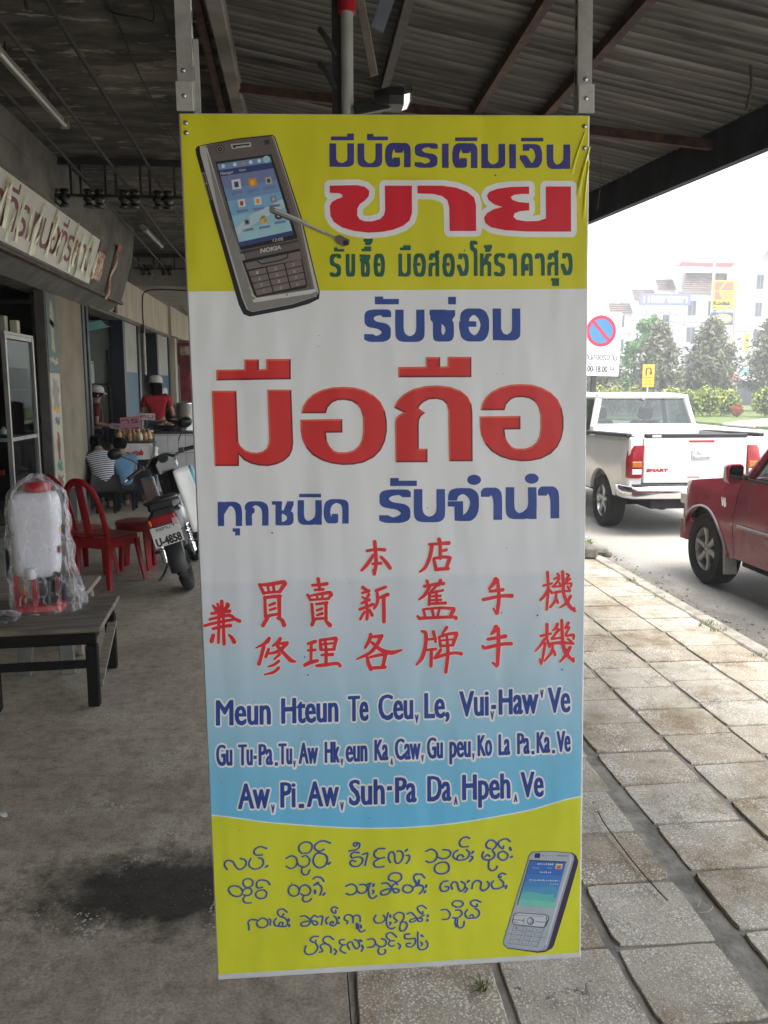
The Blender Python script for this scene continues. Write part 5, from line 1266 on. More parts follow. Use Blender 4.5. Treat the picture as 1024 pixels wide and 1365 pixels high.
# ---- ceiling: fluorescent battens, insulator racks and wires
tubeg = mat('unlit_tube_glass', (.50, .50, .47), rough=.25, spec=.6, var=.05)
battm = mat('batten_enamel', (.30, .29, .26), rough=.5, var=.2, scale=5)
def batten(label, x, y, z, L, rz=0):
    t = thing('fluorescent_light', label, 'ceiling light', (x, y, z), rz)
    MB().box((0, 0, .02), (.065, L, .05), None, .008).build('housing', battm, t)
    MB().cyl((.05, -L / 2 + .05, -.035), (.05, L / 2 - .05, -.035), .019, n=12).build('tube', tubeg, t, 40)
    for s in (-1, 1):
        MB().box((.04, s * (L / 2 - .025), -.022), (.07, .035, .065), None, .006).build('lamp_holder', battm, t)
    for s in (-1, 1): MB().cyl((0, s * L * .3, .04), (0, s * L * .3, .16), .006, n=6).build('hanger', dsteel, t)
    return t
batten('unlit fluorescent batten hung over the near end of the walkway, above the sign board', -2.06, 7.05, 4.04, 1.7)
batten('small unlit fluorescent batten further along the walkway, between the two insulator racks', -2.26, 13.45, 4.04, 1.5)
porc = mat('brown_porcelain', (.022, .018, .016), rough=.3, spec=.5, var=.2)
def rack(label, y, ztop, xs, zi, x0, x1):
    t = thing('insulator_rack', label, 'insulator rack', (xs[0], y, zi))
    L = (xs[0], y, zi)
    loc_mb(MB().box2((x0, y - .03, ztop - .07), (x1, y + .03, ztop), .004), L).build('top_bar', dsteel, t)
    loc_mb(MB().box2((x0, y - .015, zi - .015), (x1, y + .015, zi + .015)), L).build('lower_bar', dsteel, t)
    for x in xs:
        loc_mb(MB().box2((x - .012 - .13, y - .012, zi), (x + .012 - .13, y + .012, ztop)), L).build('strap', dsteel, t)
        loc_mb(MB().box2((x - .012 + .13, y - .012, zi), (x + .012 + .13, y + .012, ztop)), L).build('strap', dsteel, t)
        pr = [(.02, -.12), (.065, -.115), (.075, -.09), (.045, -.07), (.045, -.05), (.075, -.03), (.075, .0), (.045, .02), (.045, .04), (.075, .06), (.065, .085), (.02, .09)]
        for dx in (-.055, .055):
            loc_mb(MB().lathe([(r * .75, z * .95) for r, z in pr], (x + dx, y, zi - .02), 12), L).build('insulator', porc, t, 50)
    return t
rack('black bracket with four pairs of porcelain insulators across the ceiling, the nearer one', 9.6, 4.18, (-2.56, -2.20, -1.83, -1.47), 3.80, -2.72, -.55)
rack('black bracket with two pairs of porcelain insulators under the paler ceiling far back', 15.6, 4.12, (-2.72, -2.36), 3.86, -2.95, -.55)
wirem = mat('dusty_black_cable', (.016, .015, .013), rough=.75, var=.3)
wirep = mat('grey_cable', (.030, .028, .025), rough=.7, var=.3)
def cable(label, pts, r, m, group='cables along the canopy ceiling'):
    o = MB().tube(smooth_path(pts, 5), r, 6).build('cable', m, None, 60)
    return tag(o, label, 'cable', group)
for x, x2, m, r in ((-2.60, -2.76, wirep, .016), (-2.22, -2.40, wirep, .016), (-1.84, -2.05, wirep, .016), (-1.48, -1.7, wirem, .018)):
    cable('thick dusty cable strung along the canopy ceiling from insulator to insulator', [(x + .04, 2.0, 4.06), (x + .02, 5.5, 4.00), (x, 9.6, 3.90), (x - .05, 12.6, 3.84), (x2 if x < -2.1 else x - .1, 15.6, 3.86), (x2 - .05 if x < -2.1 else x - .12, 22, 3.55)], r, m)
cable('thin cable clipped to the ceiling that ends in a drooping loop', [(-1.32, 2.5, 4.16), (-1.22, 5.0, 4.16), (-1.18, 6.0, 4.15), (-1.19, 6.9, 4.10), (-1.16, 8.4, 4.08), (-1.12, 10, 4.1)], .007, wirem, 'thin ceiling wires')
cable('thin wire on the ceiling running near the left aluminium hanger', [(-.93, 2.5, 4.16), (-.90, 4.4, 4.16), (-.86, 5.4, 4.14), (-.80, 8, 4.14)], .007, wirem, 'thin ceiling wires')
cable('short wire looping between the two thin ceiling wires', [(-1.18, 6.1, 4.14), (-1.16, 5.75, 4.08), (-1.08, 5.62, 4.02), (-.98, 5.65, 4.02), (-.90, 5.8, 4.08), (-.87, 5.3, 4.14)], .006, wirem, 'thin ceiling wires')
cable('thin wire slanting across the dark ceiling between two thick cables', [(-1.35, 3.6, 4.165), (-1.50, 4.6, 4.165), (-1.52, 5.0, 4.16), (-1.62, 5.6, 4.02)], .012, wirem, 'thin ceiling wires')
t = thing('cable_conduit', 'black cable dropping from the ceiling into a pale conduit on the far lintel', 'conduit', (-2.99, 16.5, 1.9))
L = (-2.99, 16.5, 1.9)
loc_mb(MB().tube(smooth_path([(-1.9, 16.6, 3.58), (-2.6, 16.55, 3.60), (-2.92, 16.5, 3.55), (-2.98, 16.5, 3.35), (-2.98, 16.5, 2.9)], 6), .014, 6), L).build('drop_cable', wirem, t, 60)
loc_mb(MB().cyl((-2.98, 16.5, 2.0), (-2.98, 16.5, 2.9), .028, n=8), L).build('conduit_pipe', mat('conduit_pvc', (.40, .38, .31), rough=.5), t, 40)
loc_mb(MB().box((-2.99, 16.5, 2.86), (.07, .09, .16), None, .01), L).build('junction_box', blackp, t)
# rusty pipe and pole behind the banner
tag(MB().beam((-.52, 1.0, 4.04), (-.62, 9.0, 3.92), .05, .05).build('steel_pipe', rust, None), 'rusty square steel pipe running under the edge of the concrete canopy', 'pipe')
polem = mat('galvanised_pole', (.42, .42, .40), rough=.45, metal=.3, var=.12, scale=8)
pole = thing('steel_pole', 'pale grey steel pole standing behind the banner with a red band near its top', 'pole', (.187, 3.3, 0))
MB().cyl((0, 0, 0), (0, 0, 3.12), .023, n=16).build('shaft', polem, pole, 40)
MB().cyl((0, 0, 3.12), (0, 0, 3.20), .034, n=16).build('red_collar', plastic_red, pole, 40)
MB().cyl((0, 0, 3.20), (0, 0, 4.02), .020, n=16).build('upper_shaft', polem, pole, 40)
MB().box2((-.055, .03, 2.2), (-.02, .06, 4.05)).build('side_channel', dsteel, pole)
for z in (2.98, 2.86): MB().tube([(-.04, .02, z), (-.075, .0, z + .05), (-.10, .02, z + .09)], .012, 6).build('clip', dsteel, pole, 60)
MB().beam((.03, .01, 3.28), (.10, -.02, 2.90), .008, .03, bev=.002).build('loose_strap', mat('strap_steel', (.22, .20, .17), rough=.5, var=.3), pole)
fl = thing('floodlight', 'black floodlight with a bright glass front on an arm fixed to the grey pole', 'floodlight', (.21, 3.28, 2.775))
fl.scale = (.9, .9, .8)
MB().beam((0, 0, 0), (.15, -.02, .03), .035, .05, bev=.006).build('arm', blackp, fl)
MB().loft([[Vector((x, -.02 + y * s, .045 + z * s)) for y, z in ((-.05, -.035), (.05, -.035), (.06, .0), (.05, .04), (-.05, .04), (-.06, 0))] for x, s in ((.08, .6), (.14, 1.0), (.20, 1.05))]).build('housing', blackp, fl)
MB().loft([[Vector((x, -.02 + y * s, .05 + z * s + (x - .2) * .3)) for y, z in ((-.05, -.035), (.05, -.035), (.06, .0), (.05, .04), (-.05, .04), (-.06, 0))] for x, s in ((.195, 1.0), (.225, .95), (.235, .7))]).build('reflector', chrome, fl)
tag(MB().box((.33, 3.35, 3.16), (.05, .012, .16), (0, .35, .2)).build('metal_plate', mat('blue_grey_plate', (.16, .18, .21), rough=.4, metal=.4), None), 'small blue grey metal plate hanging under the awning right of the pole', 'metal plate')

# ---- glass display cabinet in the shop front
alum = mat('cabinet_aluminium', (.34, .33, .31), rough=.4, metal=.5, var=.15)
def glass_mat(name, f=.12, tint=(.8, .85, .83)):
    if name in _M: return _M[name]
    m = bpy.data.materials.new(name); m.use_nodes = True; nt = m.node_tree
    g = nt.nodes.new('ShaderNodeBsdfGlossy'); g.inputs['Roughness'].default_value = .03
    tr = nt.nodes.new('ShaderNodeBsdfTransparent'); tr.inputs[0].default_value = (*tint, 1)
    fr = nt.nodes.new('ShaderNodeFresnel'); fr.inputs[0].default_value = 1.5
    ad = nt.nodes.new('ShaderNodeMath'); ad.operation = 'MULTIPLY_ADD'; ad.inputs[1].default_value = .3 if f > .13 else .07; ad.inputs[2].default_value = f * .3 if f > .13 else .012
    nt.links.new(fr.outputs[0], ad.inputs[0])
    mx = nt.nodes.new('ShaderNodeMixShader'); nt.links.new(ad.outputs[0], mx.inputs[0]); nt.links.new(tr.outputs[0], mx.inputs[1]); nt.links.new(g.outputs[0], mx.inputs[2])
    nt.links.new(mx.outputs[0], nt.nodes['Material Output'].inputs['Surface']); _M[name] = m; return m
glass = glass_mat('pane_glass')
cb = thing('display_cabinet', 'tall aluminium framed glass display cabinet standing in the shop front', 'cabinet', (-3.7, 9.65, .15))
x0, x1, y0, y1, zb, zt = -.62, .60, -.45, .45, .10, 2.16
f = MB()
for x in (x0, x1):
    for y in (y0, y1): f.box2((x - .022, y - .022, 0), (x + .022, y + .022, zt))
for z in (zb, zt - .02, 1.05):
    for y in (y0, y1): f.box2((x0 + .022, y - .016, z - .02), (x1 - .022, y + .016, z + .02))
    for x in (x0, x1): f.box2((x - .016, y0 + .022, z - .02), (x + .016, y1 - .022, z + .02))
f.build('frame', alum, cb)
MB().box2((x0 - .02, y0 - .02, zt + .0005), (x1 + .02, y1 + .02, zt + .035), .005).build('top', alum, cb)
MB().box2((x0 + .03, y0 + .025, zb + .022), (x1 - .03, y1 - .025, zb + .05)).build('base_board', mat('cabinet_board', (.20, .18, .16), rough=.6), cb)
for z in (.62, 1.06, 1.55): MB().box2((x0 + .03, y0 + .03, z + .022), (x1 - .03, y1 - .03, z + .03)).build('shelf', glass, cb)
MB().box2((x1 - .003, y0 + .03, zb + .03), (x1 + .003, y1 - .03, zt - .05)).build('side_pane', glass, cb)
MB().box2((x0 + .03, y0 - .003, zb + .03), (x1 - .03, y0 + .003, zt - .05)).build('front_pane', glass, cb)
goods = [('round', .75, (.25, .25, .26)), ('round', .3, (.6, .6, .62)), ('box', 0, (.45, .03, .03)), ('round', .1, (.5, .5, .5)), ('box', 0, (.03, .10, .32)), ('box', 0, (.5, .47, .4))]
def good(kind, col, x, y, z, s, label, group):
    if kind == 'round':
        o = MB().lathe([(.9 * s, 0), (s, .25 * s), (s, 1.0 * s), (.55 * s, 1.35 * s), (.4 * s, 1.5 * s), (.42 * s, 1.8 * s), (.05 * s, 1.85 * s)], (0, 0, 0), 12).build('bottle', mat('goods_%d_%d' % (int(col[0] * 100), int(col[2] * 100)), col, rough=.12, spec=.7), None, 40)
    else:
        o = MB().box((0, 0, s * .8), (s * 1.3, s * .8, s * 1.6), None, .004).build('packet', mat('goods_%d_%d' % (int(col[0] * 100), int(col[2] * 100)), col, rough=.4), None)
    o.location = (x, y, z); tag(o, label, kind == 'round' and 'bottle' or 'packet', group)
    return o
rg = random.Random(4)
for sh, (z, n) in enumerate(((.803, 7), (1.243, 7), (1.733, 4))):
    for i in range(n):
        k = 'round' if (i + sh) % 3 else 'box'
        col = [(.30, .30, .31), (.62, .62, .64), (.12, .11, .12), (.48, .03, .03)][(i * 2 + sh) % 4] if k == 'round' else [(.5, .03, .03), (.03, .10, .34), (.45, .42, .36)][(i + sh) % 3]
        good(k, col, -4.15 + i * .145, 9.42 + rg.uniform(-.06, .25), z, rg.uniform(.032, .05),
             ('small bottle on a shelf inside the glass cabinet' if k == 'round' else 'small packet on a shelf inside the glass cabinet'), 'bottles in the glass cabinet' if k == 'round' else 'packets in the glass cabinet')
zc = .15 + zt + .036
for x, y, sx, sz, col, lab in ((-3.23, 9.98, .05, .16, (.50, .47, .38), 'cream carton standing at the right corner on top of the cabinet'), (-3.32, 9.86, .05, .20, (.42, .40, .34), 'taller pale carton left of the cream carton on the cabinet'),
                               (-3.85, 9.6, .14, .20, (.16, .12, .08), 'brown carton with a pale label on top of the cabinet')):
    o = MB().box((0, 0, sz / 2), (sx * 1.6, .10, sz), None, .004).build('carton', mat('carton_%d' % int(col[0] * 100), col, rough=.7), None); o.location = (x, y, zc); tag(o, lab, 'carton')
o = MB().lathe([(.10, 0), (.17, .05), (.18, .14), (.13, .24), (.03, .28)], (0, 0, 0), 16).build('basket', mat('pink_plastic', (.36, .10, .08), rough=.5), None, 50); o.location = (-4.08, 9.6, zc); tag(o, 'rounded pink basket upside down on top of the cabinet', 'basket')
p = thing('notice', 'blue paper notice with dark writing taped low on the cabinet front', 'notice', (-3.88, 9.17, .62))
MB().box((0, 0, .18), (.62, .006, .38)).build('sheet', mat('blue_paper', (.07, .22, .30), rough=.6, var=.08), p)
for i, (txt, c) in enumerate((('a', 0), ('T', 0), ('K', 1))):
    pl = []
    for j in range(5):
        for st in GL['Trnao'[(j + i * 2) % 5]]:
            pl += sweep([(10 * (-.24 + j * .10 + a * .075), 10 * (.26 - i * .10 + b * .055)) for a, b in (smooth_path(st, 3) if len(st) > 3 else st)], boxpen(.09, .07))
    V, F = union(pl); MB().add([(x / 10, -.0045, z / 10) for x, z in V], F).build('writing', mat('notice_ink' if not c else 'notice_red', (.02, .03, .08) if not c else (.25, .02, .05), rough=.6), p, fixn=False)
b_ = MB().box((0, 0, .13), (.55, .30, .26), None, .02).build('storage_box', mat('blue_box_plastic', (.02, .07, .22), rough=.4), None); b_.location = (-4.0, 9.4, .803); tag(b_, 'blue box behind the glass on the lowest cabinet shelf', 'box')

# tall posters on the door post
def poster(label, z0, z1, bands):
    t = thing('poster', label, 'poster', (-3.045, 10.76, z0))
    MB().box((.0, 0, (z1 - z0) / 2), (.006, .42, z1 - z0)).build('sheet', mat('poster_%d' % int(z0 * 10), bands[0], rough=.55, scale=5, var=.15), t)
    for (a, b, w, c) in bands[1]:
        MB().grid(lambda u, v: Vector((.0045, (u - .5) * .42 * w * (.78 + .22 * math.sin(9 * v + a * 9)), a + (b - a) * v + .02 * math.sin(7 * u))), 6, 12).build('print', mat('poster_print_%d_%d' % (int(c[0] * 100), int(c[2] * 100)), c, rough=.55, var=.3, scale=16), t, fixn=False)
poster('blue and cream strip poster on the upper part of the door post', 1.95, 2.88, ((.07, .12, .13), [(.25, .85, .40, (.34, .30, .17)), (.10, .16, .9, (.36, .33, .20)), (.55, .62, .7, (.05, .14, .20))]))
poster('long cream strip poster with coloured pictures down the lower door post', .50, 1.93, ((.42, .39, .30), [(1.02, 1.35, .75, (.24, .24, .20)), (.95, 1.02, .9, (.48, .30, .06)), (.80, .88, .5, (.10, .11, .18)), (.35, .70, .35, (.20, .05, .06)), (.22, .33, .6, (.08, .20, .13)), (.02, .15, .6, (.22, .08, .08))]))
tag(MB().box2((-3.04, 11.05, .0), (-2.92, 11.5, .46), .02).build('gas_cooker_box', mat('grey_steel_box', (.16, .17, .165), rough=.4, metal=.3, var=.2), None), 'grey steel box on the floor against the tan wall behind the red chairs', 'box')
# low slatted crate left of the sprayer
cr = thing('wooden_crate', 'grey slatted wooden crate on the floor behind the bench at the frame edge', 'crate', (-2.62, 7.4, 0))
MB().box2((-.35, -.25, .40), (.35, .25, .50), .006).build('lid', mat('grey_plank', (.17, .17, .15), rough=.8, scale=5, var=.3), cr)
for i in range(6): MB().box2((-.34 + i * .117, -.235, .0), (-.255 + i * .117, -.205, .40), .004).build('slat', mat('grey_plank', (.17, .17, .15)), cr)
MB().box2((-.34, -.20, .01), (.34, .22, .399)).build('inner_box', mat('crate_dark', (.06, .06, .055), rough=.9), cr)

# ---- benches
bn = thing('wooden_bench', 'low dark wooden bench with a worn top carrying the wrapped sprayer', 'bench', (-1.56, 4.82, .012), R(4))
MB().box((0, 0, .435), (.86, .72, .03), None, .006).build('top', wood_top, bn)
for y in (-.33, .31): MB().box((0, y, .385), (.80, .03, .068), None, .004).build('apron', wood_dark, bn)
for x in (-.39, .37): MB().box((x, -.01, .385), (.03, .58, .068), None, .004).build('apron', wood_dark, bn)
for x in (-.14, .375, -.40):
    for y in ((-.335, .30) if x != -.14 else (-.335,)):
        MB().box((x + (.0), y, .175), (.062, .058, .35), None, .006).build('leg', wood_dark, bn)
MB().box((.12, -.35, .245), (.52, .026, .045), None, .004).build('stretcher', wood_dark, bn)
MB().beam((.39, -.30, .10), (.39, .29, .30), .018, .05, up=(1, 0, 0)).build('side_brace', wood_pale, bn)
b2 = thing('plank_bench', 'pale weathered plank bench on splayed legs behind the dark bench', 'bench', (-1.86, 5.72, 0), R(3))
MB().box((0, 0, .405), (.84, .50, .03), None, .005).build('top', wood_pale, b2)
for x in (-.30, .34):
    for s in (-1, 1):
        MB().beam((x + .03, s * .28, 0), (x, s * .20, .39), .07, .03, up=(1, 0, 0), bev=.004).build('leg', wood_pale, b2)
    MB().beam((x, -.25, .16), (x, .25, .16), .025, .05).build('rung', wood_pale, b2)
MB().beam((.40, -.22, .385), (.37, .05, .05), .02, .05, up=(0, 1, 0)).build('brace', wood_pale, b2)
for x, y, h in ((-1.73, 5.08, .40), (-1.46, 5.06, .40)):
    pass
tr_ = thing('low_trestle', 'low grey trestle with wide plank legs seen under the dark bench', 'trestle', (-1.59, 5.12, 0))
MB().box((0, .02, .33), (.44, .16, .03), None, .004).build('top', wood_pale, tr_)
for s in (-1, 1): MB().beam((s * .135, -.04, 0), (s * .105, .02, .32), .085, .03, up=(0, 1, 0), bev=.004).build('leg', mat('grey_plank', (.17, .17, .15)), tr_)
MB().beam((-.12, .0, .14), (.12, .0, .16), .02, .035).build('rung', wood_pale, tr_)

# ---- knapsack sprayer wrapped in clear plastic
spL = (-1.55, 4.93, .463)
sp_ = thing('backpack_sprayer', 'white knapsack sprayer with red base wrapped in a clear plastic bag on the bench', 'sprayer', spL, R(8))
sp_.scale = (.84, .9, 1.0)
whitep = mat('milky_tank_plastic', (.70, .70, .76), rough=.35, spec=.5, var=.03, scale=3)
def rrect(w, d, r, n=5):
    out = []
    for cx_, cy_, a0 in ((w / 2 - r, d / 2 - r, 0), (-w / 2 + r, d / 2 - r, 90), (-w / 2 + r, -d / 2 + r, 180), (w / 2 - r, -d / 2 + r, 270)):
        for i in range(n + 1):
            a = R(a0 + 90 * i / n); out.append((cx_ + r * math.cos(a), cy_ + r * math.sin(a)))
    return out
def ring_z(w, d, r, z, ox=0, oy=0): return [Vector((x + ox, y + oy, z)) for x, y in rrect(w, d, r)]
tk = MB().loft([ring_z(.20, .12, .05, .195, .01), ring_z(.27, .17, .06, .21), ring_z(.295, .19, .06, .25), ring_z(.305, .20, .06, .40), ring_z(.31, .20, .06, .47), ring_z(.33, .21, .06, .50), ring_z(.33, .21, .06, .60), ring_z(.315, .205, .06, .65), ring_z(.28, .18, .06, .685), ring_z(.16, .12, .05, .70)])
tk.build('tank', whitep, sp_, 50)
MB().lathe([(.03, .19), (.035, .2), (.035, .25), (.02, .255)], (-.03, -.105, .01), 12).build('outlet_boss', whitep, sp_, 40)
MB().lathe([(.085, .695), (.092, .70), (.092, .735), (.08, .75), (.02, .755)], (.02, 0, 0), 20).build('cap', plastic_red, sp_, 40)
MB().loft([ring_z(.33, .21, .04, 0), ring_z(.32, .20, .04, .03), ring_z(.28, .15, .04, .035), ring_z(.27, .14, .04, .04)]).build('base_tray', plastic_red, sp_, 40)
for x in (-.135, -.02, .13): MB().beam((x, -.06, .03), (x, -.06, .22), .035, .03, bev=.005).build('base_leg', plastic_red, sp_)
MB().lathe([(.055, .03), (.06, .05), (.06, .18), (.03, .20)], (.06, -.02, 0), 16).build('pump_chamber', blackp, sp_, 40)
MB().tube(smooth_path([(.10, -.10, .06), (.15, -.12, .12), (.16, -.10, .20), (.12, -.08, .22)], 5), .014, 8).build('hose', blackp, sp_, 60)
MB().tube([(-.08, -.10, .06), (-.08, -.10, .17)], .012, 8).build('valve', mat('brass', (.5, .33, .12), rough=.3, metal=.9), sp_, 40)
MB().tube([(-.10, -.115, .10), (-.07, -.125, .12)], .02, 8).build('valve_knob', plastic_red, sp_, 40)
MB().tube([(.17, -.08, .06), (.17, -.09, .16)], .016, 8).build('grip', mat('blue_black_grip', (.012, .016, .05), rough=.4), sp_, 40)
MB().box((.1595, -.02, .53), (.004, .07, .14), None).build('label', mat('yellow_label', (.62, .47, .02), rough=.4, var=.2, scale=20), sp_)
MB().box((.157, -.055, .36), (.006, .05, .04), None).build('strap_buckle', plastic_red, sp_)
bagf = crinkle_mat('clear_plastic_bag', (.86, .86, .90), .035, .40, 17)
rb_ = random.Random(9)
def bag(u, v):
    a = 2 * PI * u; z = -.0 + .79 * v
    w = .205 - .02 * v; d = .155 - .01 * v
    if v < .35: w += .05 * (1 - v / .35) * (0.4 + .6 * max(0, math.cos(a))); d += .035 * (1 - v / .35)
    if v > .84: k = max(.12, 1 - ((v - .84) / .16) ** 1.6 * .88); w *= k; d *= k
    cr_ = .012 * math.sin(7 * a + 4 * v) + .010 * math.sin(13 * a - 9 * v) + .008 * math.sin(23 * a + 15 * v + 2) + .006 * math.sin(31 * v + 3 * a)
    ca, sa = math.cos(a), math.sin(a)
    e = .75
    return Vector(((w + cr_) * math.copysign(abs(ca) ** e, ca) + .015 + .02 * (1 - v), (d + cr_) * math.copysign(abs(sa) ** e, sa), max(.003, z + .012 * math.sin(5 * a) * (1 if v > .1 else 0))))
MB().grid(bag, 64, 48).build('plastic_wrap', bagf, sp_, 80, fixn=False)
lit = thing('plastic_bag', 'small crumpled clear bag of dark metal fittings in front of the sprayer', 'plastic bag', (-1.66, 4.62, .463))
MB().grid(lambda u, v: Vector(((.09 + .012 * math.sin(9 * u * 6.28)) * math.cos(2 * PI * u) * math.sin(PI * min(v, .98)), (.05 + .01 * math.sin(14 * u)) * math.sin(2 * PI * u) * math.sin(PI * min(v, .98)), .075 * (1 - math.cos(PI * v)) / 2 + .006 * math.sin(20 * u) * math.sin(PI * v))), 26, 10).build('film', bagf, lit, 80, fixn=False)
MB().tube(smooth_path([(-.05, 0, .02), (0, .01, .03), (.05, -.01, .02)], 4), .016, 8).build('fitting', blackp, lit, 50)

# ---- red plastic chairs and stool
def chair_parts(root):
    st = MB()
    pr = [Vector((x, y, .43 + .012 * ((x / .2) ** 2 + (y / .2) ** 2))) for x, y in rrect(.42, .42, .08)]
    lo = [Vector((x, y, .395)) for x, y in rrect(.40, .40, .08)]; rim = [Vector((x, y, .435)) for x, y in rrect(.44, .44, .09)]
    ctr = [Vector((x * .3, y * .3, .425)) for x, y in rrect(.42, .42, .08)]
    st.loft([lo, rim, pr, ctr]); st.build('seat', plastic_red, root, 40)
    sk = MB()
    for a, b in (((-.19, -.19), (.19, -.19)), ((-.19, .19), (.19, .19)), ((-.19, -.19), (-.19, .19)), ((.19, -.19), (.19, .19))):
        sk.beam((*a, .39), (*b, .39), .012, .085)
    sk.build('skirt', plastic_red, root)
    # backrest: arch with a central opening split by a slat; leans back (toward -x)
    arch = [(-.20, .42), (-.205, .55), (-.195, .70), (-.155, .85), (-.08, .93), (0, .95), (.08, .93), (.155, .85), (.195, .70), (.205, .55), (.20, .42)]
    def bk(y, z): return Vector((-.19 - (z - .42) * .22, y, z))
    path = [bk(y, z) for y, z in smooth_path(arch, 4)]
    MB().tube(path, [(.032, .014)] * len(path), 8, ref=(1, 0, .2)).build('back_frame', plastic_red, root, 60)
    for y0_, y1_ in ((0, 0),):
        MB().tube([bk(y0_, .44), bk((y0_ + y1_) / 2, .66), bk(y1_, .93)], [(.045, .009)] * 3, 8, ref=(1, 0, .2)).build('back_slat', plastic_red, root, 60)
    MB().tube([bk(-.19, .48), bk(0, .47), bk(.19, .48)], [(.03, .012)] * 3, 8).build('back_rail', plastic_red, root, 60)
    for sx in (-1, 1):
        for sy in (-1, 1):
            x, y = sx * .18, sy * .18
            secs = []
            for z, w, o in ((.40, .034, 0), (.2, .026, .022), (0, .02, .05)):
                cx_, cy_ = x + sx * o, y + sy * o
                secs.append([Vector((cx_ - sx * w, cy_ + sy * w * .9, z)), Vector((cx_ + sx * w * .6, cy_ + sy * w * .9, z)), Vector((cx_ + sx * w * .6, cy_ - sy * w, z)), Vector((cx_ + sx * w * .1, cy_ - sy * w, z)), Vector((cx_ + sx * w * .1, cy_ + sy * w * .3, z)), Vector((cx_ - sx * w, cy_ + sy * w * .3, z))])
            MB().loft(secs).build('leg', plastic_red, root)
ch = thing('plastic_chair', 'red plastic chair with an arched back standing right of the wrapped sprayer', 'chair', (-1.78, 7.58, 0), R(60), 'red plastic chairs')
chair_parts(ch)
c2 = copy_tree(ch); c2.location = (-2.10, 7.95, 0); c2.rotation_euler = (0, 0, R(52)); c2['label'] = 'red plastic chair half hidden behind the wrapped sprayer, left of the other chair'
stl = thing('plastic_stool', 'round red plastic stool beside the red chair, nearer the motorcycle', 'stool', (-1.62, 8.15, 0))
MB().lathe([(.13, .43), (.19, .44), (.20, .455), (.195, .475), (.17, .482), (.02, .478)], (0, 0, 0), 24).build('seat', plastic_red, stl, 40)
MB().lathe([(.192, .39), (.194, .44)], (0, 0, 0), 24, caps=False).build('skirt', plastic_red, stl, 40)
for i in range(4):
    a = PI / 4 + i * PI / 2; c_, s_ = math.cos(a), math.sin(a)
    MB().loft([[Vector(((r + dx) * c_ - dy * s_, (r + dx) * s_ + dy * c_, z)) for dx, dy in ((-.012, -w), (.012, -w), (.012, w), (-.012, w))] for z, r, w in ((.44, .165, .04), (.2, .175, .03), (0, .19, .022))]).build('leg', plastic_red, stl)
# ---- motorcycle (built along +Y, rear axle at y 0; leaning on its side stand)
mc = thing('motorcycle', 'parked step-through motorcycle seen from behind with white leg shields and a white number plate', 'motorcycle', (-.99, 7.22, 0))
mc.rotation_euler = (0, R(-15), R(5)); mc.scale = (1.04, 1.04, 1.05)
blk = mat('gloss_black_paint', (.014, .014, .016), rough=.22, spec=.6, var=.1)
gry = mat('dark_grey_casting', (.07, .07, .07), rough=.5, metal=.4, var=.25, scale=12)
whi = mat('white_leg_shield', (.62, .62, .58), rough=.35, var=.08, scale=4)
def wheel(mb_t, y, r=.285, w=.045, x=0.0, rot=0):
    c = Vector((x, y, r))
    ax = Vector((math.cos(rot), math.sin(rot), 0)); fw = Vector((-math.sin(rot), math.cos(rot), 0))
    pts = [c + fw * (math.cos(a) * (r - w)) + Vector((0, 0, math.sin(a) * (r - w))) for a in [2 * PI * i / 36 for i in range(36)]]
    return mb_t.tube(pts, w, 10, closed=True)
def mwheel(y, rot=0):
    o = wheel(MB(), y, rot=rot).build('wheel', rubber, mc, 60)
    ax = Vector((math.cos(rot), math.sin(rot), 0)); fw = Vector((-math.sin(rot), math.cos(rot), 0)); c = Vector((0, y, .285))
    rm = MB(); pts = [c + fw * (math.cos(a) * .205) + Vector((0, 0, math.sin(a) * .205)) for a in [2 * PI * i / 30 for i in range(30)]]
    rm.tube(pts, .018, 6, closed=True); rm.build('rim', chrome, o, 60)
    hb = MB(); hb.cyl(c - ax * .06, c + ax * .06, .055, n=14)
    for i in range(14):
        a = 2 * PI * i / 14; hb.cyl(c + ax * .03 * (-1) ** i + fw * (.05 * math.cos(a)) + Vector((0, 0, .05 * math.sin(a))), c + fw * (.2 * math.cos(a + .2)) + Vector((0, 0, .2 * math.sin(a + .2))), .003, n=4)
    hb.build('hub', gry, o, 50)
mwheel(0); mwheel(1.22, R(22))
fdr = MB()
secs = []
for i in range(12):
    a = R(-8 + i * 12); r = .335
    c = Vector((0, -math.cos(a) * r, .285 + math.sin(a) * r))
    n = Vector((0, -math.cos(a), math.sin(a)))
    secs.append([c + Vector((x, 0, 0)) - n * k for x, k in ((-.075, .05), (-.07, .0), (-.04, -.018), (.04, -.018), (.07, 0), (.075, .05), (.06, .05), (.03, .005), (-.03, .005), (-.06, .05))])
fdr.loft(secs).build('rear_mudguard', blackp, mc, 50)
MB().loft([[Vector((x * w, y, z + h)) for x, h in ((-1, -.10), (-1, .02), (-.6, .085), (.6, .085), (1, .02), (1, -.10))] for y, w, z in ((-.27, .10, .66), (-.22, .135, .665), (.0, .145, .66), (.3, .13, .62), (.55, .10, .58))]).build('tail_cowl', blk, mc, 50)
redl = mat('red_tail_lens', (.30, .010, .018), rough=.15, spec=.7, var=.1)
MB().box((-.01, -.275, .66), (.20, .03, .085), None, .012).build('tail_light', redl, mc)
MB().box((.075, -.292, .635), (.045, .012, .055), None, .008).build('indicator_lens', mat('pale_lens', (.60, .42, .36), rough=.2), mc)
MB().box((-.12, -.27, .66), (.03, .05, .06), None, .012).build('indicator', mat('amber_lens', (.45, .14, .02), rough=.2), mc)
pl = thing('p', None, None); bpy.data.objects.remove(pl)
plate = MB().box((0, 0, 0), (.235, .004, .165), (R(-14), 0, 0), .002).build('number_plate', mat('plate_white', (.66, .66, .63), rough=.4, var=.06), mc)
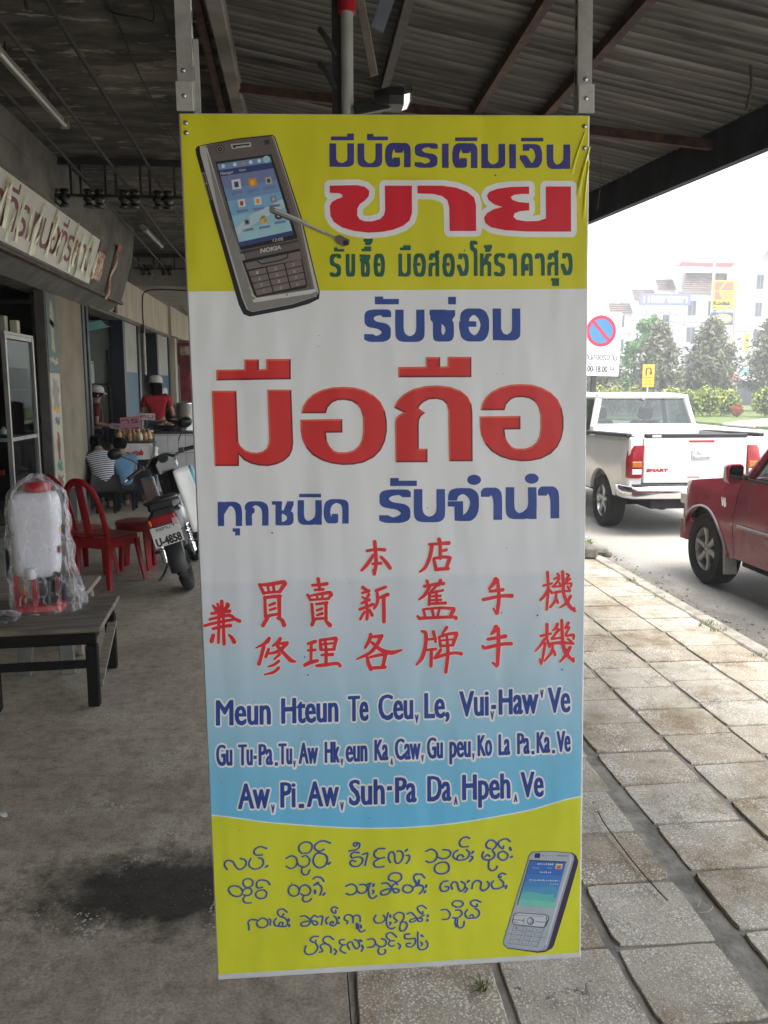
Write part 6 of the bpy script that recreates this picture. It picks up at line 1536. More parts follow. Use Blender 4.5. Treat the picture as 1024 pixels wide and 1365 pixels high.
plate.location = (-.015, -.295, .545); plate.rotation_euler = (0, R(-2), 0)
mplk = mat('plate_black_ink', (.012, .012, .014), rough=.5, var=0)
up_ = Vector((0, math.sin(R(14)), math.cos(R(14)))) * 1.0; O_ = Vector((-.098, -.0035, -.07)) + up_ * .0
O_.y = -.0035 - .0 + (-.065) * math.tan(R(14)) * 1.0
plane_text('number', 'U-4858', .20, .062, mplk, plate, O_ + Vector((0, -.0005, 0)), (1, 0, 0), up_, bold=.0035)
pp = []
for j, g in enumerate('krTna'):
    for st in GL[g]: pp += sweep([(-7 + j * 3.0 + a * 2.1, b * 1.9) for a, b in (smooth_path(st, 3) if len(st) > 3 else st)], boxpen(.24, .2))
V, F = union(pp); Ot = Vector((0, .0, .0)) + up_ * .046 + Vector((0, -.0035, 0))
MB().add([Ot + Vector((x / 100, 0, 0)) + up_ * (y / 100) for x, y in V], F).build('province_name', mplk, plate, fixn=False)
MB().box((0, -.26, .63), (.20, .06, .03), (R(-10), 0, 0), .006).build('plate_bracket', blackp, mc)
gr = smooth_path([(-.11, .10, .74), (-.125, -.12, .80), (-.10, -.25, .815), (0, -.29, .82), (.10, -.25, .815), (.125, -.12, .80), (.11, .10, .74)], 5)
MB().tube(gr, .014, 8).build('grab_rail', blackp, mc, 60)
MB().loft([[Vector((x * w, y, z + h)) for x, h in ((-1, -.03), (-.98, .02), (-.6, .05), (.6, .05), (.98, .02), (1, -.03))] for y, w, z in ((-.20, .09, .76), (-.1, .125, .765), (.25, .13, .75), (.5, .11, .72), (.66, .06, .70))]).build('seat', mat('seat_vinyl', (.018, .018, .019), rough=.5, var=.2, bump=.2), mc, 50)
for s in (-1, 1):
    sh = MB(); sh.cyl((s * .125, -.02, .30), (s * .115, .06, .60), .013, n=10); sh.build('shock_absorber', chrome, mc, 50)
    pts = [Vector((s * .125, -.02, .30)).lerp(Vector((s * .115, .06, .60)), i / 70) + Vector((.024 * math.cos(i * 1.1), .024 * math.sin(i * 1.1), 0)) for i in range(14, 62)]
    MB().tube(pts, .006, 5).build('spring', chrome, mc, 60)
    MB().cyl((s * .125, -.02, .28), (s * .122, .0, .38), .026, n=10).build('shock_cover', chrome, mc, 50)
    MB().beam((s * .09, .0, .285), (s * .08, .45, .33), .03, .045, bev=.006).build('swing_arm', gry, mc)
    lg = MB().grid(lambda u, v: Vector((s * (.085 + .145 * (u ** .8) * (1 - .25 * abs(v - .55))), .78 + .17 * u - .10 * v + .03 * math.sin(PI * u), .34 + .60 * v - .05 * u * (1 - v))), 8, 10)
    lo = lg.build('leg_shield', whi, mc, 60); lo.modifiers.new('thick', 'SOLIDIFY').thickness = .012
MB().beam((0, .40, .30), (0, .40, .62), .16, .30, bev=.03).build('engine', gry, mc)
MB().loft([[Vector((x * w, y, z + h)) for x, h in ((-1, -.11), (-1, .06), (-.5, .1), (.5, .1), (1, .06), (1, -.11))] for y, w, z in ((.45, .09, .55), (.7, .065, .50), (.88, .075, .62), (.95, .08, .82), (.97, .07, .95))]).build('frame_cover', blk, mc, 50)
MB().box((0, -.27, .46), (.06, .02, .06), None, .01).build('reflector', redl, mc)
ex_ = MB(); ex_.tube([(.17, .62, .22), (.19, .2, .25), (.20, -.25, .30)], [.02, .042, .046], 12); ex_.build('exhaust', mat('dark_exhaust', (.05, .05, .05), rough=.6, metal=.6), mc, 50)
for s in (-1, 1): MB().cyl((s * .05, 1.22, .285), (s * .05, 1.02, .86), .022, n=10).build('fork', gry, mc, 40)
MB().loft([[Vector((s * .05, 1.22 - math.cos(a) * r, .285 + math.sin(a) * r)) for s, r in ((-1, .31), (-.8, .335), (.8, .335), (1, .31))] for a in [R(10 + i * 14) for i in range(11)]]).build('front_mudguard', whi, mc, 50)
hbar = bpy.data.objects.new('handlebar', None); bpy.data.objects.remove(hbar)
Rz = Matrix.Rotation(R(22), 3, 'Z') @ Matrix.Rotation(R(-8), 3, 'Y')
def HB(p): return tuple(Rz @ Vector(p) + Vector((0, .93, 1.0)))
hb = MB().tube([HB(p) for p in smooth_path([(-.35, -.10, .03), (-.22, -.05, .05), (-.1, .0, .02), (0, 0, 0), (.1, .0, .02), (.22, -.05, .05), (.35, -.10, .03)], 5)], .013, 8).build('handlebar', chrome, mc, 60)
for s in (-1, 1):
    MB().cyl(HB((s * .23, -.055, .05)), HB((s * .37, -.108, .028)), .019, n=10).build('grip', blackp, hb, 40)
    MB().tube([HB((s * .20, .0, .045)), HB((s * .30, .0, .035)), HB((s * .40, -.04, .01))], [.008, .006, .008], 6).build('lever', chrome, hb, 60)
    MB().box(HB((s * .205, -.05, .055)), (.05, .05, .05), None, .01).build('switch', gry, hb)
    MB().tube([HB((s * .19, -.02, .06)), HB((s * .24, .0, .15)), HB((s * .33, -.02, .24))], .006, 6).build('mirror_stem', blackp, hb, 60)
    mb_ = MB().sphere(HB((s * .36, -.02, .27)), (.068, .028, .052), 14, 8); mb_.build('mirror', blackp, hb, 60)
    MB().sphere(HB((s * .36, -.040, .27)), (.055, .012, .042), 14, 6).build('mirror_glass', glass, hb, 60)
MB().loft([[Vector(HB((x * w, y, z + h))) for x, h in ((-1, -.06), (-1, .03), (-.5, .07), (.5, .07), (1, .03), (1, -.06))] for y, w, z in ((-.10, .09, .0), (-.05, .125, .02), (.08, .12, .02), (.16, .08, .0))]).build('handlebar_cover', blk, hb, 50)
MB().cyl(HB((0, -.095, .055)), HB((0, -.11, .07)), .045, n=16).build('speedometer', gry, hb, 40)
MB().sphere(HB((0, .16, .0)), (.075, .05, .07), 14, 8).build('headlight', chrome, hb, 60)
MB().tube([(-.10, .45, .28), (-.22, .40, .12), (-.28, .36, .07)], .012, 8).build('side_stand', gry, mc, 60)
MB().beam((-.26, .50, .30), (.26, .50, .30), .03, .03).build('foot_pegs', blackp, mc)
tag(MB().lathe([(.01, .0), (.05, -.08), (.07, -.18), (.05, -.26), (.01, -.27)], (0, 0, 0), 14).build('carrier_bag', mat('pale_blue_bag_film', (.14, .38, .46), rough=.3, var=.15), None, 60), 'pale blue plastic bag hanging from the motorcycle handlebar', 'bag').location = (-1.13, 8.5, .98)

# ---- food stall behind the motorcycle
stall = thing('food_table', 'snack table with a white and red printed cloth band round its edge', 'table', (-2.50, 12.7, 0))
MB().box((0, 0, .925), (.56, .50, .03), None, .004).build('top', wood_top, stall)
for x in (-.25, .25):
    for y in (-.22, .22): MB().box((x, y, .455), (.04, .04, .91), None).build('leg', blue, stall)
MB().box((0, .23, .5), (.5, .01, .75)).build('back_board', dblue, stall)
cl = MB().grid(lambda u, v: Vector((-.285 + .57 * u, -.262 - .012 * math.sin(11 * u) * (1 - v) - .004, .71 + .235 * v)), 24, 6).build('cloth_front', mat('banner_cloth', (.60, .59, .57), rough=.7, var=.05), stall, 60)
MB().grid(lambda u, v: Vector((.285 + .10 * u + .008 * math.sin(9 * v), -.27 + .03 * math.sin(7 * u), .945 - (.235 - .10 * u + .10 * math.sin(PI * u)) * (1 - v) - .06 * u)), 10, 6).build('cloth_tail', mat('banner_cloth', (.60, .59, .57)), stall, 60)
fsc, esc, bsc = font_polys('Coca-Cola')
sx_ = 36.0 / (bsc[1] - bsc[0])
pl_ = text_polys('Coca-Cola', lambda a, b: ((a - bsc[0]) * sx_ + b * 4.0, b * 11.5 + 1.2 * math.sin((a - bsc[0]) * 2)), ovalpen(.55, .35, 6))
V, F = union(pl_)
MB().add([(-.19 + x / 100, -.2850, .765 + y / 100) for x, y in V], F).build('cloth_lettering', mat('cola_red_ink', (.50, .02, .025), rough=.6), stall, fixn=False)
tag(MB().box((0, 0, .02), (.50, .34, .025), None, .01).build('tray', mat('tray_metal', (.12, .12, .11), rough=.4, metal=.5), None), 'shallow dark tray of snack packets on the snack table', 'tray').location = (-2.48, 12.66, .9455)
rs = random.Random(21)
for i in range(9):
    x = -2.68 + i * .052; y = 12.52 + (i % 3) * .09
    col = [(.42, .30, .10), (.34, .20, .09), (.46, .38, .22), (.30, .14, .08)][i % 4]
    o = MB().lathe([(.032, 0), (.042, .03), (.040, .09), (.026, .12), (.012, .135), (.024, .165)], (0, 0, 0), 10, rot=(rs.uniform(-.2, .2), rs.uniform(-.2, .2), 0)).build('snack_bag', mat('snack_%d' % (i % 4), col, rough=.25, spec=.6, var=.35, scale=22), None, 60)
    o.location = (x, y, .985); tag(o, 'small plastic bag of fried snacks in the tray on the snack table', 'snack bag', 'snack bags in the tray')
jar = thing('condiment_jar', 'dark glass jar with a shiny lid at the right end of the snack table', 'jar', (-2.27, 12.78, .9405))
MB().lathe([(.05, 0), (.06, .02), (.06, .12), (.045, .15), (.02, .155)], (0, 0, 0), 14).build('jar_body', blackp, jar, 40)
MB().lathe([(.045, .155), (.048, .16), (.048, .18), (.01, .19)], (0, 0, 0), 14).build('lid', chrome, jar, 40)
pinkm = mat('pink_card', (.46, .20, .25), rough=.7, var=.06)
inkb = mat('marker_ink', (.025, .02, .03), rough=.7, var=0)
def card(label, x, y, z, w, h, tilt, rows, m=pinkm, edge=False):
    t = thing('price_card', label, 'card', (x, y, z)); t.rotation_euler = (0, R(tilt), 0)
    MB().box((0, 0, h / 2), (w, .004, h)).build('sheet', m, t)
    MB().beam((0, .006, -.12), (0, .006, h * .7), .008, .008).build('stick', wood_pale, t)
    pl = []; rr = random.Random(int(x * 100))
    for r in range(rows):
        n = int(w / (h / rows) * 1.15)
        for j in range(n):
            for st in GL[rr.choice('Tnaorkm')]:
                hh = 100 * h / rows
                pl += sweep([(-46 * w + (j + .1) * 92 * w / n + a * 62 * w / n, hh * (rows - 1 - r) + hh * .28 + b * hh * .42) for a, b in (smooth_path(st, 3) if len(st) > 3 else st)], boxpen(hh * .055, hh * .045))
    V, F = union(pl); MB().add([(a / 100, -.0027, b / 100) for a, b in V], F).build('writing', inkb, t, fixn=False)
card('large tilted pink card with two lines of black writing behind the snack bags', -2.55, 12.84, 1.06, .30, .26, -5, 2)
card('pale pink card with one line of writing held highest, right of the large pink card', -2.33, 12.90, 1.27, .23, .10, 2, 1, mat('pale_pink_card', (.58, .42, .46), rough=.7, var=.05))
card('small lilac card at the left end of the snack table', -2.80, 12.86, 1.14, .16, .08, 4, 1, mat('lilac_card', (.40, .30, .36), rough=.7, var=.05))
ct = thing('tiled_counter', 'white tiled cooking counter with a dark top to the right of the snack table', 'counter', (-2.02, 13.35, 0))
MB().box2((-.44, -.32, 0), (.52, .32, 1.05)).build('tiled_front', tile_w, ct)
gl_ = MB()
for i in range(4): gl_.box2((-.44 + i * .27 - .003 + .13, -.3215, 0), (-.44 + i * .27 + .003 + .13, -.319, 1.05))
for i in range(4): gl_.box2((-.44, -.3222, .24 + i * .26), (.52, -.3190, .246 + i * .26))
gl_.build('grout', mat('dark_grout', (.12, .12, .115), rough=.9), ct)
MB().box2((-.47, -.35, 1.05), (.55, .33, 1.085), .004).build('worktop', mat('dark_worktop', (.03, .03, .03), rough=.4, var=.3), ct)
MB().box2((-.46, -.36, .02), (.54, -.325, .16), .004).build('plinth', greyc, ct)
pt = thing('steel_pot', 'tall cylindrical steel pot standing on the tiled counter', 'pot', (-1.80, 13.30, 1.087))
MB().lathe([(.14, 0), (.15, .01), (.15, .40), (.155, .41), (.145, .412), (.145, .02), (.01, .015)], (0, 0, 0), 22).build('pot_body', metal_pot, pt, 40)
MB().lathe([(.152, .413), (.15, .43), (.06, .455), (.02, .46)], (0, 0, 0), 22).build('lid', metal_pot, pt, 40)
for s in (-1, 1): MB().tube([(s * .15, -.04, .32), (s * .18, -.03, .34), (s * .18, .03, .34), (s * .15, .04, .32)], .007, 6).build('handle', metal_pot, pt, 50)
wk = thing('wok', 'black wok of pale fried food on the tiled counter beside the pot', 'wok', (-2.12, 13.22, 1.087))
MB().lathe([(.05, 0), (.12, .03), (.18, .09), (.185, .095), (.17, .09), (.11, .045), (.02, .03)], (0, 0, 0), 20).build('pan', blackp, wk, 50)
fo = MB()
for i in range(40):
    a = rs.uniform(0, 6.28); r = rs.uniform(0, .13); fo.sphere((r * math.cos(a), r * math.sin(a), .085 + .05 * (1 - r / .14) + rs.uniform(-.01, .01)), rs.uniform(.014, .026), 6, 4)
fo.build('fried_food', mat('fried_food', (.34, .24, .12), rough=.6, var=.35, scale=30), wk, 60)
MB().tube([(-.18, 0, .09), (-.28, 0, .12)], .014, 8).build('handle', blackp, wk, 50)
shf = thing('wall_shelf', 'dark wall shelf on the grey green wall inside the second shop', 'shelf', (-3.75, 14.9, 1.5))
MB().box2((-.65, -.02, .30), (.43, .145, .325)).build('board', dblue, shf)
MB().box2((-.65, -.02, -.42), (.43, .145, -.395)).build('board', mat('steel_shelf', (.16, .16, .155), rough=.4, metal=.5), shf)
for x in (-.62, -.02, .40): MB().box2((x - .015, .10, -1.3), (x + .015, .14, .9)).build('upright', dsteel, shf)
for i, x in enumerate((-4.02, -3.68)):
    o = MB().lathe([(.115, 0), (.12, .01), (.12, .33), (.10, .345), (.12, .35), (.12, .375), (.02, .385)], (0, 0, 0), 20).build('canister', mat('canister_white', (.50, .50, .47), rough=.5, var=.06), None, 40)
    o.location = (x, 14.92, 1.826); tag(o, ('left' if i == 0 else 'right') + ' one of two white canisters on the dark wall shelf', 'canister')
tag(MB().grid(lambda u, v: Vector((-4.3 + 1.2 * u, 13.6 + 1.0 * v, 2.80 - .10 * math.sin(PI * u) - .06 * math.sin(PI * v))), 8, 8).build('ceiling_cloth', mat('teal_cloth', (.14, .42, .38), rough=.8, var=.1), None, 60), 'teal cloth slung under the ceiling inside the second shop', 'cloth')
hb_ = MB()
for i in range(7): hb_.tube(smooth_path([(-3.22 + rs.uniform(-.04, .04), 13.0 + rs.uniform(-.1, .1), 2.86), (-3.22 + rs.uniform(-.05, .05), 13.0 + rs.uniform(-.1, .1), 2.6), (-3.20 + rs.uniform(-.05, .05), 13.0 + rs.uniform(-.1, .1), 2.30)], 3), rs.uniform(.012, .03), 6)
tag(hb_.build('hanging_utensils', blackp, None, 60), 'dark bundle of straps hanging inside the second doorway', 'straps', kind=None)
for i, (x, z0, z1, lab) in enumerate(((-2.93, 1.3, 2.85, 'tall dark red hanging banner beyond the cream corner post'),)):
    t = thing('hanging_banner', lab, 'banner', (x, 21.0, z0))
    MB().box((.22, 0, (z1 - z0) / 2), (.5, .01, z1 - z0)).build('cloth', mat('dark_red_cloth', (.16, .02, .022), rough=.7, var=.5, scale=4), t)
    MB().box((.22, -.008, 1.35), (.48, .004, .22)).build('print', mat('cream_print', (.30, .24, .18), rough=.7, var=.6, scale=9), t)
    MB().box((.26, -.008, .62), (.16, .004, .42)).build('picture', mat('red_print', (.36, .04, .04), rough=.6, var=.6, scale=8), t)
    MB().box((.22, .02, (z1 - z0) + .03), (.56, .03, .03)).build('rail', dsteel, t)

# ---- people
def skin_mesh(name, nodes, links, m, parent, root=0, sub=2):
    me = bpy.data.meshes.new(name)
    me.from_pydata([n[0] for n in nodes], links, [])
    me.materials.append(m)
    o = bpy.data.objects.new(name, me); COL.objects.link(o); o.parent = parent
    md = o.modifiers.new('Skin', 'SKIN'); md.use_smooth_shade = True
    for i, n in enumerate(nodes):
        sv_ = me.skin_vertices[0].data[i]
        r = n[1]; sv_.radius = (r, r) if not hasattr(r, '__len__') else r
        sv_.use_root = (i == root)
    o.modifiers.new('Sub', 'SUBSURF').levels = 1
    o.modifiers['Sub'].render_levels = sub
    return o
def person(label, loc, rz, J, shirt, trousers, hair=None, cap=None, sleeves=True, apron=None):
    """J: joint positions in metres (x right, y forward, z up)."""
    t = thing('person', label, 'person', loc, R(rz))
    V3 = lambda k: Vector(J[k])
    N = []; E = []
    def add(p, r, frm=None):
        N.append((tuple(p), r)); i = len(N) - 1
        if frm is not None: E.append((frm, i))
        return i
    pel = add(V3('hip'), (.115, .10)); wa = add(V3('hip').lerp(V3('neck'), .4), (.105, .085), pel); chs = add(V3('hip').lerp(V3('neck'), .78), (.125, .09), wa); nk = add(V3('neck'), .048, chs)
    hd0 = add(V3('neck').lerp(V3('head'), .55), .052, nk); hd = add(V3('head'), (.078, .09), hd0); ht = add(V3('head') + (V3('head') - V3('neck')).normalized() * .085, .058, hd)
    for s in 'LR':
        sh = add(V3('sh' + s), .048, chs); el = add(V3('el' + s), .036, sh); wr = add(V3('wr' + s), .025, el)
        d = (V3('wr' + s) - V3('el' + s)).normalized(); side = d.cross(Vector((0, 0, 1))); side = side.normalized() if side.length > .1 else Vector((1, 0, 0))
        pm = add(V3('wr' + s) + d * .07, (.030, .016), wr)
        for k, l in ((-.024, .062), (-.008, .072), (.008, .068), (.024, .055)):
            f1 = add(V3('wr' + s) + d * .105 + side * k, .0085, pm); add(V3('wr' + s) + d * (.105 + l * .75) + side * k * 1.15 + Vector((0, 0, -.018)), .007, f1)
        t1 = add(V3('wr' + s) + d * .05 + side * .04, .010, pm); add(V3('wr' + s) + d * .085 + side * .055, .008, t1)
        if 'kn' + s in J:
            th = add(V3('hip').lerp(V3('kn' + s), .12) + Vector((.07 if s == 'R' else -.07, 0, 0)) * (1 if True else 0), .085, pel)
            kn = add(V3('kn' + s), .055, th); an = add(V3('an' + s), .038, kn); add(V3('an' + s) + Vector(J.get('toe', (0, .13, -.05))), .032, an)
    skin_mesh('body', N, E, skin, t)
    H = V3('head'); ax = (H - V3('neck')).normalized(); fw = Vector(J.get('face', (0, 1, 0))).normalized(); rt = fw.cross(Vector((0, 0, 1))).normalized()
    M3 = Matrix((rt, fw, rt.cross(fw))).transposed().to_euler()
    B = lambda x, y, z: H + rt * x + fw * y + Vector((0, 0, 1)) * z
    fc = MB(); fc.sphere(B(0, .088, -.02), (.014, .018, .024), 8, 6, M3); fc.build('nose', skin, t, 60)
    for s in (-1, 1): MB().sphere(B(s * .03, .078, .012), (.014, .009, .009), 8, 6, M3).build('eye', mat('eye_dark', (.02, .015, .012), rough=.2, var=0), t, 60)
    MB().sphere(B(0, .08, -.062), (.024, .008, .008), 8, 6, M3).build('mouth', mat('lips', (.25, .08, .07), rough=.5, var=0), t, 60)
    for s in (-1, 1): MB().sphere(B(s * .082, -.005, -.01), (.010, .02, .03), 8, 6, M3).build('ear', skin, t, 60)
    if hair:
        h = MB().sphere(B(0, -.018, .03), (.098, .105, .098), 16, 10, M3)
        if hair == 'long': h.loft([[B(x * w, -.07 - k, z) + Vector((0, 0, 0)) for x, k in ((-1, -.03), (-.6, .03), (.6, .03), (1, -.03), (.6, -.06), (-.6, -.06))] for z, w in ((.02, .095), (-.10, .10), (-.22, .09), (-.32, .05))])
        if hair == 'bun': h.sphere(B(0, -.11, .02), .045, 10, 7)
        h.build('hair', hairm, t, 60)
    if cap:
        c = MB()
        secs = [[B(.108 * k * math.cos(a), -.015 + .115 * k * math.sin(a), z) for a in [2 * PI * i / 20 for i in range(20)]] for k, z in ((1.0, .035), (1.03, .06), (1.0, .10), (.85, .135), (.5, .155), (.1, .16))]
        c.loft(secs); c.build('cap', cap, t, 60)
        MB().loft([[B(.08 * math.sin(a), .085 + r * math.cos(a), .045 - (r - .02) * .35) for a in [R(-80 + 160 * i / 8) for i in range(9)]] + [B(.08 * math.sin(a), .085 + r * math.cos(a), .037 - (r - .02) * .35) for a in [R(80 - 160 * i / 8) for i in range(9)]] for r in (.01, .045, .075)]).build('cap_peak', cap, t, 60)
    # shirt: torso and sleeves
    N = []; E = []
    p0 = add(V3('hip') - Vector((0, 0, .02)), (.15, .135)); p1 = add(V3('hip').lerp(V3('neck'), .42), (.138, .12), p0); p2 = add(V3('hip').lerp(V3('neck'), .80), (.148, .11), p1); p25 = add(V3('hip').lerp(V3('neck'), .92), (.125, .088), p2); p3 = add(V3('hip').lerp(V3('neck'), 1.02), (.060, .056), p25)
    for s in 'LR':
        a = add(V3('sh' + s), .066, p2)
        if sleeves: add(V3('sh' + s).lerp(V3('el' + s), .62 if sleeves is True else sleeves), .060, a)
    skin_mesh('shirt', N, E, shirt, t)
    if trousers and 'knL' in J:
        N = []; E = []
        p0 = add(V3('hip') + Vector((0, 0, -.02)), (.14, .125))
        for s in 'LR':
            a = add(V3('hip').lerp(V3('kn' + s), .15) + Vector((.075 if s == 'R' else -.075, 0, 0)), .098, p0); b = add(V3('kn' + s), .070, a); add(V3('kn' + s).lerp(V3('an' + s), .88), .056, b)
        skin_mesh('trousers', N, E, trousers, t)
    for s in 'LR':
        if 'an' + s in J:
            f = V3('an' + s); MB().box(f + Vector((0, .06, -.055)), (.085, .24, .05), None, .018, seg=2).build('shoe', blackp, t, 50)
    return t
def stripes():
    m = mat('striped_cotton', (.5, .5, .52), rough=.85, var=0); nt, b = nodes_of(m)
    tc = nt.nodes.new('ShaderNodeTexCoord'); w = nt.nodes.new('ShaderNodeTexWave'); w.bands_direction = 'Z'; w.inputs['Scale'].default_value = 11; w.inputs['Distortion'].default_value = 1.2; w.inputs['Detail'].default_value = 1; w.inputs['Detail Scale'].default_value = .6
    mp = nt.nodes.new('ShaderNodeMapping'); mp.inputs['Rotation'].default_value = (.35, .1, 0); nt.links.new(tc.outputs['Object'], mp.inputs[0]); nt.links.new(mp.outputs[0], w.inputs['Vector'])
    r = nt.nodes.new('ShaderNodeValToRGB'); r.color_ramp.interpolation = 'CONSTANT'; r.color_ramp.elements[0].color = (.03, .035, .06, 1); r.color_ramp.elements[1].position = .5; r.color_ramp.elements[1].color = (.58, .59, .60, 1)
    nt.links.new(w.outputs['Fac'], r.inputs['Fac']); nt.links.new(r.outputs[0], b.inputs['Base Color']); return m
redshirt = mat('red_cotton', (.36, .015, .02), rough=.8, var=.15); capm = mat('white_cap_cloth', (.50, .49, .46), rough=.8, var=.08); denim = mat('dark_denim', (.03, .04, .07), rough=.85, var=.25, scale=20)
maroon = mat('maroon_cotton', (.12, .02, .025), rough=.85, var=.2); darkcl = mat('dark_cloth', (.03, .028, .03), rough=.85, var=.2); bluesh = mat('light_blue_cotton', (.10, .21, .32), rough=.85, var=.12)
SIT = dict(hip=(0, 0, .40), neck=(0, .14, .90), head=(0, .22, 1.03), shL=(-.17, .12, .82), shR=(.17, .12, .82), elL=(-.22, .20, .56), elR=(.22, .20, .56), wrL=(-.14, .40, .48), wrR=(.14, .40, .48), knL=(-.13, .38, .42), knR=(.13, .38, .42), anL=(-.13, .36, .09), anR=(.13, .36, .09), face=(0, 1, -.25))
STAND = dict(hip=(0, 0, .90), neck=(0, .02, 1.36), head=(0, .05, 1.49), shL=(-.18, .01, 1.28), shR=(.18, .01, 1.28), elL=(-.23, .0, 1.02), elR=(.23, .0, 1.02), wrL=(-.17, .20, .90), wrR=(.17, .20, .90), knL=(-.09, .02, .48), knR=(.09, .02, .48), anL=(-.09, -.02, .09), anR=(.09, -.02, .09), face=(0, 1, -.1))
stool2 = thing('low_stool', 'low dark stool under the seated person in the striped shirt', 'stool', (-2.76, 11.97, 0))
MB().box((0, 0, .25), (.30, .26, .03), None, .006).build('seat', wood_dark, stool2)
for x in (-.12, .12):
    for y in (-.1, .1): MB().box((x, y, .118), (.035, .035, .235)).build('leg', wood_dark, stool2)
sp1 = person('person in a navy and white striped shirt, sitting bent forward with dark hair tied up', (-2.78, 11.95, -.06), 24, dict(SIT, neck=(0, .27, .82), head=(0, .40, .88), shL=(-.16, .25, .75), shR=(.16, .25, .75), elL=(-.2, .36, .5), elR=(.2, .36, .5), wrL=(-.12, .52, .42), wrR=(.12, .52, .42), face=(0, 1, -.6)), stripes(), darkcl, hair='bun')
sp1.scale = (1.15, 1.15, 1.12)
SB = dict(SIT); SB['neck'] = (0, .10, .86); SB['head'] = (0, .18, .97)
tag(copy_tree(stool2), 'low dark stool under the seated person in the light blue shirt', 'stool').location = (-2.56, 12.24, 0)
person('person in a light blue shirt seated low beyond the striped shirt, mostly hidden', (-2.56, 12.24, -.06), 30, SB, bluesh, darkcl, hair='short')
person('person in a white cap and maroon top standing inside the second doorway', (-3.42, 14.3, .15), -75, dict(STAND, wrR=(.10, .34, .95), wrL=(-.1, .34, .92)), maroon, darkcl, hair='short', cap=capm)
person('person in a red shirt and white cap with long black hair, back turned', (-2.36, 13.95, .30), 8, dict(STAND, elL=(-.24, .04, 1.03), elR=(.25, -.02, 1.03), wrR=(.24, .10, .82), wrL=(-.2, .24, .92)), redshirt, denim, hair='long', cap=capm)
step = MB().box2((-2.75, 13.70, 0), (-1.6, 14.6, .30), .01).build('cook_platform', greyc, None); tag(step, 'grey concrete step behind the tiled counter on which the cook stands', 'step')
person('person in a pale cap and dark top bending over the counter beside the red shirt', (-2.06, 14.05, .30), 60, dict(STAND, neck=(0, .20, 1.18), head=(0, .32, 1.27), shL=(-.17, .18, 1.11), shR=(.17, .18, 1.11), elL=(-.2, .28, .9), elR=(.2, .28, .9), wrL=(-.1, .42, .85), wrR=(.1, .42, .85), face=(0, 1, -.5)), darkcl, denim, hair='short', cap=capm)
# ================================================================== vehicles on the road
def paint(name, col, rough=.22, var=.03):
    return mat(name, col, rough=rough, spec=.5, var=var, scale=3, coat=.8)
wpaint = paint('white_car_paint', (.68, .67, .64))
rpaint = mat('faded_red_car_paint', (.27, .014, .030), rough=.28, spec=.5, var=.18, scale=2.2, coat=.6, rvar=.06)
darkg = glass_mat('tinted_glass', .4, (.30, .36, .36))
darkg2 = glass_mat('dark_tinted_glass', .5, (.10, .12, .12))
trimb = mat('black_trim', (.018, .018, .019), rough=.5, var=.15)
under = mat('underbody', (.02, .02, .02), rough=.8, var=.3)
alloy = mat('alloy_rim', (.55, .55, .55), rough=.3, metal=.85, var=.08)
steelrim = mat('dusty_rim', (.42, .40, .38), rough=.45, metal=.5, var=.15)
inter = mat('car_interior', (.10, .10, .10), rough=.8, var=.2)
RZ = -.18
def side_panel(y0, y1, top, sill, arches, xf, s, n=56, nv=10):
    """outer skin of a vehicle side with round wheel openings; returns a mesh with thickness turned inwards"""
    mb = MB()
    def low(y):
        z = sill(y)
        for yc, r, zc in arches:
            d = abs(y - yc)
            if d < r: z = max(z, zc + math.sqrt(r * r - d * d))
        return z
    ys = sorted(set([y0 + (y1 - y0) * i / n for i in range(n + 1)] + [yc + r * math.cos(PI * i / 24) for yc, r, zc in arches for i in range(25) if y0 < yc + r * math.cos(PI * i / 24) < y1]))
    vs = []; fs = []
    for y in ys:
        a, b = low(y), top(y)
        a = min(a, b - .01)
        for j in range(nv + 1):
            z = a + (b - a) * j / nv
            vs.append((s * xf(y, z), y, z))
        vs.append((s * (xf(y, a) - .05), y, a)); 
    k = nv + 2
    for i in range(len(ys) - 1):
        for j in range(nv): fs.append((i * k + j, (i + 1) * k + j, (i + 1) * k + j + 1, i * k + j + 1))
        fs.append((i * k + nv + 1, (i + 1) * k + nv + 1, (i + 1) * k, i * k))
    return mb.add(vs, fs)
def car_wheel(root, x, y, r, w, s, rimm, spokes=5):
    t = MB(); hw = w / 2
    prof = [(r * .63, -hw * .95), (r * .80, -hw), (r * .93, -hw * .95), (r * .985, -hw * .75), (r, -hw * .4), (r, hw * .4), (r * .985, hw * .75), (r * .93, hw * .95), (r * .80, hw), (r * .63, hw * .95), (r * .62, 0)]
    t.lathe(prof + [prof[0]], (x, y, r), 40, rot=(0, PI / 2, 0), caps=False)
    o = t.build('wheel', rubber, root, 40)
    rm = MB(); X = lambda d: x + s * d
    rm.lathe([(r * .64, -hw * .8), (r * .62, hw * .75), (r * .60, hw * .78), (r * .56, hw * .5), (r * .55, -hw * .8)], (x, y, r), 36, rot=(0, s * PI / 2, 0), caps=False)
    rm.cyl((X(hw * .25), y, r), (X(hw * .62), y, r), r * .17, r * .15, 18)
    for i in range(spokes):
        a = 2 * PI * i / spokes + .3
        ca, sa = math.cos(a), math.sin(a)
        secs = []
        for q, wd, dx in ((.12, .085, .56), (.35, .07, .52), (.585, .10, .62)):
            cy_, cz_ = y + ca * r * q, r + sa * r * q
            secs.append([Vector((X(hw * (dx + e)), cy_ - sa * r * wd * f, cz_ + ca * r * wd * f)) for e, f in ((0, -1), (.14, -.6), (.14, .6), (0, 1), (-.2, .8), (-.2, -.8))])
        rm.loft(secs)
    rm.cyl((X(hw * .6), y, r), (X(hw * .70), y, r), r * .08, r * .06, 12)
    rm.build('rim', rimm, o, 35)
    MB().cyl((X(-hw * .3), y, r), (X(hw * .1), y, r), r * .54, n=24).build('brake_drum', under, o)
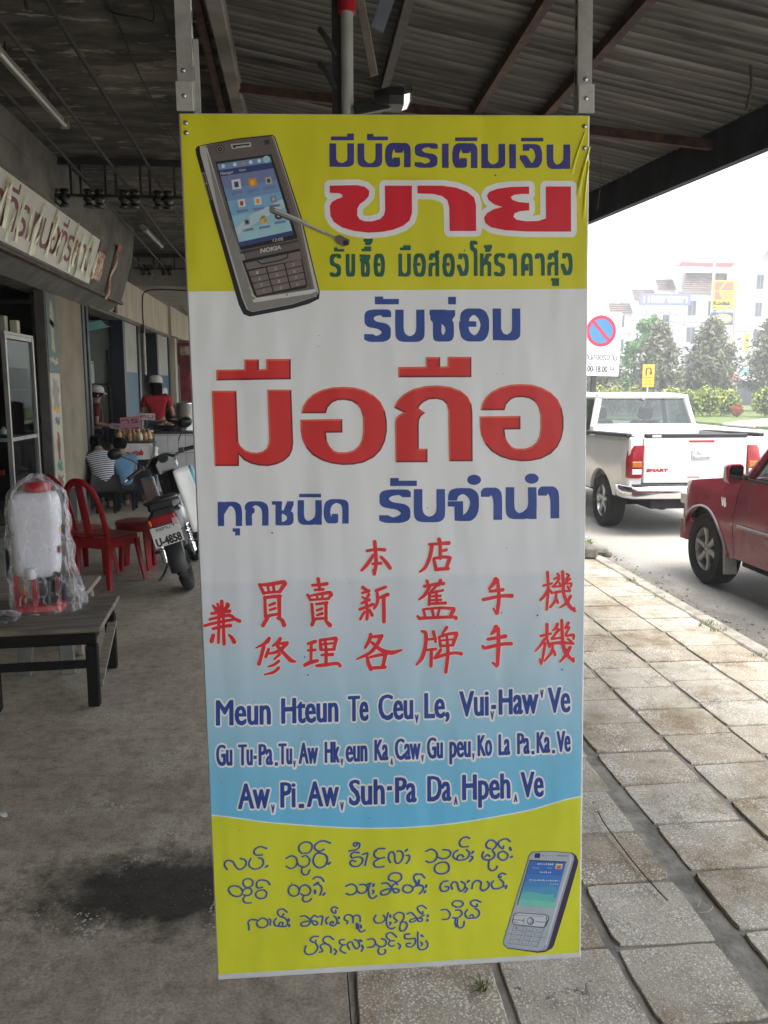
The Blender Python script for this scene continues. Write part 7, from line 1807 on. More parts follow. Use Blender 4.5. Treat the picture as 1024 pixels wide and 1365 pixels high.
def tread(r): return r

def build_white():
    t = thing('pickup_truck', 'white pickup truck parked at the kerb with its tailgate facing the camera', 'pickup truck', (5.08, 10.3, RZ))
    xf = lambda y, z: .895 + .03 * math.exp(-((z - .95) / .28) ** 2) + .03 * math.exp(-((y - .92) / .5) ** 2) * max(0, 1 - abs(z - .62) / .5) - .05 * max(0, (.2 - y) / .2) ** 2
    for s in (-1, 1):
        o = side_panel(0.0, 1.58, lambda y: 1.30 - .035 * y, lambda y: .50 + .10 * max(0, (.35 - y) / .35), [(.92, .46, .36)], xf, s).build('bed_side', wpaint, t, 40)
        MB().beam((s * .895, .02, 1.325), (s * .895, 1.58, 1.29), .085, .05, bev=.012).build('rail_cap', trimb, t)
        MB().grid(lambda u, v: Vector((s * .80, .06 + 1.5 * u, .75 + .56 * v)), 2, 2).build('bed_inner', mat('bed_grey', (.35, .34, .33), rough=.6), t)
        xc = lambda y, z: .90 - .05 * max(0, (y - 4.3) / .8) ** 2 + .02 * math.exp(-((z - .85) / .3) ** 2)
        side_panel(1.60, 5.05, lambda y: 1.24 if y < 3.5 else 1.24 - .14 * (y - 3.5) / 1.5, lambda y: .42, [(4.05, .45, .37)], xc, s).build('cab_side', wpaint, t, 40)
        MB().box2((s * .705, .0, .52), (s * .893, .10, 1.30), .02).build('corner_panel', wpaint, t)
        lamp = MB().loft([[Vector((s * (x0 + (x1 - x0) * f), yy, z)) for f, yy in ((.02, .06), (.02, .03), (.14, .0), (.35, -.02), (1, -.022), (1, .03), (.4, .10))] for z, x0, x1 in ((.775, .905, .725), (.80, .912, .715), (1.0, .912, .71), (1.14, .895, .70), (1.195, .85, .70))]).build('tail_light', redl, t, 40)
        MB().box((s * .79, -.026, 1.02 - .07), (.13, .014, .075), None, .006).build('amber_lens', mat('amber_lens', (.45, .14, .02)), lamp)
        MB().box((s * .79, -.027, .855), (.13, .014, .07), None, .006).build('clear_lens', mat('clear_lens', (.62, .60, .58), rough=.15), lamp)
        car_wheel(t, s * .79, .92, .365, .24, s, alloy, 5); car_wheel(t, s * .79, 4.05, .365, .24, s, alloy, 5)
    MB().box2((-.80, .06, .72), (.80, 1.56, .76)).build('bed_floor', mat('bed_grey', (.35, .34, .33)), t)
    MB().box2((-.86, 1.55, .60), (.86, 1.60, 1.26)).build('bed_front', wpaint, t)
    tg = MB().box2((-.70, -.012, .70), (.70, .045, 1.30), .012).build('tailgate', wpaint, t, 40)
    MB().box2((-.69, -.016, 1.285), (.69, .04, 1.345), .012).build('tailgate_cap', trimb, tg)
    MB().box2((-.10, -.022, 1.235), (.24, -.0125, 1.262), .003).build('brake_light', redl, tg)
    hd = MB().box2((-.06, -.020, 1.00), (.20, -.012, 1.13), .012).build('handle_recess', mat('recess_grey', (.45, .45, .45), rough=.4), tg)
    MB().tube([(-.03, -.024, 1.04), (-.03, -.05, 1.055), (.17, -.05, 1.055), (.17, -.024, 1.04)], .014, 8).build('handle', chrome, hd, 50)
    MB().box2((.03, -.026, 1.085), (.11, -.020, 1.11), .003).build('lock_plate', mat('lock_white', (.6, .6, .6)), hd)
    plane_text('lettering', 'SMART', .28, .036, mat('badge_red', (.35, .02, .03), rough=.4), tg, (-.655, -.0135, .855), (1, 0, 0), (.18, 0, .98), bold=.006)
    MB().box2((-.10, -.0155, .77), (.06, -.0122, .79)).build('sticker', mat('sticker_red', (.50, .16, .16), rough=.5), tg)
    MB().box2((.60 - .22, -.0155, 1.18), (.60 - .16, -.0122, 1.21)).build('badge', chrome, tg)
    MB().box2((-.60, -.020, 1.30), (-.48, -.0165, 1.33)).build('rail_sticker', mat('sticker_white', (.6, .6, .6), rough=.5), tg)
    bp = MB()
    sec = lambda y, x: None
    pts = [(-.93, .32), (-.93, .06), (-.86, -.07), (-.5, -.10), (0, -.11), (.5, -.10), (.86, -.07), (.93, .06), (.93, .32)]
    bp.loft([[Vector((x * (1 + o * .02), y - o * .03, z)) for x, y in pts] + [Vector((x * .96, y + .06, z)) for x, y in reversed(pts)] for z, o in ((.50, -1), (.52, 0), (.60, .3), (.66, 0), (.675, -.8))])
    bp.build('rear_bumper', chrome, t, 50)
    MB().box2((-.84, -.06, .676), (.84, .03, .694), .004).build('bumper_step', trimb, t)
    MB().box2((-.55, .05, .36), (.55, 4.8, .60)).build('chassis', under, t)
    MB().cyl((-.7, .92, .36), (.7, .92, .36), .06, n=12).build('axle', under, t, 40)
    MB().cyl((0, .92, .36), (0, 1.02, .36), .15, .12, 14).build('differential', under, t, 40)
    # greenhouse: posts, roof, panes
    B = [(-.80, 1.66, 1.24), (.80, 1.66, 1.24), (.80, 3.72, 1.24), (-.80, 3.72, 1.24)]
    T = [(-.665, 1.80, 1.80), (.665, 1.80, 1.80), (.655, 3.02, 1.80), (-.655, 3.02, 1.80)]
    P = MB()
    for i in range(4): P.beam(B[i], T[i], .10, .07, bev=.015)
    for s in (-1, 1): P.beam((s * .80, 2.62, 1.24), (s * .665, 2.55, 1.80), .09, .05)
    P.box2((-.83, 1.60, 1.20), (.83, 1.70, 1.40), .03)
    P.beam((-.70, 1.80, 1.80), (.70, 1.80, 1.80), .08, .06)
    P.build('cab_pillars', wpaint, t)
    rf = MB().loft([[Vector((x, 2.41 + (y) * k, z)) for x, y in [(a * kx, b) for a, b in rrect(1.40, 1.32, .12)]] for z, k, kx in ((1.775, 1.02, 1.02), (1.80, 1.05, 1.03), (1.83, 1.0, .98), (1.853, .86, .85), (1.865, .5, .5), (1.866, .1, .1))])
    rf.build('roof', wpaint, t, 50)
    def pane(a, b, c, d, m=darkg, n='window'): MB().add([a, b, c, d], [(0, 1, 2, 3)]).build(n, m, t, fixn=False)
    pane((-.76, 1.655, 1.385), (.76, 1.655, 1.385), (.635, 1.775, 1.785), (-.635, 1.775, 1.785), glass_mat('rear_glass', .3, (.32, .36, .35)), 'rear_window')
    MB().tube([(-.765, 1.65, 1.385), (.765, 1.65, 1.385), (.64, 1.77, 1.785), (-.64, 1.77, 1.785)], .014, 6, closed=True).build('window_seal', trimb, t)
    MB().box2((-.02, 1.735, 1.755), (.02, 1.765, 1.80), .003).build('brake_lamp', mat('clear_lens', (.62, .60, .58)), t)
    pane((-.78, 3.70, 1.26), (.78, 3.70, 1.26), (.64, 3.04, 1.78), (-.64, 3.04, 1.78), glass_mat('clear_windscreen', .15, (.66, .74, .70)), 'windscreen')
    for s in (-1, 1): pane((s * .797, 1.75, 1.26), (s * .797, 3.64, 1.26), (s * .672, 3.0, 1.78), (s * .672, 1.86, 1.78), darkg, 'side_window')
    for x in (-.38, .38): MB().box2((x - .24, 2.5, .8), (x + .24, 2.62, 1.42), .04).build('seat_back', inter, t); MB().box2((x - .12, 2.5, 1.44), (x + .12, 2.58, 1.62), .03).build('headrest', inter, t)
    MB().box2((-.60, 1.72, .8), (.60, 1.80, 1.40), .03).build('rear_seat', inter, t)
    MB().loft([[Vector((x, y, z - .035 * (x / .8) ** 2)) for x in [-.84 + 1.68 * i / 10 for i in range(11)]] + [Vector((x, y, z - .2)) for x in [.84 - 1.68 * i / 10 for i in range(11)]] for y, z in ((3.6, 1.26), (4.2, 1.22), (4.8, 1.12), (5.05, 1.0))]).build('bonnet', wpaint, t, 50)
    MB().box2((-.86, 5.0, .40), (.86, 5.12, .95), .04).build('front_end', wpaint, t)
    for s in (-1, 1): MB().sphere((s * 1.0, 3.35, 1.30), (.10, .06, .09), 12, 8).build('door_mirror', wpaint, t, 60)
    pane((-.25, 1.653, 1.395), (.05, 1.653, 1.395), (.05, 1.656, 1.408), (-.25, 1.656, 1.408), mat('sticker_white', (.6, .6, .6)), 'window_sticker')
    return t
build_white()

def build_red():
    t = thing('pickup_truck', 'dark red pickup truck at the right edge showing its front wheel and mirror', 'pickup truck', (4.83, 8.25, RZ))
    # local: y 0 at the front bumper, body runs to -Y
    def xf(y, z):
        base = .865 + .030 * math.exp(-((z - .70) / .22) ** 2)
        fl = .035 * math.exp(-((abs(y + .53) - .0) / .52) ** 4) * max(0, 1 - abs(z - .62) / .42)
        return base + fl - .10 * max(0, (y + .22) / .32) ** 2 - .05 * max(0, (z - .95) / .2)
    top = lambda y: 1.10 - .13 * max(0, (y + 1.1) / 1.1) ** 1.5
    for s in (-1, 1):
        side_panel(-1.085, .10, top, lambda y: .36 + .10 * max(0, (y + .25) / .25), [(-.53, .425, .355)], xf, s).build('front_wing', rpaint, t, 40)
        dr = side_panel(-2.20, -1.095, lambda y: 1.11, lambda y: .37, [], xf, s, 20, 12).build('door', rpaint, t, 40)
        MB().beam((s * .905, -1.62 + .45, .685), (s * .905, -2.18, .685), (.022), .030, bev=.006).build('side_moulding', mat('dull_trim', (.32, .28, .28), rough=.35, metal=.4), dr)
        MB().beam((s * .893, -1.0, .685), (s * .898, -1.085, .685), .02, .030, bev=.006).build('wing_moulding', mat('dull_trim', (.32, .28, .28)), t)
        MB().box((s * .905, -2.05, .93), (.03, .15, .035), None, .008).build('door_handle', trimb, dr)
        side_panel(-3.30, -2.21, lambda y: 1.11, lambda y: .40, [], xf, s, 20, 8).build('rear_door', rpaint, t, 40)
        side_panel(-4.95, -3.32, lambda y: 1.12, lambda y: .45, [(-3.75, .44, .355)], lambda y, z: .87 + .03 * math.exp(-((z - .7) / .25) ** 2), s).build('bed_side', rpaint, t, 40)
        MB().beam((s * .77, -1.1, .34), (s * .77, -3.3, .34), .06, .09, bev=.01).build('sill', under, t)
        car_wheel(t, s * .775, -.53, .352, .235, s, steelrim, 6); car_wheel(t, s * .775, -3.75, .352, .235, s, steelrim, 6)
        # chromed lip round the front wheel opening
        lip = [Vector((s * (xf(-.53 + .43 * math.cos(a), .355 + .43 * math.sin(a)) + .004), -.53 + .428 * math.cos(a), .355 + .428 * math.sin(a))) for a in [R(4 + 172 * i / 26) for i in range(27)]]
        MB().tube(lip, .013, 6).build('arch_lip', mat('dull_trim', (.32, .28, .28), rough=.35, metal=.4), t, 60)
        MB().box((s * .84, -.955, .36), (.13, .025, .34), (R(-8), 0, 0), .006).build('mud_flap', mat('mud_flap_grey', (.30, .28, .26), rough=.7, var=.3), t)
        m = thing('x', None, None); bpy.data.objects.remove(m)
        mr = MB().loft([[Vector((s * (1.01 + x * k), y, 1.175 + z * k)) for x, z in rrect(.15, .18, .04)] for y, k in ((-1.17, .55), (-1.19, .9), (-1.26, 1.0), (-1.285, .97))]).build('door_mirror', rpaint, t, 50)
        MB().loft([[Vector((s * (1.01 + x * .84), y, 1.175 + z * .84)) for x, z in rrect(.15, .18, .04)] for y in (-1.284, -1.290)]).build('mirror_glass', glass_mat('mirror_face', 2.2, (.2, .22, .22)), mr, 40)
        MB().box((s * .91, -1.22, 1.14), (.09, .05, .06), None, .012).build('mirror_arm', trimb, mr)
    def ptop(y): return 1.10
    MB().loft([[Vector((x * (.80 - .06 * max(0, (y + .3) / .3)), y, z - .05 * x * x)) for x in [-1 + 2 * i / 12 for i in range(13)]] + [Vector((x * .78, y, z - .2)) for x in [1 - 2 * i / 12 for i in range(13)]] for y, z in ((-1.15, 1.155), (-.7, 1.125), (-.3, 1.07), (.04, 1.0), (.10, .93))]).build('bonnet', rpaint, t, 50)
    MB().box2((-.76, -.02, .55), (.76, .09, .94), .03).build('front_grille', trimb, t)
    bp = MB(); pts = [(-.89, -.16), (-.89, -.02), (-.80, .05), (0, .09), (.80, .05), (.89, -.02), (.89, -.16)]
    bp.loft([[Vector((x, y, z)) for x, y in pts] + [Vector((x * .93, y - .08, z)) for x, y in reversed(pts)] for z in (.38, .40, .56, .58)]); bp.build('front_bumper', mat('bumper_pink_red', (.32, .06, .07), rough=.4, var=.2), t, 40)
    for s in (-1, 1): MB().box((s * .885, -.07, .80), (.03, .14, .11), None, .01).build('corner_lamp', mat('clear_lens', (.62, .60, .58)), t)
    MB().box2((-.6, -4.8, .30), (.6, -.15, .62)).build('chassis', under, t)
    B = [(-.80, -3.28, 1.11), (.80, -3.28, 1.11), (.80, -1.16, 1.11), (-.80, -1.16, 1.11)]
    T = [(-.66, -3.15, 1.70), (.66, -3.15, 1.70), (.65, -1.58, 1.70), (-.65, -1.58, 1.70)]
    P = MB()
    for i in range(4): P.beam(B[i], T[i], .075, .06, bev=.012)
    for s in (-1, 1): P.beam((s * .81, -2.2, 1.11), (s * .665, -2.25, 1.70), .08, .05)
    P.build('cab_pillars', rpaint, t)
    for s in (-1, 1): MB().tube([(s * .815, -1.12, 1.12), (s * .665, -1.57, 1.70)], .016, 6).build('pillar_seal', trimb, t)
    for s in (-1, 1): MB().beam((s * .86, -1.1, 1.115), (s * .86, -3.28, 1.115), .03, .022).build('belt_seal', trimb, t)
    MB().loft([[Vector((x * k, -2.37 + y * k, z)) for x, y in rrect(1.38, 1.62, .1)] for z, k in ((1.68, 1.0), (1.71, 1.02), (1.74, .96), (1.76, .7), (1.762, .1))]).build('roof', rpaint, t, 50)
    def pane(pts, n, m=darkg): MB().add(pts, [(0, 1, 2, 3)]).build(n, m, t, fixn=False)
    pane([(-.78, -1.16, 1.13), (.78, -1.16, 1.13), (.63, -1.59, 1.69), (-.63, -1.59, 1.69)], 'windscreen')
    for s in (-1, 1): pane([(s * .81, -1.22, 1.125), (s * .81, -3.22, 1.125), (s * .668, -3.12, 1.69), (s * .66, -1.60, 1.69)], 'side_window')
    pane([(-.78, -3.27, 1.125), (.78, -3.27, 1.125), (.64, -3.16, 1.69), (-.64, -3.16, 1.69)], 'rear_window')
    MB().box2((-.76, -1.75, .75), (.76, -1.2, 1.12), .03).build('dashboard', inter, t)
    for x in (-.36, .36): MB().box2((x - .22, -2.5, .7), (x + .22, -2.38, 1.35), .04).build('seat_back', inter, t)
    MB().box2((-.80, -3.30, .5), (.80, -1.1, .56)).build('cab_floor', inter, t)
    MB().box2((-.82, -4.92, .62), (.82, -3.33, .66)).build('bed_floor', under, t)
    MB().box2((-.84, -4.97, .55), (.84, -4.92, 1.12)).build('tailgate', rpaint, t)
    MB().box2((-.79, -.22, .62), (-.50, -.9, .95)).build('wheel_housing', under, t); MB().box2((.50, -.22, .62), (.79, -.9, .95)).build('wheel_housing', under, t)
    plane_text('badge', 'V6', .085, .075, chrome, t, (-.905, -.86 - .0, .835), (0, -1, 0), (0, 0, 1), bold=.008)
    return t
build_red()

# ================================================================== signs along the road
signwhite = mat('sign_white', (.68, .68, .68), rough=.4, var=.06, scale=6)
sblue = mat('sign_blue', (.05, .19, .42), rough=.4, var=.06); sred = mat('sign_red', (.50, .03, .06), rough=.4, var=.06); sblack = mat('sign_black', (.02, .02, .022), rough=.5, var=0); syel = mat('sign_yellow', (.68, .38, .01), rough=.4, var=.06)
np_ = thing('no_parking_sign', 'white no parking sign with a red ringed blue disc on a dark post', 'road sign', (5.93, 16.5, RZ)); np_.rotation_euler = (0, R(1.5), 0)
MB().box((0, 0, 2.80), (.84, .02, 1.26), None, .006).build('board', signwhite, np_)
MB().box2((-.125, .012, 0), (-.025, .09, 2.9), .004).build('post', mat('dark_post', (.05, .05, .055), rough=.6, var=.3), np_)
def disc(mbt, cx_, cz_, r0, r1, y, n=48):
    vs = []; fs = []
    for i in range(n):
        a = 2 * PI * i / n; vs += [(cx_ + r0 * math.cos(a), y, cz_ + r0 * math.sin(a)), (cx_ + r1 * math.cos(a), y, cz_ + r1 * math.sin(a))]
    for i in range(n): fs.append((2 * i, 2 * i + 1, 2 * ((i + 1) % n) + 1, 2 * ((i + 1) % n)))
    return mbt.add(vs, fs)
disc(MB(), .0, 3.06, .001, .30, -.0115).build('blue_disc', sblue, np_, fixn=False)
disc(MB(), .0, 3.06, .24, .31, -.0135).build('red_ring', sred, np_, fixn=False)
MB().box((0, -.0128, 3.06), (.066, .0022, .50), (0, R(-44), 0)).build('slash', sred, np_)
MB().box((0, -.011, 2.68), (.80, .002, .012)).build('rule', mat('rule_grey', (.3, .3, .3)), np_)
plane_text('hours', '07.00-18.00', .56, .115, sblack, np_, (-.38, -.0115, 2.25), (1, 0, 0), (0, 0, 1), bold=.004)
pl = []
for j, g in enumerate('kTnSjorgan'):
    for st in GL[g]: pl += sweep([(-37 + j * 7.5 + a * 5.4, b * 9.5) for a, b in (smooth_path(st, 3) if len(st) > 3 else st)], boxpen(.7, .55))
for st in GL['n']: pl += sweep([(24 + a * 7, -19 + b * 9) for a, b in smooth_path(st[:], 3)], boxpen(.7, .6))
V, F = union(pl); MB().add([(a / 100, -.0115, 2.49 + b / 100) for a, b in V], F).build('writing', sblack, np_, fixn=False)
ut = thing('u_turn_sign', 'yellow rectangular road sign with a black U turn arrow beyond the white truck', 'road sign', (19.63, 46, -.06))
MB().box2((-.35, -.02, 1.85), (.35, .0, 3.12), .01).build('board', syel, ut)
MB().cyl((0, .04, 0), (0, .04, 2.9), .04, n=10).build('post', mat('white_post', (.6, .6, .6)), ut, 40)
pa = sweep([(-14, -22)] + [(-14, 8)] + [(-14 * math.cos(R(i * 18)), 8 + 13 * math.sin(R(i * 18))) for i in range(11)] + [(14, -4)], boxpen(4, 2)) + [[(3, -3), (25, -3), (14, -22)]]
V, F = union(pa); MB().add([(a / 100, -.0225, 2.72 + b / 100) for a, b in V], F).build('arrow', sblack, ut, fixn=False)
MB().box2((-.33, -.023, 2.38), (.33, -.0205, 2.40)).build('rule', sblack, ut)
for z in (2.20, 2.02): MB().box2((-.24, -.0228, z - .03), (.24, -.0205, z + .03)).build('wording', mat('wording_brown', (.40, .22, .02), rough=.5, var=.5, scale=20, lo=.45, hi=.55), ut)
# concrete blocks and weeds at the kerb
cblk = thing('concrete_block', 'broken slab of old concrete lying on the pavement edge beside the kerb', 'concrete block', (2.92, 8.28, 0), R(-6))
conc = mat('old_block_concrete', (.17, .155, .13), rough=.9, scale=9, var=.35, bump=.6, bscale=40)
bm_ = MB().box((-.20, 0, .065), (.62, .30, .12), None, .02); bm_.build('slab', conc, cblk)
MB().box((-.22, .02, .15), (.40, .22, .05), (0, R(3), R(5)), .015).build('chip_layer', conc, cblk)
for i, (x, y, s) in enumerate(((.18, .05, .06), (.27, .12, .045), (.23, -.06, .05))):
    o = MB().box((0, 0, s * .6), (s * 2, s * 1.6, s * 1.2), (.2, .1, i), s * .35, seg=1).build('rubble', conc, None); o.location = (2.92 + x, 8.28 + y, 0); tag(o, ('largest', 'right hand', 'nearest')[i] + ' lump of rubble beside the broken concrete slab at the kerb', 'rubble')
weedm = mat('weed_green', (.10, .20, .03), rough=.7, scale=5, var=.4, col2=(.22, .30, .08)); weeddry = mat('weed_dry', (.20, .20, .09), rough=.8, scale=5, var=.4)
def weed(label, x, y, n, h, spread, m, z=0.0, group='weeds in the pavement joints'):
    r = random.Random(int(x * 977 + y * 131)); mb = MB()
    for i in range(n):
        a = r.uniform(0, 2 * PI); L = h * r.uniform(.5, 1.1); o = Vector((r.uniform(-1, 1) * spread, r.uniform(-1, 1) * spread * .6, 0)); d = Vector((math.cos(a), math.sin(a), 0)); sd = Vector((-d.y, d.x, 0)) * h * .045
        k = r.uniform(.5, 1.2)
        p0, p1, p2 = o, o + d * L * .35 * k + Vector((0, 0, L * .55)), o + d * L * .9 * k + Vector((0, 0, L * .5))
        mb.add([p0 - sd, p0 + sd, p1 + sd, p1 - sd, p2], [(0, 1, 2, 3), (3, 2, 4)])
    o = mb.build('weed', m, None, fixn=False); o.location = (x, y, z); return tag(o, label, 'weed', group)
weed('spiky tuft of grass growing from a pavement joint beneath the banner', .505, 2.16, 30, .055, .010, weeddry, -.004, None)
weed('thick clump of grass behind the broken concrete slab at the kerb', 3.02, 8.62, 60, .20, .08, weedm, 0, None)
for i, (x, y, n, s) in enumerate(((2.985, 4.98, 12, .05), (2.985, 5.55, 16, .06), (2.98, 5.72, 22, .07), (2.985, 6.55, 14, .05), (2.985, 7.15, 18, .05), (2.985, 4.62, 10, .04))):
    weed('small green weed rooted in the joint between the paving and the kerb', x, y, n, .05 + .01 * (i % 3), s, weedm, -.004)
tw = MB().tube(smooth_path([(1.197, 3.107, .014), (1.186, 2.984, .020), (1.197, 2.764, .014), (1.204, 2.612, .018), (1.223, 2.501, .013)], 4), .0028, 5).build('twig', mat('dry_twig', (.13, .085, .05), rough=.8), None, 60); tag(tw, 'thin dry twig lying across the paving stones right of the banner', 'twig')
tw2 = MB().tube(smooth_path([(1.315, 2.47, .002), (1.345, 2.50, .008), (1.362, 2.46, .010), (1.335, 2.44, .004), (1.305, 2.445, .002)], 5), .0018, 5).build('string', mat('pale_string', (.42, .38, .30), rough=.8), None, 60); tag(tw2, 'short curl of pale string in the wide pavement joint', 'string')
lt_ = MB().grid(lambda u, v: Vector((.05 * (u - .5) + .02 * v, .022 * (v - .5), .004 + .008 * math.sin(5 * u) * v)), 5, 3).build('paper_scrap', paperw, None, fixn=False); lt_.location = (-1.26, 3.35, 0); lt_.rotation_euler = (0, 0, R(-50)); tag(lt_, 'tiny white scrap of paper on the bare concrete floor', 'paper scrap')
rk = random.Random(31)
pe = MB(); pebm = mat('loose_pebble', (.30, .28, .24), rough=.8, var=.3, scale=3)
for i in range(420):
    x = rk.gauss(3.35, .18); y = rk.uniform(4.0, 9.5)
    if x < 3.14 or x > 3.8: continue
    s = rk.uniform(.006, .018); pe.box((x, y, -.18 + s * .3), (s * 1.6, s * 1.3, s), (rk.uniform(0, 1), rk.uniform(0, 1), rk.uniform(0, 3)), s * .2)
tag(pe.build('gravel', pebm, None), 'loose gravel scattered on the road along the kerb', 'gravel', kind='stuff')
# ================================================================== hedges, trees and buildings across the road
def leafmat(name, a, b, c):
    m = mat(name, a, rough=.7, spec=.2, var=0)
    nt, bs = nodes_of(m)
    ge = nt.nodes.new('ShaderNodeNewGeometry'); r = nt.nodes.new('ShaderNodeValToRGB'); e = r.color_ramp.elements
    e[0].color = (*a, 1); e[1].color = (*c, 1); q = e.new(.55); q.color = (*b, 1)
    nt.links.new(ge.outputs['Random Per Island'], r.inputs['Fac']); nt.links.new(r.outputs[0], bs.inputs['Base Color'])
    return m
def leaves(pts, size, m, name, parent, r, up=0.0, elong=1.6):
    mb = MB()
    for p in pts:
        a = Vector((r.gauss(0, 1), r.gauss(0, 1), r.gauss(0, 1) + up)).normalized(); b = a.orthogonal().normalized(); b = Matrix.Rotation(r.uniform(0, 6.28), 3, a) @ b; c = a.cross(b)
        s = size * r.uniform(.6, 1.35)
        P = Vector(p)
        mb.add([P - c * s * .45, P + b * s * elong * .5 , P + c * s * .45, P - b * s * elong * .5], [(0, 1, 2, 3)])
    return mb.build(name, m, parent, fixn=False)
hedge_m = leafmat('hedge_leaves', (.13, .18, .03), (.27, .33, .06), (.48, .50, .12))
conif_m = leafmat('pale_conifer_leaves', (.09, .105, .055), (.175, .185, .105), (.30, .265, .185))  # leaf tones lightened towards a pale grey green
green_m = leafmat('bright_green_leaves', (.06, .14, .04), (.13, .26, .08), (.28, .40, .16))
redf_m = leafmat('red_flower_leaves', (.32, .06, .03), (.45, .10, .05), (.25, .18, .05))
bark = mat('grey_bark', (.12, .10, .085), rough=.9, scale=4, var=.3)
def clumped(r, blobs, n):
    out = []
    vol = [b[3] * b[4] * b[5] for b in blobs]; tot = sum(vol)
    for b, v in zip(blobs, vol):
        for i in range(int(n * v / tot)):
            d = Vector((r.gauss(0, 1), r.gauss(0, 1), r.gauss(0, 1))).normalized() * (r.uniform(.45, 1.06))
            out.append((b[0] + d.x * b[3], b[1] + d.y * b[4], max(.05, b[2] + d.z * b[5])))
    return out
def hedge(label, x0, x1, y, h, dep, n, size=.13):
    r = random.Random(int(x0 * 17)); t = thing('hedge', label, 'hedge', ((x0 + x1) / 2, y, -.06))
    w = (x1 - x0); bl = []
    k = max(3, int(w / 1.1))
    for i in range(k):
        x = -w / 2 + w * (i + .5) / k
        hh = h * r.uniform(.82, 1.03)
        bl.append((x, r.uniform(-.2, .2), hh * .52, w / k * .78, dep, hh * .50))
        bl.append((x + r.uniform(-.4, .4), r.uniform(-.3, .1), hh * .78, .5, dep * .6, hh * .24))
    leaves(clumped(r, bl, n), size, hedge_m, 'foliage', t, r, up=.6)
    core = MB()
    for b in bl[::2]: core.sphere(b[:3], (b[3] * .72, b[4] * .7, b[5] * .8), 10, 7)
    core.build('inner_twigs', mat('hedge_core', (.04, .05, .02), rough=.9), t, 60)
hedge('long clipped yellow green hedge behind the white truck, under the u turn sign', 17.6, 22.6, 53.5, 1.95, .8, 3600)
hedge('rounded yellow green hedge left of the small red shrub', 22.8, 27.9, 51.5, 1.95, 1.0, 4600)
hedge('rounded bright hedge right of the small red shrub, at the frame edge', 28.3, 33.8, 49.5, 2.0, 1.0, 4800)
t = thing('flowering_shrub', 'small round red flowering shrub between the two rounded hedges', 'shrub', (27.0, 49.6, -.06)); r_ = random.Random(3)
leaves(clumped(r_, [(0, 0, .42, .36, .36, .36)], 700), .10, redf_m, 'foliage', t, r_); MB().cyl((0, 0, 0), (0, 0, .4), .04, n=8).build('stem', bark, t)
def conifer(label, x, y, h, w, seed, zb=-.1):
    r = random.Random(seed); t = thing('conifer', label, 'tree', (x, y, zb))
    MB().tube([(0, 0, 0), (.03, 0, h * .35), (-.02, .02, h * .7), (0, 0, h * .93)], [.16, .12, .07, .02], 8).build('trunk', bark, t, 60)
    pts = []; lm = MB()
    for i in range(150):
        u = r.random() ** .8; z = h * (.13 + .85 * u)
        prof = math.sin(min(1, (1 - u) * 1.15 + .06) * PI / 2) * (1 if u > .12 else .72 + u * 2.3)
        R_ = w / 2 * prof * r.uniform(.72, 1.08); a = r.uniform(0, 2 * PI)
        tip = Vector((R_ * math.cos(a), R_ * math.sin(a), z + R_ * .25)); base = Vector((0, 0, z - R_ * .2))
        if i % 3 == 0: lm.tube([base, tip], [.035, .01], 4, False)
        for k in range(58):
            f = r.uniform(.35, 1.06); q = base.lerp(tip, f); s = .30 * w / 3.6
            pts.append((q.x + r.gauss(0, s * .55), q.y + r.gauss(0, s * .55), q.z + r.gauss(0, s * .8)))
    lm.build('limbs', bark, t, 60)
    leaves(pts, .17, conif_m, 'foliage', t, r, elong=2.2)
    return t
TG = 'clipped conifers along the far side'
for lab, x, y, h, w, s in (('dusty conifer partly hidden by the no parking sign', 22.6, 62, 5.6, 3.6, 1), ('dusty conifer just right of the u turn sign', 27.3, 62, 6.4, 3.9, 2), ('tall dusty conifer in front of the yellow film shop sign', 31.4, 62, 6.75, 4.3, 3), ('dusty conifer cut by the right edge of the photo', 36.6, 62, 7.3, 4.6, 4)):
    conifer(lab, x, y, h, w, s)
def broadleaf(label, x, y, h, seed):
    r = random.Random(seed); t = thing('broadleaf_tree', label, 'tree', (x, y, -.1))
    MB().tube([(0, 0, 0), (.1, 0, h * .3), (-.05, .1, h * .6), (.15, 0, h * .85)], [.18, .14, .09, .03], 8).build('trunk', bark, t, 60)
    bl = []
    for i in range(16):
        z = h * r.uniform(.30, .95); rr = (1.5 if z < h * .7 else .9); bl.append((r.uniform(-rr, rr), r.uniform(-1, 1), z, r.uniform(.45, .9), r.uniform(.45, .8), r.uniform(.35, .65)))
    bl.append((1.6, 0, h * .99, .45, .4, .55))
    lm = MB()
    for b in bl: lm.tube([(0, 0, max(.4, b[2] - 1.2)), b[:3]], [.05, .015], 5, False)
    lm.build('limbs', bark, t, 60)
    leaves(clumped(r, bl, 2600), .24, green_m, 'foliage', t, r)
broadleaf('pale green leafy tree standing between two dusty conifers', 28.6, 70, 7.6, 5)
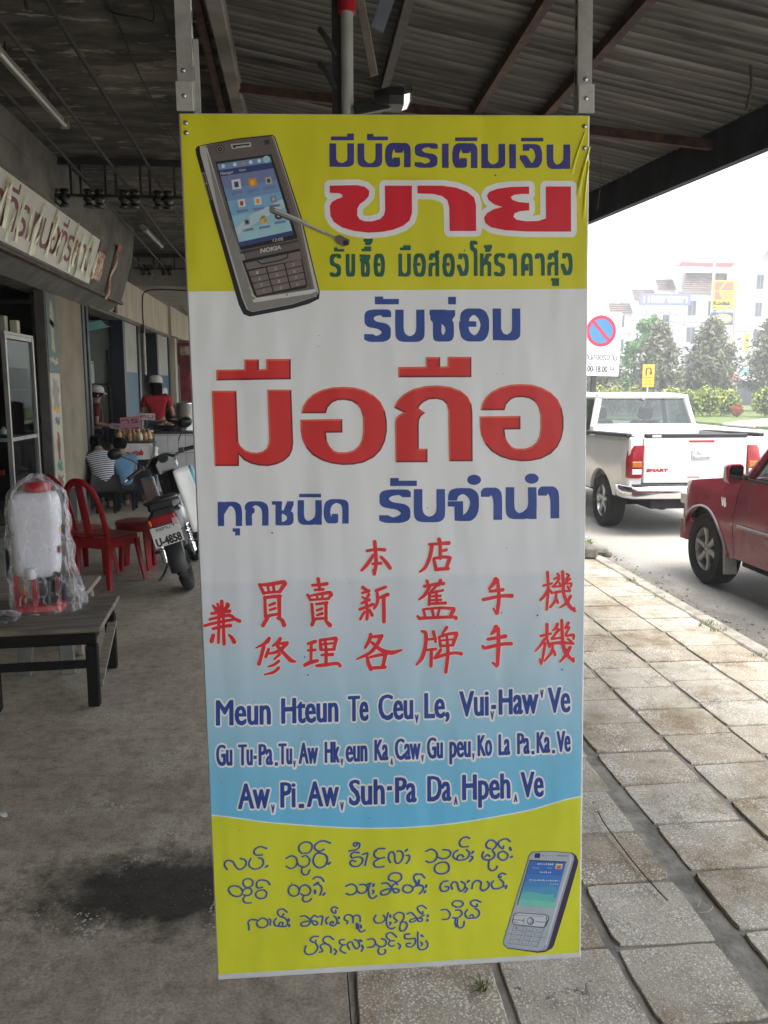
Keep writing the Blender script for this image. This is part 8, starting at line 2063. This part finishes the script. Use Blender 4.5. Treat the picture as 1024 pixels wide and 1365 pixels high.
# ---- buildings
wallw = mat('white_painted_facade', (.74, .73, .72), rough=.8, scale=.5, var=.06)
wallc = mat('cream_facade', (.70, .67, .62), rough=.8, scale=.5, var=.08)
tilem = mat('brown_roof_tile', (.20, .15, .125), rough=.8, scale=1.5, var=.25)
redroof = mat('red_metal_roof', (.42, .09, .09), rough=.5, scale=1, var=.12)
greyroof = mat('grey_metal_roof', (.24, .25, .27), rough=.5, scale=1, var=.15)
winm = mat('dark_window', (.08, .09, .10), rough=.2, spec=.6, var=.3, scale=.8)
framew = mat('window_frame_grey', (.35, .35, .35), rough=.6)
def window(parent, x, y, z, w, h, name='window'):
    f = MB().box((x, y - .02, z), (w + .16, .10, h + .16)).build(name, framew, parent)
    MB().box((x, y - .09, z), (w, .05, h)).build('pane', winm, f)
    MB().box((x, y - .125, z), (.05, .02, h)).build('mullion', framew, f)
    MB().box((x, y - .10, z - h / 2 - .12), (w + .3, .22, .08)).build('sill', wallw, f)
def tiled(parent, pts, rows, name='roof'):
    """sloping tiled roof plane: pts = lower-left, lower-right, upper-right, upper-left; real stepped courses"""
    a, b, c, d = [Vector(p) for p in pts]; mb = MB()
    nrm = (b - a).cross(d - a).normalized(); nrm = nrm if nrm.y < 0 else -nrm
    for i in range(rows):
        p, q = a.lerp(d, i / rows), b.lerp(c, i / rows); s, u = a.lerp(d, (i + 1) / rows), b.lerp(c, (i + 1) / rows)
        n = max(6, int((q - p).length / .32))
        for j in range(n):
            f0, f1 = j / n + .06 / n, (j + 1) / n - .06 / n
            mb.add([p.lerp(q, f0) + nrm * .14, p.lerp(q, f1) + nrm * .14, s.lerp(u, f1) + nrm * .03, s.lerp(u, f0) + nrm * .03, p.lerp(q, f0), p.lerp(q, f1)], [(0, 1, 2, 3), (4, 5, 1, 0)])
    mb.add([a, b, c, d], [(0, 1, 2, 3)])
    return mb.build(name, tilem, parent, fixn=False)
bd = thing('shophouse_block', 'white multi storey block with a brown tiled mansard roof under a red canopy', 'building', (52, 100, -.2))
MB().box2((-5.2, 0, 0), (5.6, 14, 13.9)).build('wall', wallw, bd)
tiled(bd, [(-5.8, -.7, 13.55), (6.0, -.7, 13.55), (6.0, 1.2, 16.0), (-4.6, 1.2, 16.0)], 9)
MB().box2((-5.9, -.8, 13.35), (6.1, .3, 13.56)).build('eave', mat('eave_grey', (.25, .24, .23), rough=.8), bd)
MB().box2((-5.2, 1.2, 13.9), (5.6, 14, 16.0)).build('attic_wall', wallc, bd)
rr_ = MB()
for i in range(42):
    x0 = -6.0 + i * .26; rr_.beam((x0, -.2, 15.95 + .75), (x0, 5, 17.05 + .25), .24, .05)
rr_.build('red_canopy', redroof, bd)
MB().box2((-6.1, -.35, 16.05 + .45), (4.9, -.15, 17.05)).build('canopy_fascia', redroof, bd)
for x in (-5.6, -2.5, .5, 3.2, 4.6): MB().cyl((x, .4, 16.0), (x, .4, 16.8), .07, n=8).build('canopy_post', framew, bd)
for z in (11.6, 8.4, 5.2):
    for x in (-4.2, -1.6, 1.4, 3.9): window(bd, x, 0, z, .95, 1.7)
for z in (3.6, 6.8, 10.0): MB().box2((-5.5, -.5, z), (5.9, 0, z + .16)).build('ledge', wallc, bd)
MB().box2((-5.0, -.05, .2), (5.4, 0.02, 2.9)).build('shop_opening', winm, bd)
lb = thing('shophouse_block', 'white stepped shophouse row going down to the left of the tiled roof block', 'building', (43, 103, -.2))
for i, (x0, x1, h) in enumerate(((1.6, 3.9, 14.2), (-1.2, 1.6, 13.0), (-4.0, -1.2, 11.4))):
    MB().box2((x0, i * .6, 0), (x1, 12, h)).build('wall', wallw if i % 2 else wallc, lb)
    tiled(lb, [(x0 - .1, i * .6 - .5, h - .1), (x1 + .1, i * .6 - .5, h - .1), (x1, i * .6 + .8, h + 1.3), (x0, i * .6 + .8, h + 1.3)], 5)
    for z in (3.4, 6.4, 9.4): window(lb, (x0 + x1) / 2, i * .6, z + .9, 1.0, 1.4); MB().box2((x0, i * .6 - .6, z - .5), (x1, i * .6, z - .35)).build('balcony', wallc, lb)
for x in (-2.6, .2, 2.6): MB().cyl((x, 4, 13), (x, 4, 15.5), .03, n=6).build('aerial', framew, lb)
rb = thing('shophouse_block', 'white building at the right edge with a sloping parapet and dark narrow windows', 'building', (55.9, 93.5, -.2))
MB().slab([(-4.1, 0), (8, 0), (8, 20), (-2.0, 18.0), (-4.1, 16)], lambda a, b, d: (a, d, b), 6).build('wall', wallw, rb)
for z in (3.8, 6.9, 10.0, 13.1):
    for x in (-3.2, -1.2, 1.4, 4): window(rb, x, 0, z + .9, .7, 1.5)
    MB().box2((-4.3, -.5, z - .4), (8, 0, z - .25)).build('ledge', wallc, rb)
tc_ = thing('roof_canopy', 'grey corrugated roof canopy jutting over the right edge above the white building', 'roof canopy', (55.4, 91, 16.9))
cm = MB()
for i in range(40): cm.beam((-4.2 + i * .3, -1.6, -.02), (-2.6 + i * .3, 3.0, 1.55), .27, .05)
cm.build('roof_sheet', greyroof, tc_); MB().box2((-4.4, -1.7, -.55), (8, -1.6, -.05)).build('fascia', greyroof, tc_)
for x in (-3.8, 1, 6): MB().cyl((x, -1.4, -3), (x, -1.4, -.2), .08, n=8).build('post', framew, tc_)
# low shops along the far pavement
ls = thing('low_shop_row', 'low shops with red awnings and white boards seen between the conifer trunks', 'building', (38, 84, -.2))
MB().box2((-16, 0, 0), (14, 6, 3.9)).build('wall', wallw, ls)
for i in range(9):
    MB().box2((-15.5 + i * 3.3, -.06, .1), (-12.8 + i * 3.3, .0, 2.7)).build('shop_opening', winm, ls)
    MB().slab([(-15.6 + i * 3.3, 0), (-12.7 + i * 3.3, 0), (-12.7 + i * 3.3, 1), (-15.6 + i * 3.3, 1)], lambda a, b, d: (a, -1.3 * (1 - b) - .02, 2.65 + .75 * b + d), .05).build('shop_awning', (redroof, mat('white_awning', (.62, .6, .58), rough=.7), greyroof)[i % 3], ls)
    MB().box2((-15.4 + i * 3.3, -.22, 3.35), (-13.0 + i * 3.3, -.08, 3.95)).build('shop_board', (signwhite, mat('sky_board', (.25, .42, .55), rough=.5), signwhite)[i % 3], ls)
kd = thing('advertising_sign', 'tall yellow and red film brand sign above a blue oval sign on a steel frame', 'sign', (41.3, 80, -.2))
MB().cyl((-.95, .1, 0), (-.95, .1, 15.2), .13, n=10).build('pole', mat('white_post', (.6, .6, .6)), kd, 40)
MB().cyl((1.45, .1, 0), (1.45, .1, 12.3), .08, n=10).build('post', mat('tan_post', (.42, .34, .22), rough=.6), kd, 40)
ky = MB().box2((-1.02, -.08, 9.55), (1.22, .06, 12.35), .03).build('yellow_board', mat('kodak_yellow', (.75, .52, .02), rough=.4), kd)
kr = mat('kodak_red', (.62, .14, .10), rough=.4, var=.05)
kk = MB()
for p in ([(-.85, 12.2), (.15, 12.2), (-.45, 11.35), (-.85, 11.35)], [(.35, 12.2), (1.05, 12.2), (1.05, 11.42), (-.28, 11.42)], [(-.85, 10.5), (-.85, 11.3), (-.42, 11.3), (.05, 10.5)]):
    kk.add([(x, -.086, z) for x, z in p], [tuple(range(4))])
for i in range(4): kk.add([(-.22 + .12 * i, -.086, 11.30 - i * .2), (1.05, -.086, 11.30 - i * .2), (1.05, -.086, 11.19 - i * .2), (-.14 + .12 * i, -.086, 11.19 - i * .2)], [(0, 1, 2, 3)])
kk.build('emblem', kr, ky, fixn=False)
plane_text('lettering', 'Kodak', 1.75, .38, sblack, ky, (-.9, -.088, 10.0), (1, 0, 0), (0, 0, 1), bold=.035)
for i, c in enumerate(((.6, .1, .05), (.7, .3, .05), (.1, .3, .3), (.1, .2, .4))): MB().box2((-.9 + i * .5, -.086, 9.68), (-.55 + i * .5, -.082, 9.86)).build('colour_word', mat('word_%d' % i, c, rough=.5), ky)
kb2 = MB().box2((-1.02, -.08, 8.1), (1.22, .06, 9.3), .02).build('blue_board', mat('board_navy', (.05, .08, .22), rough=.4), kd)
ov = MB(); ov.add([(.1 + 1.02 * math.cos(2 * PI * i / 32), -.086, 8.7 + .46 * math.sin(2 * PI * i / 32)) for i in range(32)], [tuple(range(32))]); ov.build('yellow_oval', mat('kodak_yellow', (.75, .52, .02)), kb2, fixn=False)
ov = MB(); ov.add([(.15 + .72 * math.cos(2 * PI * i / 32), -.090, 8.72 + .27 * math.sin(2 * PI * i / 32)) for i in range(32)], [tuple(range(32))]); ov.build('white_oval', signwhite, kb2, fixn=False)
for z in (9.42, 7.9): MB().box2((-1.1, 0, z - .04), (1.5, .1, z + .04)).build('cross_bar', framew, kd)
def glyph_row(seq, x0, dx, w, h, y, z, bx, bz):
    pl = []
    for j, g in enumerate(seq):
        for st in GL[g]: pl += sweep([(10 * (x0 + j * dx + a * w), 10 * (z + b * h)) for a, b in (smooth_path(st, 3) if len(st) > 3 else st)], boxpen(10 * bx, 10 * bz))
    V, F = union(pl); return MB().add([(a / 10, y, b / 10) for a, b in V], F)
bs_ = thing('shop_sign', 'long blue violet sign board with white Thai letters on the white shophouse row', 'sign', (42.1, 95, 11.9))
MB().box2((-3.1, -.05, -.65), (3.1, .1, .65), .03).build('board', mat('violet_board', (.17, .18, .48), rough=.4, var=.05), bs_)
glyph_row('eegrjadkgaTa'[:10], -2.7, .55, .38, .62, -.056, -.32, .075, .06).build('lettering', signwhite, bs_, fixn=False)
MB().cyl((-2.4, .2, -12), (-2.4, .2, .4), .10, n=8).build('post', framew, bs_); MB().cyl((2.6, .2, -12), (2.6, .2, .4), .10, n=8).build('post', framew, bs_)
vs_2 = thing('shop_sign', 'narrow white vertical sign with pale blue letters below the violet board', 'sign', (39.6, 94.8, 9.0))
MB().box2((-.6, 0, -2.2), (.6, .1, 1.8), .02).build('board', signwhite, vs_2)
MB().cyl((0, .12, -9), (0, .12, -2.2), .08, n=8).build('post', framew, vs_2)
for i, g in enumerate('nog'):
    glyph_row(g, -.28, 1, .56, .62, -.006, 1.0 - i * 1.25, .09, .07).build('letter', mat('sky_letter', (.12, .33, .62), rough=.5), vs_2, fixn=False)
def upole(label, x, y, h):
    t = thing('utility_pole', label, 'utility pole', (x, y, -.2)); MB().cyl((0, 0, 0), (0, 0, h), .16, .11, 10).build('shaft', mat('concrete_pole', (.45, .44, .42), rough=.8), t, 40)
    for z in (h - .4, h - 1.2): MB().box((0, 0, z), (1.9, .10, .12)).build('crossarm', framew, t)
    for x_ in (-.8, -.3, .3, .8): MB().lathe([(.03, 0), (.06, .04), (.04, .1), (.06, .14), (.02, .2)], (x_, 0, h - .34), 8).build('insulator', mat('grey_porcelain', (.4, .4, .42), rough=.3), t, 40)
    MB().cyl((.3, -.2, h - 3.6), (.3, -.2, h - 2.6), .25, n=12).build('transformer', framew, t, 40)
upole('grey utility pole with crossarms left of the conifers, in front of the white shophouses', 35.2, 80, 9.5)
upole('second utility pole right of the film brand sign among the shopfronts', 47.5, 82, 8.5)
wr = MB()
for k, (z0, z1) in enumerate(((9.2, 8.2), (8.4, 7.5), (6.0, 5.6), (5.2, 4.9))): wr.tube([(35.2 + (47.5 - 35.2) * i / 10, 80 + 2 * i / 10, z0 + (z1 - z0) * i / 10 - .5 * math.sin(PI * i / 10)) for i in range(11)], .02, 4)
tag(wr.build('power_lines', wirem, None, 60), 'sagging power lines strung between the two utility poles', 'power lines')
for lab, x, c in (('yellow flag hanging on a short staff by the far shops', 45.2, (.7, .5, .05)), ('light blue flag hanging on a short staff by the far shops', 47.4, (.15, .4, .65)), ('faded red flag hanging on a short staff by the far shops', 48.9, (.45, .15, .12))):
    f_ = thing('flag', lab, 'flag', (x, 82.5, 6.2)); MB().cyl((0, 0, -2.8), (0, 0, 1.4), .03, n=6).build('staff', framew, f_)
    MB().grid(lambda u, v: Vector((.04 + .55 * u, .12 * math.sin(6 * u + 2 * v), 1.2 - 1.7 * v - .3 * u)), 8, 6).build('cloth', mat('flag_%d' % int(c[0] * 100), c, rough=.8), f_, 60)
cr2 = thing('parked_car', 'white car parked far across the road, only its roof showing above the hedge', 'car', (27.6, 66, -.15))
pr_ = [(-2.1, .35), (-2.15, .75), (-1.9, .95), (-1.3, 1.02), (-.75, 1.5), (.7, 1.52), (1.35, 1.05), (2.0, .9), (2.15, .6), (2.1, .35)]
MB().slab(pr_, lambda a, b, d: (a, d - .8, b), 1.6).build('body', wpaint, cr2)
for d in (-.805, .803): MB().slab([(-1.15, 1.04), (-.68, 1.44), (.62, 1.46), (1.15, 1.06)], lambda a, b, e: (a, d + e * .002, b), 1).build('side_glass', winm, cr2)
for x in (-1.35, 1.35):
    for y in (-.72, .72): MB().cyl((x, y - .1, .32), (x, y + .1, .32), .32, n=20).build('wheel', rubber, cr2, 40)
# ================================================================== scattering volume added to stand in for lens glare over the road
hz = MB().box2((-84, -64, -1.3), (134, 174, 24))
hz = hz.build('haze', mat('veil_air', (1, 1, 1)), None)
hm = bpy.data.materials.new('veil_volume'); hm.use_nodes = True
hnt = hm.node_tree; hnt.nodes.remove(hnt.nodes['Principled BSDF'])
pvn = hnt.nodes.new('ShaderNodeVolumePrincipled'); pvn.inputs['Density'].default_value = .0032; pvn.inputs['Color'].default_value = (.95, .96, .97, 1); pvn.inputs['Anisotropy'].default_value = .3
hnt.links.new(pvn.outputs[0], hnt.nodes['Material Output'].inputs['Volume'])
hz.data.materials.clear(); hz.data.materials.append(hm)
tag(hz, 'bright thin haze in the air over the street', 'haze', kind='stuff')
